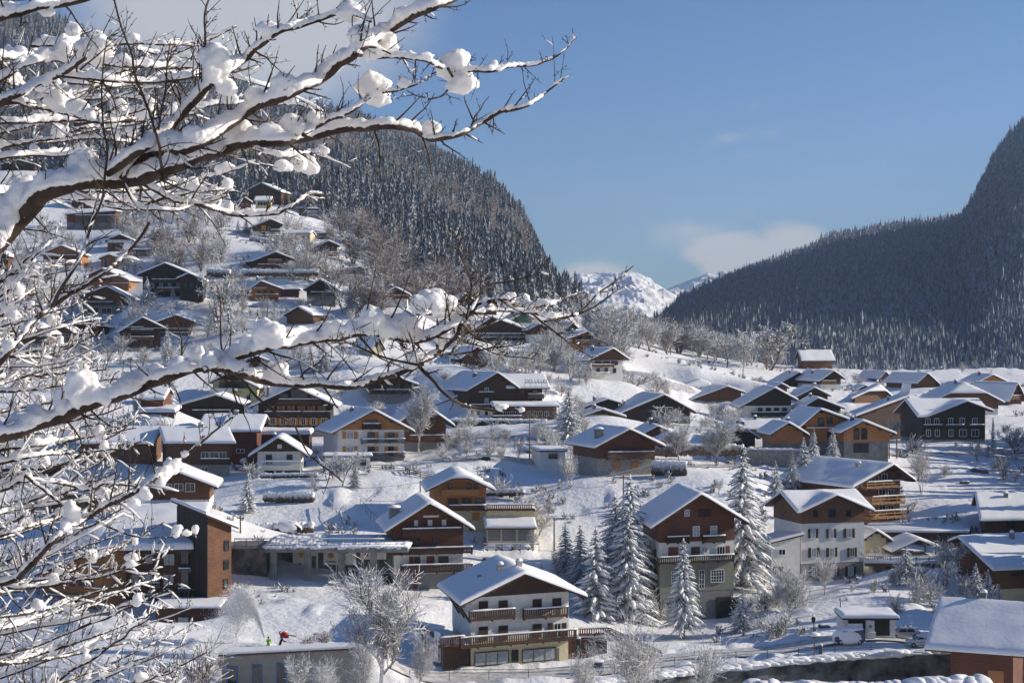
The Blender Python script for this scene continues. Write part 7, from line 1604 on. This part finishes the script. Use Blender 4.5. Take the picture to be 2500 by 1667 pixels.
def limb(parent, spec, r0, r1, Y0, Y1, snow=.035, twigs=None, tl=(.10, .34), cover=.95, lump=.6, up=1.0, blobs=(), hero=False, tcover=.40, thh=.009, tmat='bark_near', maxlev=2):
    m = len(spec); pts = []
    for i, s_ in enumerate(spec):
        t = i / (m - 1); Y = Y0 + (Y1 - Y0) * t + .12 * math.sin(i * 1.9 + Y0 * 3); pts.append(P(s_[0], s_[1], Y))
    path = catmull(pts, .022); n = len(path); sc_ = ((Y0 + Y1) / 2) / F
    # small crookedness
    path = [p + Vector((mn.noise(p * 6 + Vector((Y0, 0, 0))), mn.noise(p * 6 + Vector((0, 3, 0))), mn.noise(p * 6 + Vector((0, 0, 9))))) * .010 * min(1, i / 8) for i, p in enumerate(path)]
    rr = [(r0 + (r1 - r0) * (i / (n - 1)) ** .8) * sc_ * (1 + .10 * mn.noise(p * 11)) for i, p in enumerate(path)]
    wb = MB(); tb = MB(); wb.tube(path, rr, 9 if r0 > 8 else 6)
    tot = sum((b - a).length for a, b in zip(path, path[1:]))
    nt_ = int((twigs if twigs is not None else int(tot / .075)) * (1.9 if tmat == 'bark_near' and tcover < .5 else 1.3))
    for k in range(nt_):
        i = min(n - 2, int(n * (k + rf.random()) / nt_)); x = 1250 + path[i].x / path[i].y * F
        if x < -60: continue
        b = (path[i + 1] - path[i]).normalized(); nrm = Vector((-b.z, 0, b.x)); nrm = nrm if nrm.z > 0 else -nrm
        sgn = 1 if rf.random() < .68 else -1
        d = (b * rf.uniform(.35, .9) + nrm * sgn * rf.uniform(.5, 1) + Vector((0, rf.uniform(-.6, .6), 0))).normalized()
        L = rf.uniform(*tl) * (.6 + .4 * (1 - i / n)); twig(wb, tb, path[i], d, L, max(.0020, min(.0046, rr[i] * .5)), 0, up, tcover, thh, k, maxlev)
    o = wb.build('limb', tmat, parent, True)
    if snow > 0:
        sb = MB(); seed = int(spec[0][0] + spec[-1][1]) % 50
        run = [(p, r) for p, r in zip(path, rr)]
        rm = rr[max(0, int(n * .25))]; taper = [(p, r, max(.22, min(1.1, (r / rm) ** .9)) * (.75 + .55 * (.5 + .5 * mn.noise(p * 2.2 + Vector((seed, 2, 0)))))) for p, r in run]
        sleeve(sb, taper, snow * .42, snow, seed, 10, cover, lump)
        sb2 = MB(); sb2.v, sb2.f, sb2.m = sb.v, sb.f, sb.m
        for bx, by, rx, ry in blobs:
            best = min(path, key=lambda p: (1250 + p.x / p.y * F - bx) ** 2 + (833.5 - p.z / p.y * F - by) ** 2 * .3)
            c = P(bx, by, best.y); k = best.y / F; dv_ = c - best; mx_ = max(rx, ry) * k * .72 + .012
            if dv_.length > mx_: c = best + dv_ * (mx_ / dv_.length)
            sb.blob(c, (rx * k * .82, (rx + ry) / 2 * k * .7, ry * k * .82), 3, .38, 1.7, int(bx) % 17)
            for q in range(5):
                a = rf.uniform(-.6, 3.7); rq = rf.uniform(.28, .55); sb.blob(c + Vector((math.cos(a) * rx * k * .62, rf.uniform(-.3, .3) * rx * k, math.sin(a) * ry * k * .52 - ry * k * .12)), (rx * k * rq, rx * k * rq, ry * k * rq * rf.uniform(.7, 1.1)), 2, .35, 2.0, q + int(by) % 11)
            if by < (833.5 - best.z / best.y * F) - ry * .8:   # stalk of snow down to the branch
                sb.blob((c + best) / 2, (rx * k * .7, rx * k * .6, abs(c.z - best.z) * .7), 3, .15, 1.2, 3)
        s = sb.build('snow', 'snow_near', o, True)
        if hero or blobs:
            md = s.modifiers.new('join', 'REMESH'); md.mode = 'VOXEL'; md.voxel_size = .0065; md.use_smooth_shade = True
            m2 = s.modifiers.new('soft', 'SMOOTH'); m2.iterations = 4; m2.factor = .5
            m3 = s.modifiers.new('crumble', 'DISPLACE'); m3.texture = CLT; m3.strength = .016; m3.mid_level = .5; m3.texture_coords = 'GLOBAL'
            m4 = s.modifiers.new('grain', 'DISPLACE'); m4.texture = CLT2; m4.strength = .006; m4.texture_coords = 'GLOBAL'
    ts = tb.build('twig_snow', 'snow_near', o, True)
    if ts: ts['kind'] = 'stuff'
    return o
# --- tree whose great limb crosses the upper left
A_ = tagp(empty('overhanging_tree', (-3.6, 6.9, -4.7)), 'big bare tree reaching in from the upper left, long limbs piled high with snow', 'tree')
def kids(root, fn):
    r0 = len(bpy.data.objects)
def local(parent):
    for c in parent.children:
        c.location = -parent.location
tk = MB(); tk.tube([(-3.6, 6.9, -5.2), (-3.55, 6.9, -3.2), (-3.3, 6.85, -1.2), (-3.1, 6.8, .2), (-2.9, 6.8, 1.2), (-2.7, 6.9, 2.4)], [.26, .22, .19, .15, .10, .05], 14); tk.build('trunk', 'bark_near', A_, True)
T0 = (-760, 980)
limb(A_, [T0, (-260, 740), (-80, 640), (0, 590), (60, 520), (120, 466), (200, 448), (300, 440), (380, 425), (450, 396), (540, 364), (600, 348), (680, 345), (760, 328), (850, 312), (940, 307), (1010, 312), (1040, 334), (1075, 340), (1130, 325), (1180, 298), (1225, 274), (1290, 255), (1330, 230), (1378, 190)], 40, 2.0, 6.6, 6.3, .058, twigs=44, hero=True, lump=.8, cover=.93,
     blobs=[(207, 385, 44, 46), (304, 396, 46, 44), (579, 320, 42, 40), (60, 470, 46, 50), (118, 440, 40, 30), (20, 520, 50, 60), (1051, 305, 28, 20), (707, 250, 38, 36), (420, 380, 26, 20), (1245, 262, 16, 8), (660, 310, 28, 24)])
limb(A_, [(200, 448), (255, 428), (336, 371), (382, 339), (443, 286), (500, 221), (557, 179), (600, 147), (638, 111), (688, 80), (760, 57), (837, 34), (905, 52)], 13, 3, 6.55, 6.1, .042, twigs=26, hero=True, blobs=[(518, 135, 44, 58), (560, 240, 30, 24), (655, 70, 30, 24), (855, 30, 34, 30), (395, 310, 26, 22)])
limb(A_, [(300, 440), (357, 374), (464, 361), (536, 318), (607, 271), (657, 249), (730, 218), (791, 188), (849, 149), (883, 119), (937, 80), (1002, 46), (1059, 19), (1101, 0), (1160, -30)], 14, 8, 6.5, 6.0, .050, twigs=24, hero=True, blobs=[(944, 105, 36, 34), (880, 85, 30, 34), (905, 128, 42, 26), (690, 190, 34, 34), (470, 320, 30, 26), (985, 30, 24, 18), (620, 200, 30, 26)])
limb(A_, [(870, 134), (910, 138), (983, 142), (1040, 149), (1094, 168), (1143, 174), (1193, 174), (1251, 166), (1304, 163), (1350, 145), (1381, 119), (1409, 88)], 5.5, 1.4, 6.1, 5.9, .022, twigs=10, tl=(.05, .16), cover=.8, blobs=[(1112, 150, 44, 34), (1130, 200, 38, 38), (1098, 175, 36, 30), (1205, 157, 15, 12), (1040, 138, 26, 14), (1000, 135, 18, 12)])
limb(A_, [(1094, 168), (1109, 195), (1093, 222), (1058, 240), (1025, 232), (994, 218)], 4, 1.2, 6.0, 6.1, .006, twigs=4, tl=(.04, .10), cover=.3)
limb(A_, [(740, 330), (780, 306), (830, 283), (876, 260), (925, 230), (956, 226), (1013, 207), (1059, 180), (1100, 165)], 5.5, 1.5, 6.3, 6.1, .020, twigs=12, tl=(.06, .18), blobs=[(910, 208, 46, 42), (925, 240, 34, 26), (985, 200, 20, 18), (770, 290, 26, 22)])
limb(A_, [(396, 440), (396, 418), (389, 357), (375, 304), (354, 243), (332, 186), (321, 129), (300, 71), (275, -10)], 4.5, 2.4, 6.3, 5.9, .0, twigs=12, tl=(.08, .22), tcover=.1)
limb(A_, [(495, 225), (496, 171), (500, 107), (504, 43), (518, -20)], 4, 2.4, 6.4, 6.2, .0, twigs=8, tl=(.08, .2), tcover=.1)
limb(A_, [(383, 420), (385, 340), (400, 250), (408, 180), (418, 100)], 3.6, 1.6, 6.5, 6.3, .0, twigs=9, tl=(.08, .2), tcover=.25)
limb(A_, [(255, 440), (262, 360), (250, 270), (254, 180), (262, 90)], 3.4, 1.4, 6.4, 6.2, .0, twigs=9, tl=(.08, .2), tcover=.2)
limb(A_, [(-300, 420), (0, 252), (36, 236), (100, 206), (154, 182), (207, 143)], 12, 5, 6.8, 6.6, .035, twigs=10, hero=True, blobs=[(125, 195, 24, 18), (60, 220, 20, 16)])
limb(A_, [(-300, 300), (0, 254), (60, 258), (107, 266), (154, 275), (240, 297), (330, 292)], 9, 3, 6.8, 6.7, .032, twigs=10, blobs=[(143, 243, 34, 30), (185, 258, 30, 22), (215, 280, 26, 18)])
limb(A_, [(140, 184), (200, 190), (250, 196), (357, 204), (411, 196), (475, 186)], 6, 4, 6.6, 6.6, .026, twigs=9, cover=.9)
limb(A_, [(-200, 260), (0, 195), (54, 160), (143, 146), (250, 157), (321, 164), (430, 165), (482, 168), (560, 158)], 7, 3, 7.0, 6.9, .034, twigs=14, blobs=[(240, 108, 40, 44), (205, 120, 34, 34), (160, 110, 32, 28), (110, 130, 26, 22), (300, 145, 26, 18), (350, 150, 22, 14)])
limb(A_, [(-200, 120), (0, 48), (71, 25), (143, 10), (214, -4), (260, -20)], 10, 7, 6.7, 6.6, .036, twigs=8, hero=True, blobs=[(115, 30, 24, 14), (20, 20, 36, 22)])
limb(A_, [(-200, 330), (0, 303), (107, 297), (250, 296), (300, 280), (360, 262)], 6, 2.5, 7.1, 7.0, .03, twigs=12, blobs=[(285, 232, 22, 24), (365, 235, 16, 16)])
limb(A_, [(-200, 440), (0, 388), (70, 380), (150, 379), (210, 360)], 6, 3, 7.2, 7.1, .024, twigs=8)
limb(A_, [(300, 444), (336, 500), (393, 514), (446, 511), (500, 496), (560, 478)], 5, 2, 6.5, 6.6, .012, twigs=9, tl=(.06, .2), up=-.3)
limb(A_, [(345, 446), (429, 489), (500, 505), (557, 522), (658, 525), (712, 505), (755, 479), (790, 470)], 6, 2.5, 6.7, 6.9, .020, twigs=14, blobs=[(560, 500, 14, 16), (530, 486, 14, 16), (610, 512, 16, 8)])
limb(A_, [(600, 350), (640, 372), (700, 380), (760, 372), (800, 350)], 4, 1.6, 6.8, 7.0, .024, twigs=9, blobs=[(753, 425, 30, 28), (730, 400, 26, 22), (690, 405, 24, 20), (785, 368, 18, 14)])
# thinner limbs deeper in the crown
for k in range(30):
    y = rf.uniform(-10, 520); x0 = rf.uniform(-120, 380 if y > 60 else 100); Lp = rf.uniform(200, 480); a = rf.uniform(-.45, .2) if y < 380 else rf.uniform(-.2, .25)
    x1 = min(790, x0 + Lp * math.cos(a)); n = 6; bend = rf.uniform(-40, 40)
    lim = [(x0 + (x1 - x0) * i / n, y + Lp * math.sin(a) * i / n + bend * math.sin(math.pi * i / n)) for i in range(n + 1)]
    bl = [(lim[j][0] + rf.uniform(-10, 10), lim[j][1] - rf.uniform(8, 20), rf.uniform(14, 28), rf.uniform(12, 24)) for j in (1, 3, 5) if rf.random() < .55]
    limb(A_, lim, rf.uniform(3, 6), 1.5, rf.uniform(7.2, 9), rf.uniform(7.2, 9), rf.uniform(.018, .034), twigs=9, tl=(.08, .24), blobs=bl, tcover=.65, thh=.012)
local(A_)
# --- tree of the long lower limb
B_ = tagp(empty('overhanging_tree', (-3.0, 6.0, -4.4)), 'bare tree whose single long snow-capped limb arches across the middle of the village', 'tree')
tk = MB(); tk.tube([(-3.0, 6.0, -5), (-2.9, 6.0, -3), (-2.7, 6, -1.6), (-2.6, 6, -.4)], [.2, .17, .13, .04], 12); tk.build('trunk', 'bark_near', B_, True)
limb(B_, [(-620, 1200), (-250, 1115), (-100, 1084), (0, 1058), (77, 1040), (153, 1014), (217, 991), (281, 968), (344, 945), (408, 922), (434, 910), (479, 897), (537, 896), (580, 910), (637, 927), (723, 936), (809, 940), (881, 939), (924, 927), (972, 910), (1023, 887), (1061, 867), (1115, 822), (1129, 793), (1150, 750), (1200, 730), (1246, 738)], 27, 3, 6.0, 6.0, .044, twigs=34, hero=True, lump=.9, cover=.96,
     blobs=[(199, 930, 50, 56), (165, 975, 44, 40), (60, 1020, 44, 24), (339, 908, 26, 26), (320, 930, 34, 20), (482, 868, 24, 30), (440, 890, 34, 24), (683, 905, 30, 28), (720, 925, 26, 12), (395, 915, 30, 16), (1010, 870, 26, 20), (1070, 790, 22, 36), (240, 975, 34, 22)])
limb(B_, [(500, 902), (543, 883), (615, 860), (666, 846), (730, 835), (801, 829), (873, 817), (945, 820), (1016, 834), (1060, 820), (1100, 800), (1140, 770)], 10, 5, 5.95, 5.9, .044, twigs=20, hero=True, cover=.97, lump=.9,
     blobs=[(643, 800, 38, 42), (665, 812, 36, 34), (612, 835, 30, 26), (907, 780, 34, 42), (940, 800, 40, 34), (988, 788, 40, 40), (1005, 812, 34, 24), (800, 800, 22, 24), (860, 800, 30, 20), (745, 815, 26, 18)])
limb(B_, [(1150, 762), (1110, 772), (1064, 772), (1040, 765), (1000, 770)], 4, 2, 5.9, 5.8, .02, twigs=8, tl=(.08, .2), blobs=[(1062, 735, 50, 34), (1056, 702, 34, 30), (1018, 722, 18, 26), (1095, 740, 30, 24)])
limb(B_, [(1030, 889), (1026, 894), (1057, 931), (1095, 968), (1138, 991), (1195, 1000), (1258, 1000), (1287, 1011), (1313, 1019)], 6, 1.8, 5.95, 5.7, .010, twigs=5, tl=(.05, .12), up=-.4, cover=.5, blobs=[(1222, 992, 22, 7), (1268, 997, 12, 5)])
limb(B_, [(1140, 775), (1158, 759), (1201, 733), (1244, 739), (1287, 759), (1330, 793), (1373, 825), (1416, 851), (1450, 877)], 5, 1.4, 6.0, 6.3, .010, twigs=12, tl=(.06, .16), cover=.4, blobs=[(1245, 722, 18, 16), (1232, 732, 26, 12)])
limb(B_, [(1170, 760), (1215, 752), (1287, 750), (1339, 745), (1382, 727), (1425, 710)], 5, 1.3, 6.0, 6.4, .018, twigs=8, tl=(.06, .14), cover=.8, blobs=[(1245, 735, 22, 20), (1277, 730, 18, 18), (1320, 738, 20, 14), (1300, 745, 26, 12)])
limb(B_, [(1160, 765), (1230, 758), (1301, 765), (1344, 776), (1393, 776)], 4, 1.6, 5.9, 6.1, .016, twigs=9, tl=(.06, .16), cover=.85, blobs=[(1345, 768, 22, 9)])
limb(B_, [(1330, 785), (1396, 773), (1445, 753), (1488, 722), (1520, 700), (1545, 690)], 3, 1.3, 6.1, 6.3, .004, twigs=5, tl=(.04, .09), cover=.2)
limb(B_, [(1400, 772), (1425, 756), (1473, 707), (1500, 690), (1525, 667), (1548, 650)], 3, 1.3, 6.1, 6.4, .010, twigs=4, tl=(.04, .08), cover=.5, blobs=[(1458, 712, 9, 16)])
limb(B_, [(560, 905), (588, 925), (623, 970), (686, 1022), (712, 1039), (752, 1105), (795, 1143), (838, 1180)], 4, 1.6, 5.8, 5.6, 0, twigs=5, tl=(.08, .2), tcover=.1)
limb(B_, [(1026, 892), (960, 880), (880, 850), (820, 830)], 3.5, 1.5, 5.8, 5.6, 0, twigs=8, tl=(.08, .22), tcover=.2)
for pts in ([(1115, 822), (1160, 845), (1220, 870), (1303, 880)], [(1100, 830), (1180, 800), (1250, 770), (1330, 765)], [(1061, 867), (1120, 862), (1200, 852), (1280, 838)], [(1129, 793), (1175, 830), (1215, 858), (1229, 872)], [(1140, 780), (1150, 700), (1130, 640), (1105, 560)], [(1150, 760), (1190, 700), (1250, 690), (1330, 660)], [(1000, 860), (960, 830), (900, 812)]):
    limb(B_, pts, 3.2, 1.2, 5.85, rf.uniform(5.6, 6.3), .006, twigs=9, tl=(.05, .14), cover=.35, tcover=.3)
local(B_)
# --- thicket of young branches on the lower left
C_ = tagp(empty('snowy_thicket', (-2.7, 7.0, -4.7)), 'dense tangle of thin snow-coated branches filling the lower left side', 'tree')
tk = MB()
for k in range(6): tk.tube([(-2.7 + .1 * k, 7 + .15 * math.sin(k), -5), (-2.6 + .08 * k, 7, -3), (-2.4 + .05 * k, 7, -1.8 + .3 * k)], [.09, .07, .02], 8)
tk.build('trunk', 'bark_near', C_, True)
KW = dict(tcover=.8, thh=.0105, tmat='bark_near')
limb(C_, [(-500, 1250), (-60, 930), (0, 875), (57, 817), (115, 754), (201, 703), (258, 662), (316, 611), (364, 542)], 15, 3, 6.4, 6.2, .022, twigs=16, tl=(.08, .2), blobs=[(20, 840, 20, 14), (310, 600, 12, 14)], **KW)
limb(C_, [(100, 770), (126, 745), (158, 694), (195, 634), (212, 579), (235, 522), (252, 467)], 6, 3, 6.3, 6.1, .010, twigs=12, tl=(.08, .22), tcover=.3)
limb(C_, [(-350, 1520), (0, 1424), (66, 1387), (132, 1315), (214, 1265), (280, 1226), (346, 1193), (412, 1150), (479, 1088), (522, 1057), (570, 1018)], 13, 2, 6.2, 6.0, .018, twigs=26, tl=(.1, .26), blobs=[(355, 1205, 16, 22), (392, 1185, 14, 16), (420, 1140, 26, 26), (402, 1155, 24, 22), (450, 1108, 14, 12), (175, 1248, 26, 34), (160, 1285, 18, 24), (325, 1230, 18, 14)], **KW)
limb(C_, [(-250, 1260), (0, 1196), (59, 1173), (165, 1183), (214, 1193), (264, 1180), (330, 1190)], 7, 2, 6.6, 6.4, .024, twigs=14, blobs=[(62, 1162, 16, 16)], **KW)
limb(C_, [(-250, 1180), (0, 1100), (80, 1085), (160, 1080), (230, 1060), (300, 1040), (345, 1010)], 9, 2, 6.6, 6.8, .03, twigs=14, blobs=[(120, 1070, 16, 14)], **KW)
limb(C_, [(60, 1160), (160, 1230), (300, 1300), (400, 1310), (480, 1300)], 4, 1.4, 6.3, 6.0, .012, twigs=10, blobs=[(432, 1290, 16, 14), (455, 1300, 14, 10), (478, 1285, 10, 9)], tl=(.05, .14), tcover=.5)
for px in ((20, 700), (38, 650), (10, 760), (60, 640)):
    limb(C_, [(-200, px[1] + 140), (px[0] - 30, px[1] + 30), (px[0] + 30, px[1] - 20), (px[0] + 80, px[1] - 60)], 6, 2, 6.8, 6.6, .026, twigs=12, blobs=[(px[0] + 10, px[1] - 10, 20, 24), (px[0] + 30, px[1] + 30, 18, 18)], **KW)
for k in range(58):
    y = 640 + 1060 * (k + rf.random()) / 58; xe = float(np.interp(y, [600, 750, 1000, 1200, 1400, 1667], [190, 240, 330, 360, 420, 500])) * rf.uniform(.7, 1.08)
    rise = rf.uniform(40, 220) * (1 if y > 1000 else .5); y0 = y + rise; n = 6; sag = rf.uniform(-30, 50); x0 = rf.uniform(-260, -60)
    lim = [(x0 + (xe - x0) * i / n, y0 - rise * (i / n) ** 1.3 + sag * math.sin(math.pi * i / n)) for i in range(n + 1)]
    bl = [(lim[j][0] + rf.uniform(-15, 15), lim[j][1] - rf.uniform(6, 18), rf.uniform(10, 20), rf.uniform(10, 20)) for j in (3, 4, 5) if rf.random() < .40]
    limb(C_, lim, rf.uniform(4, 8), 1.3, rf.uniform(6.2, 9), rf.uniform(6.2, 8.6), rf.uniform(.009, .020), twigs=20, tl=(.07, .24), blobs=bl, up=.8, **KW)
local(C_)
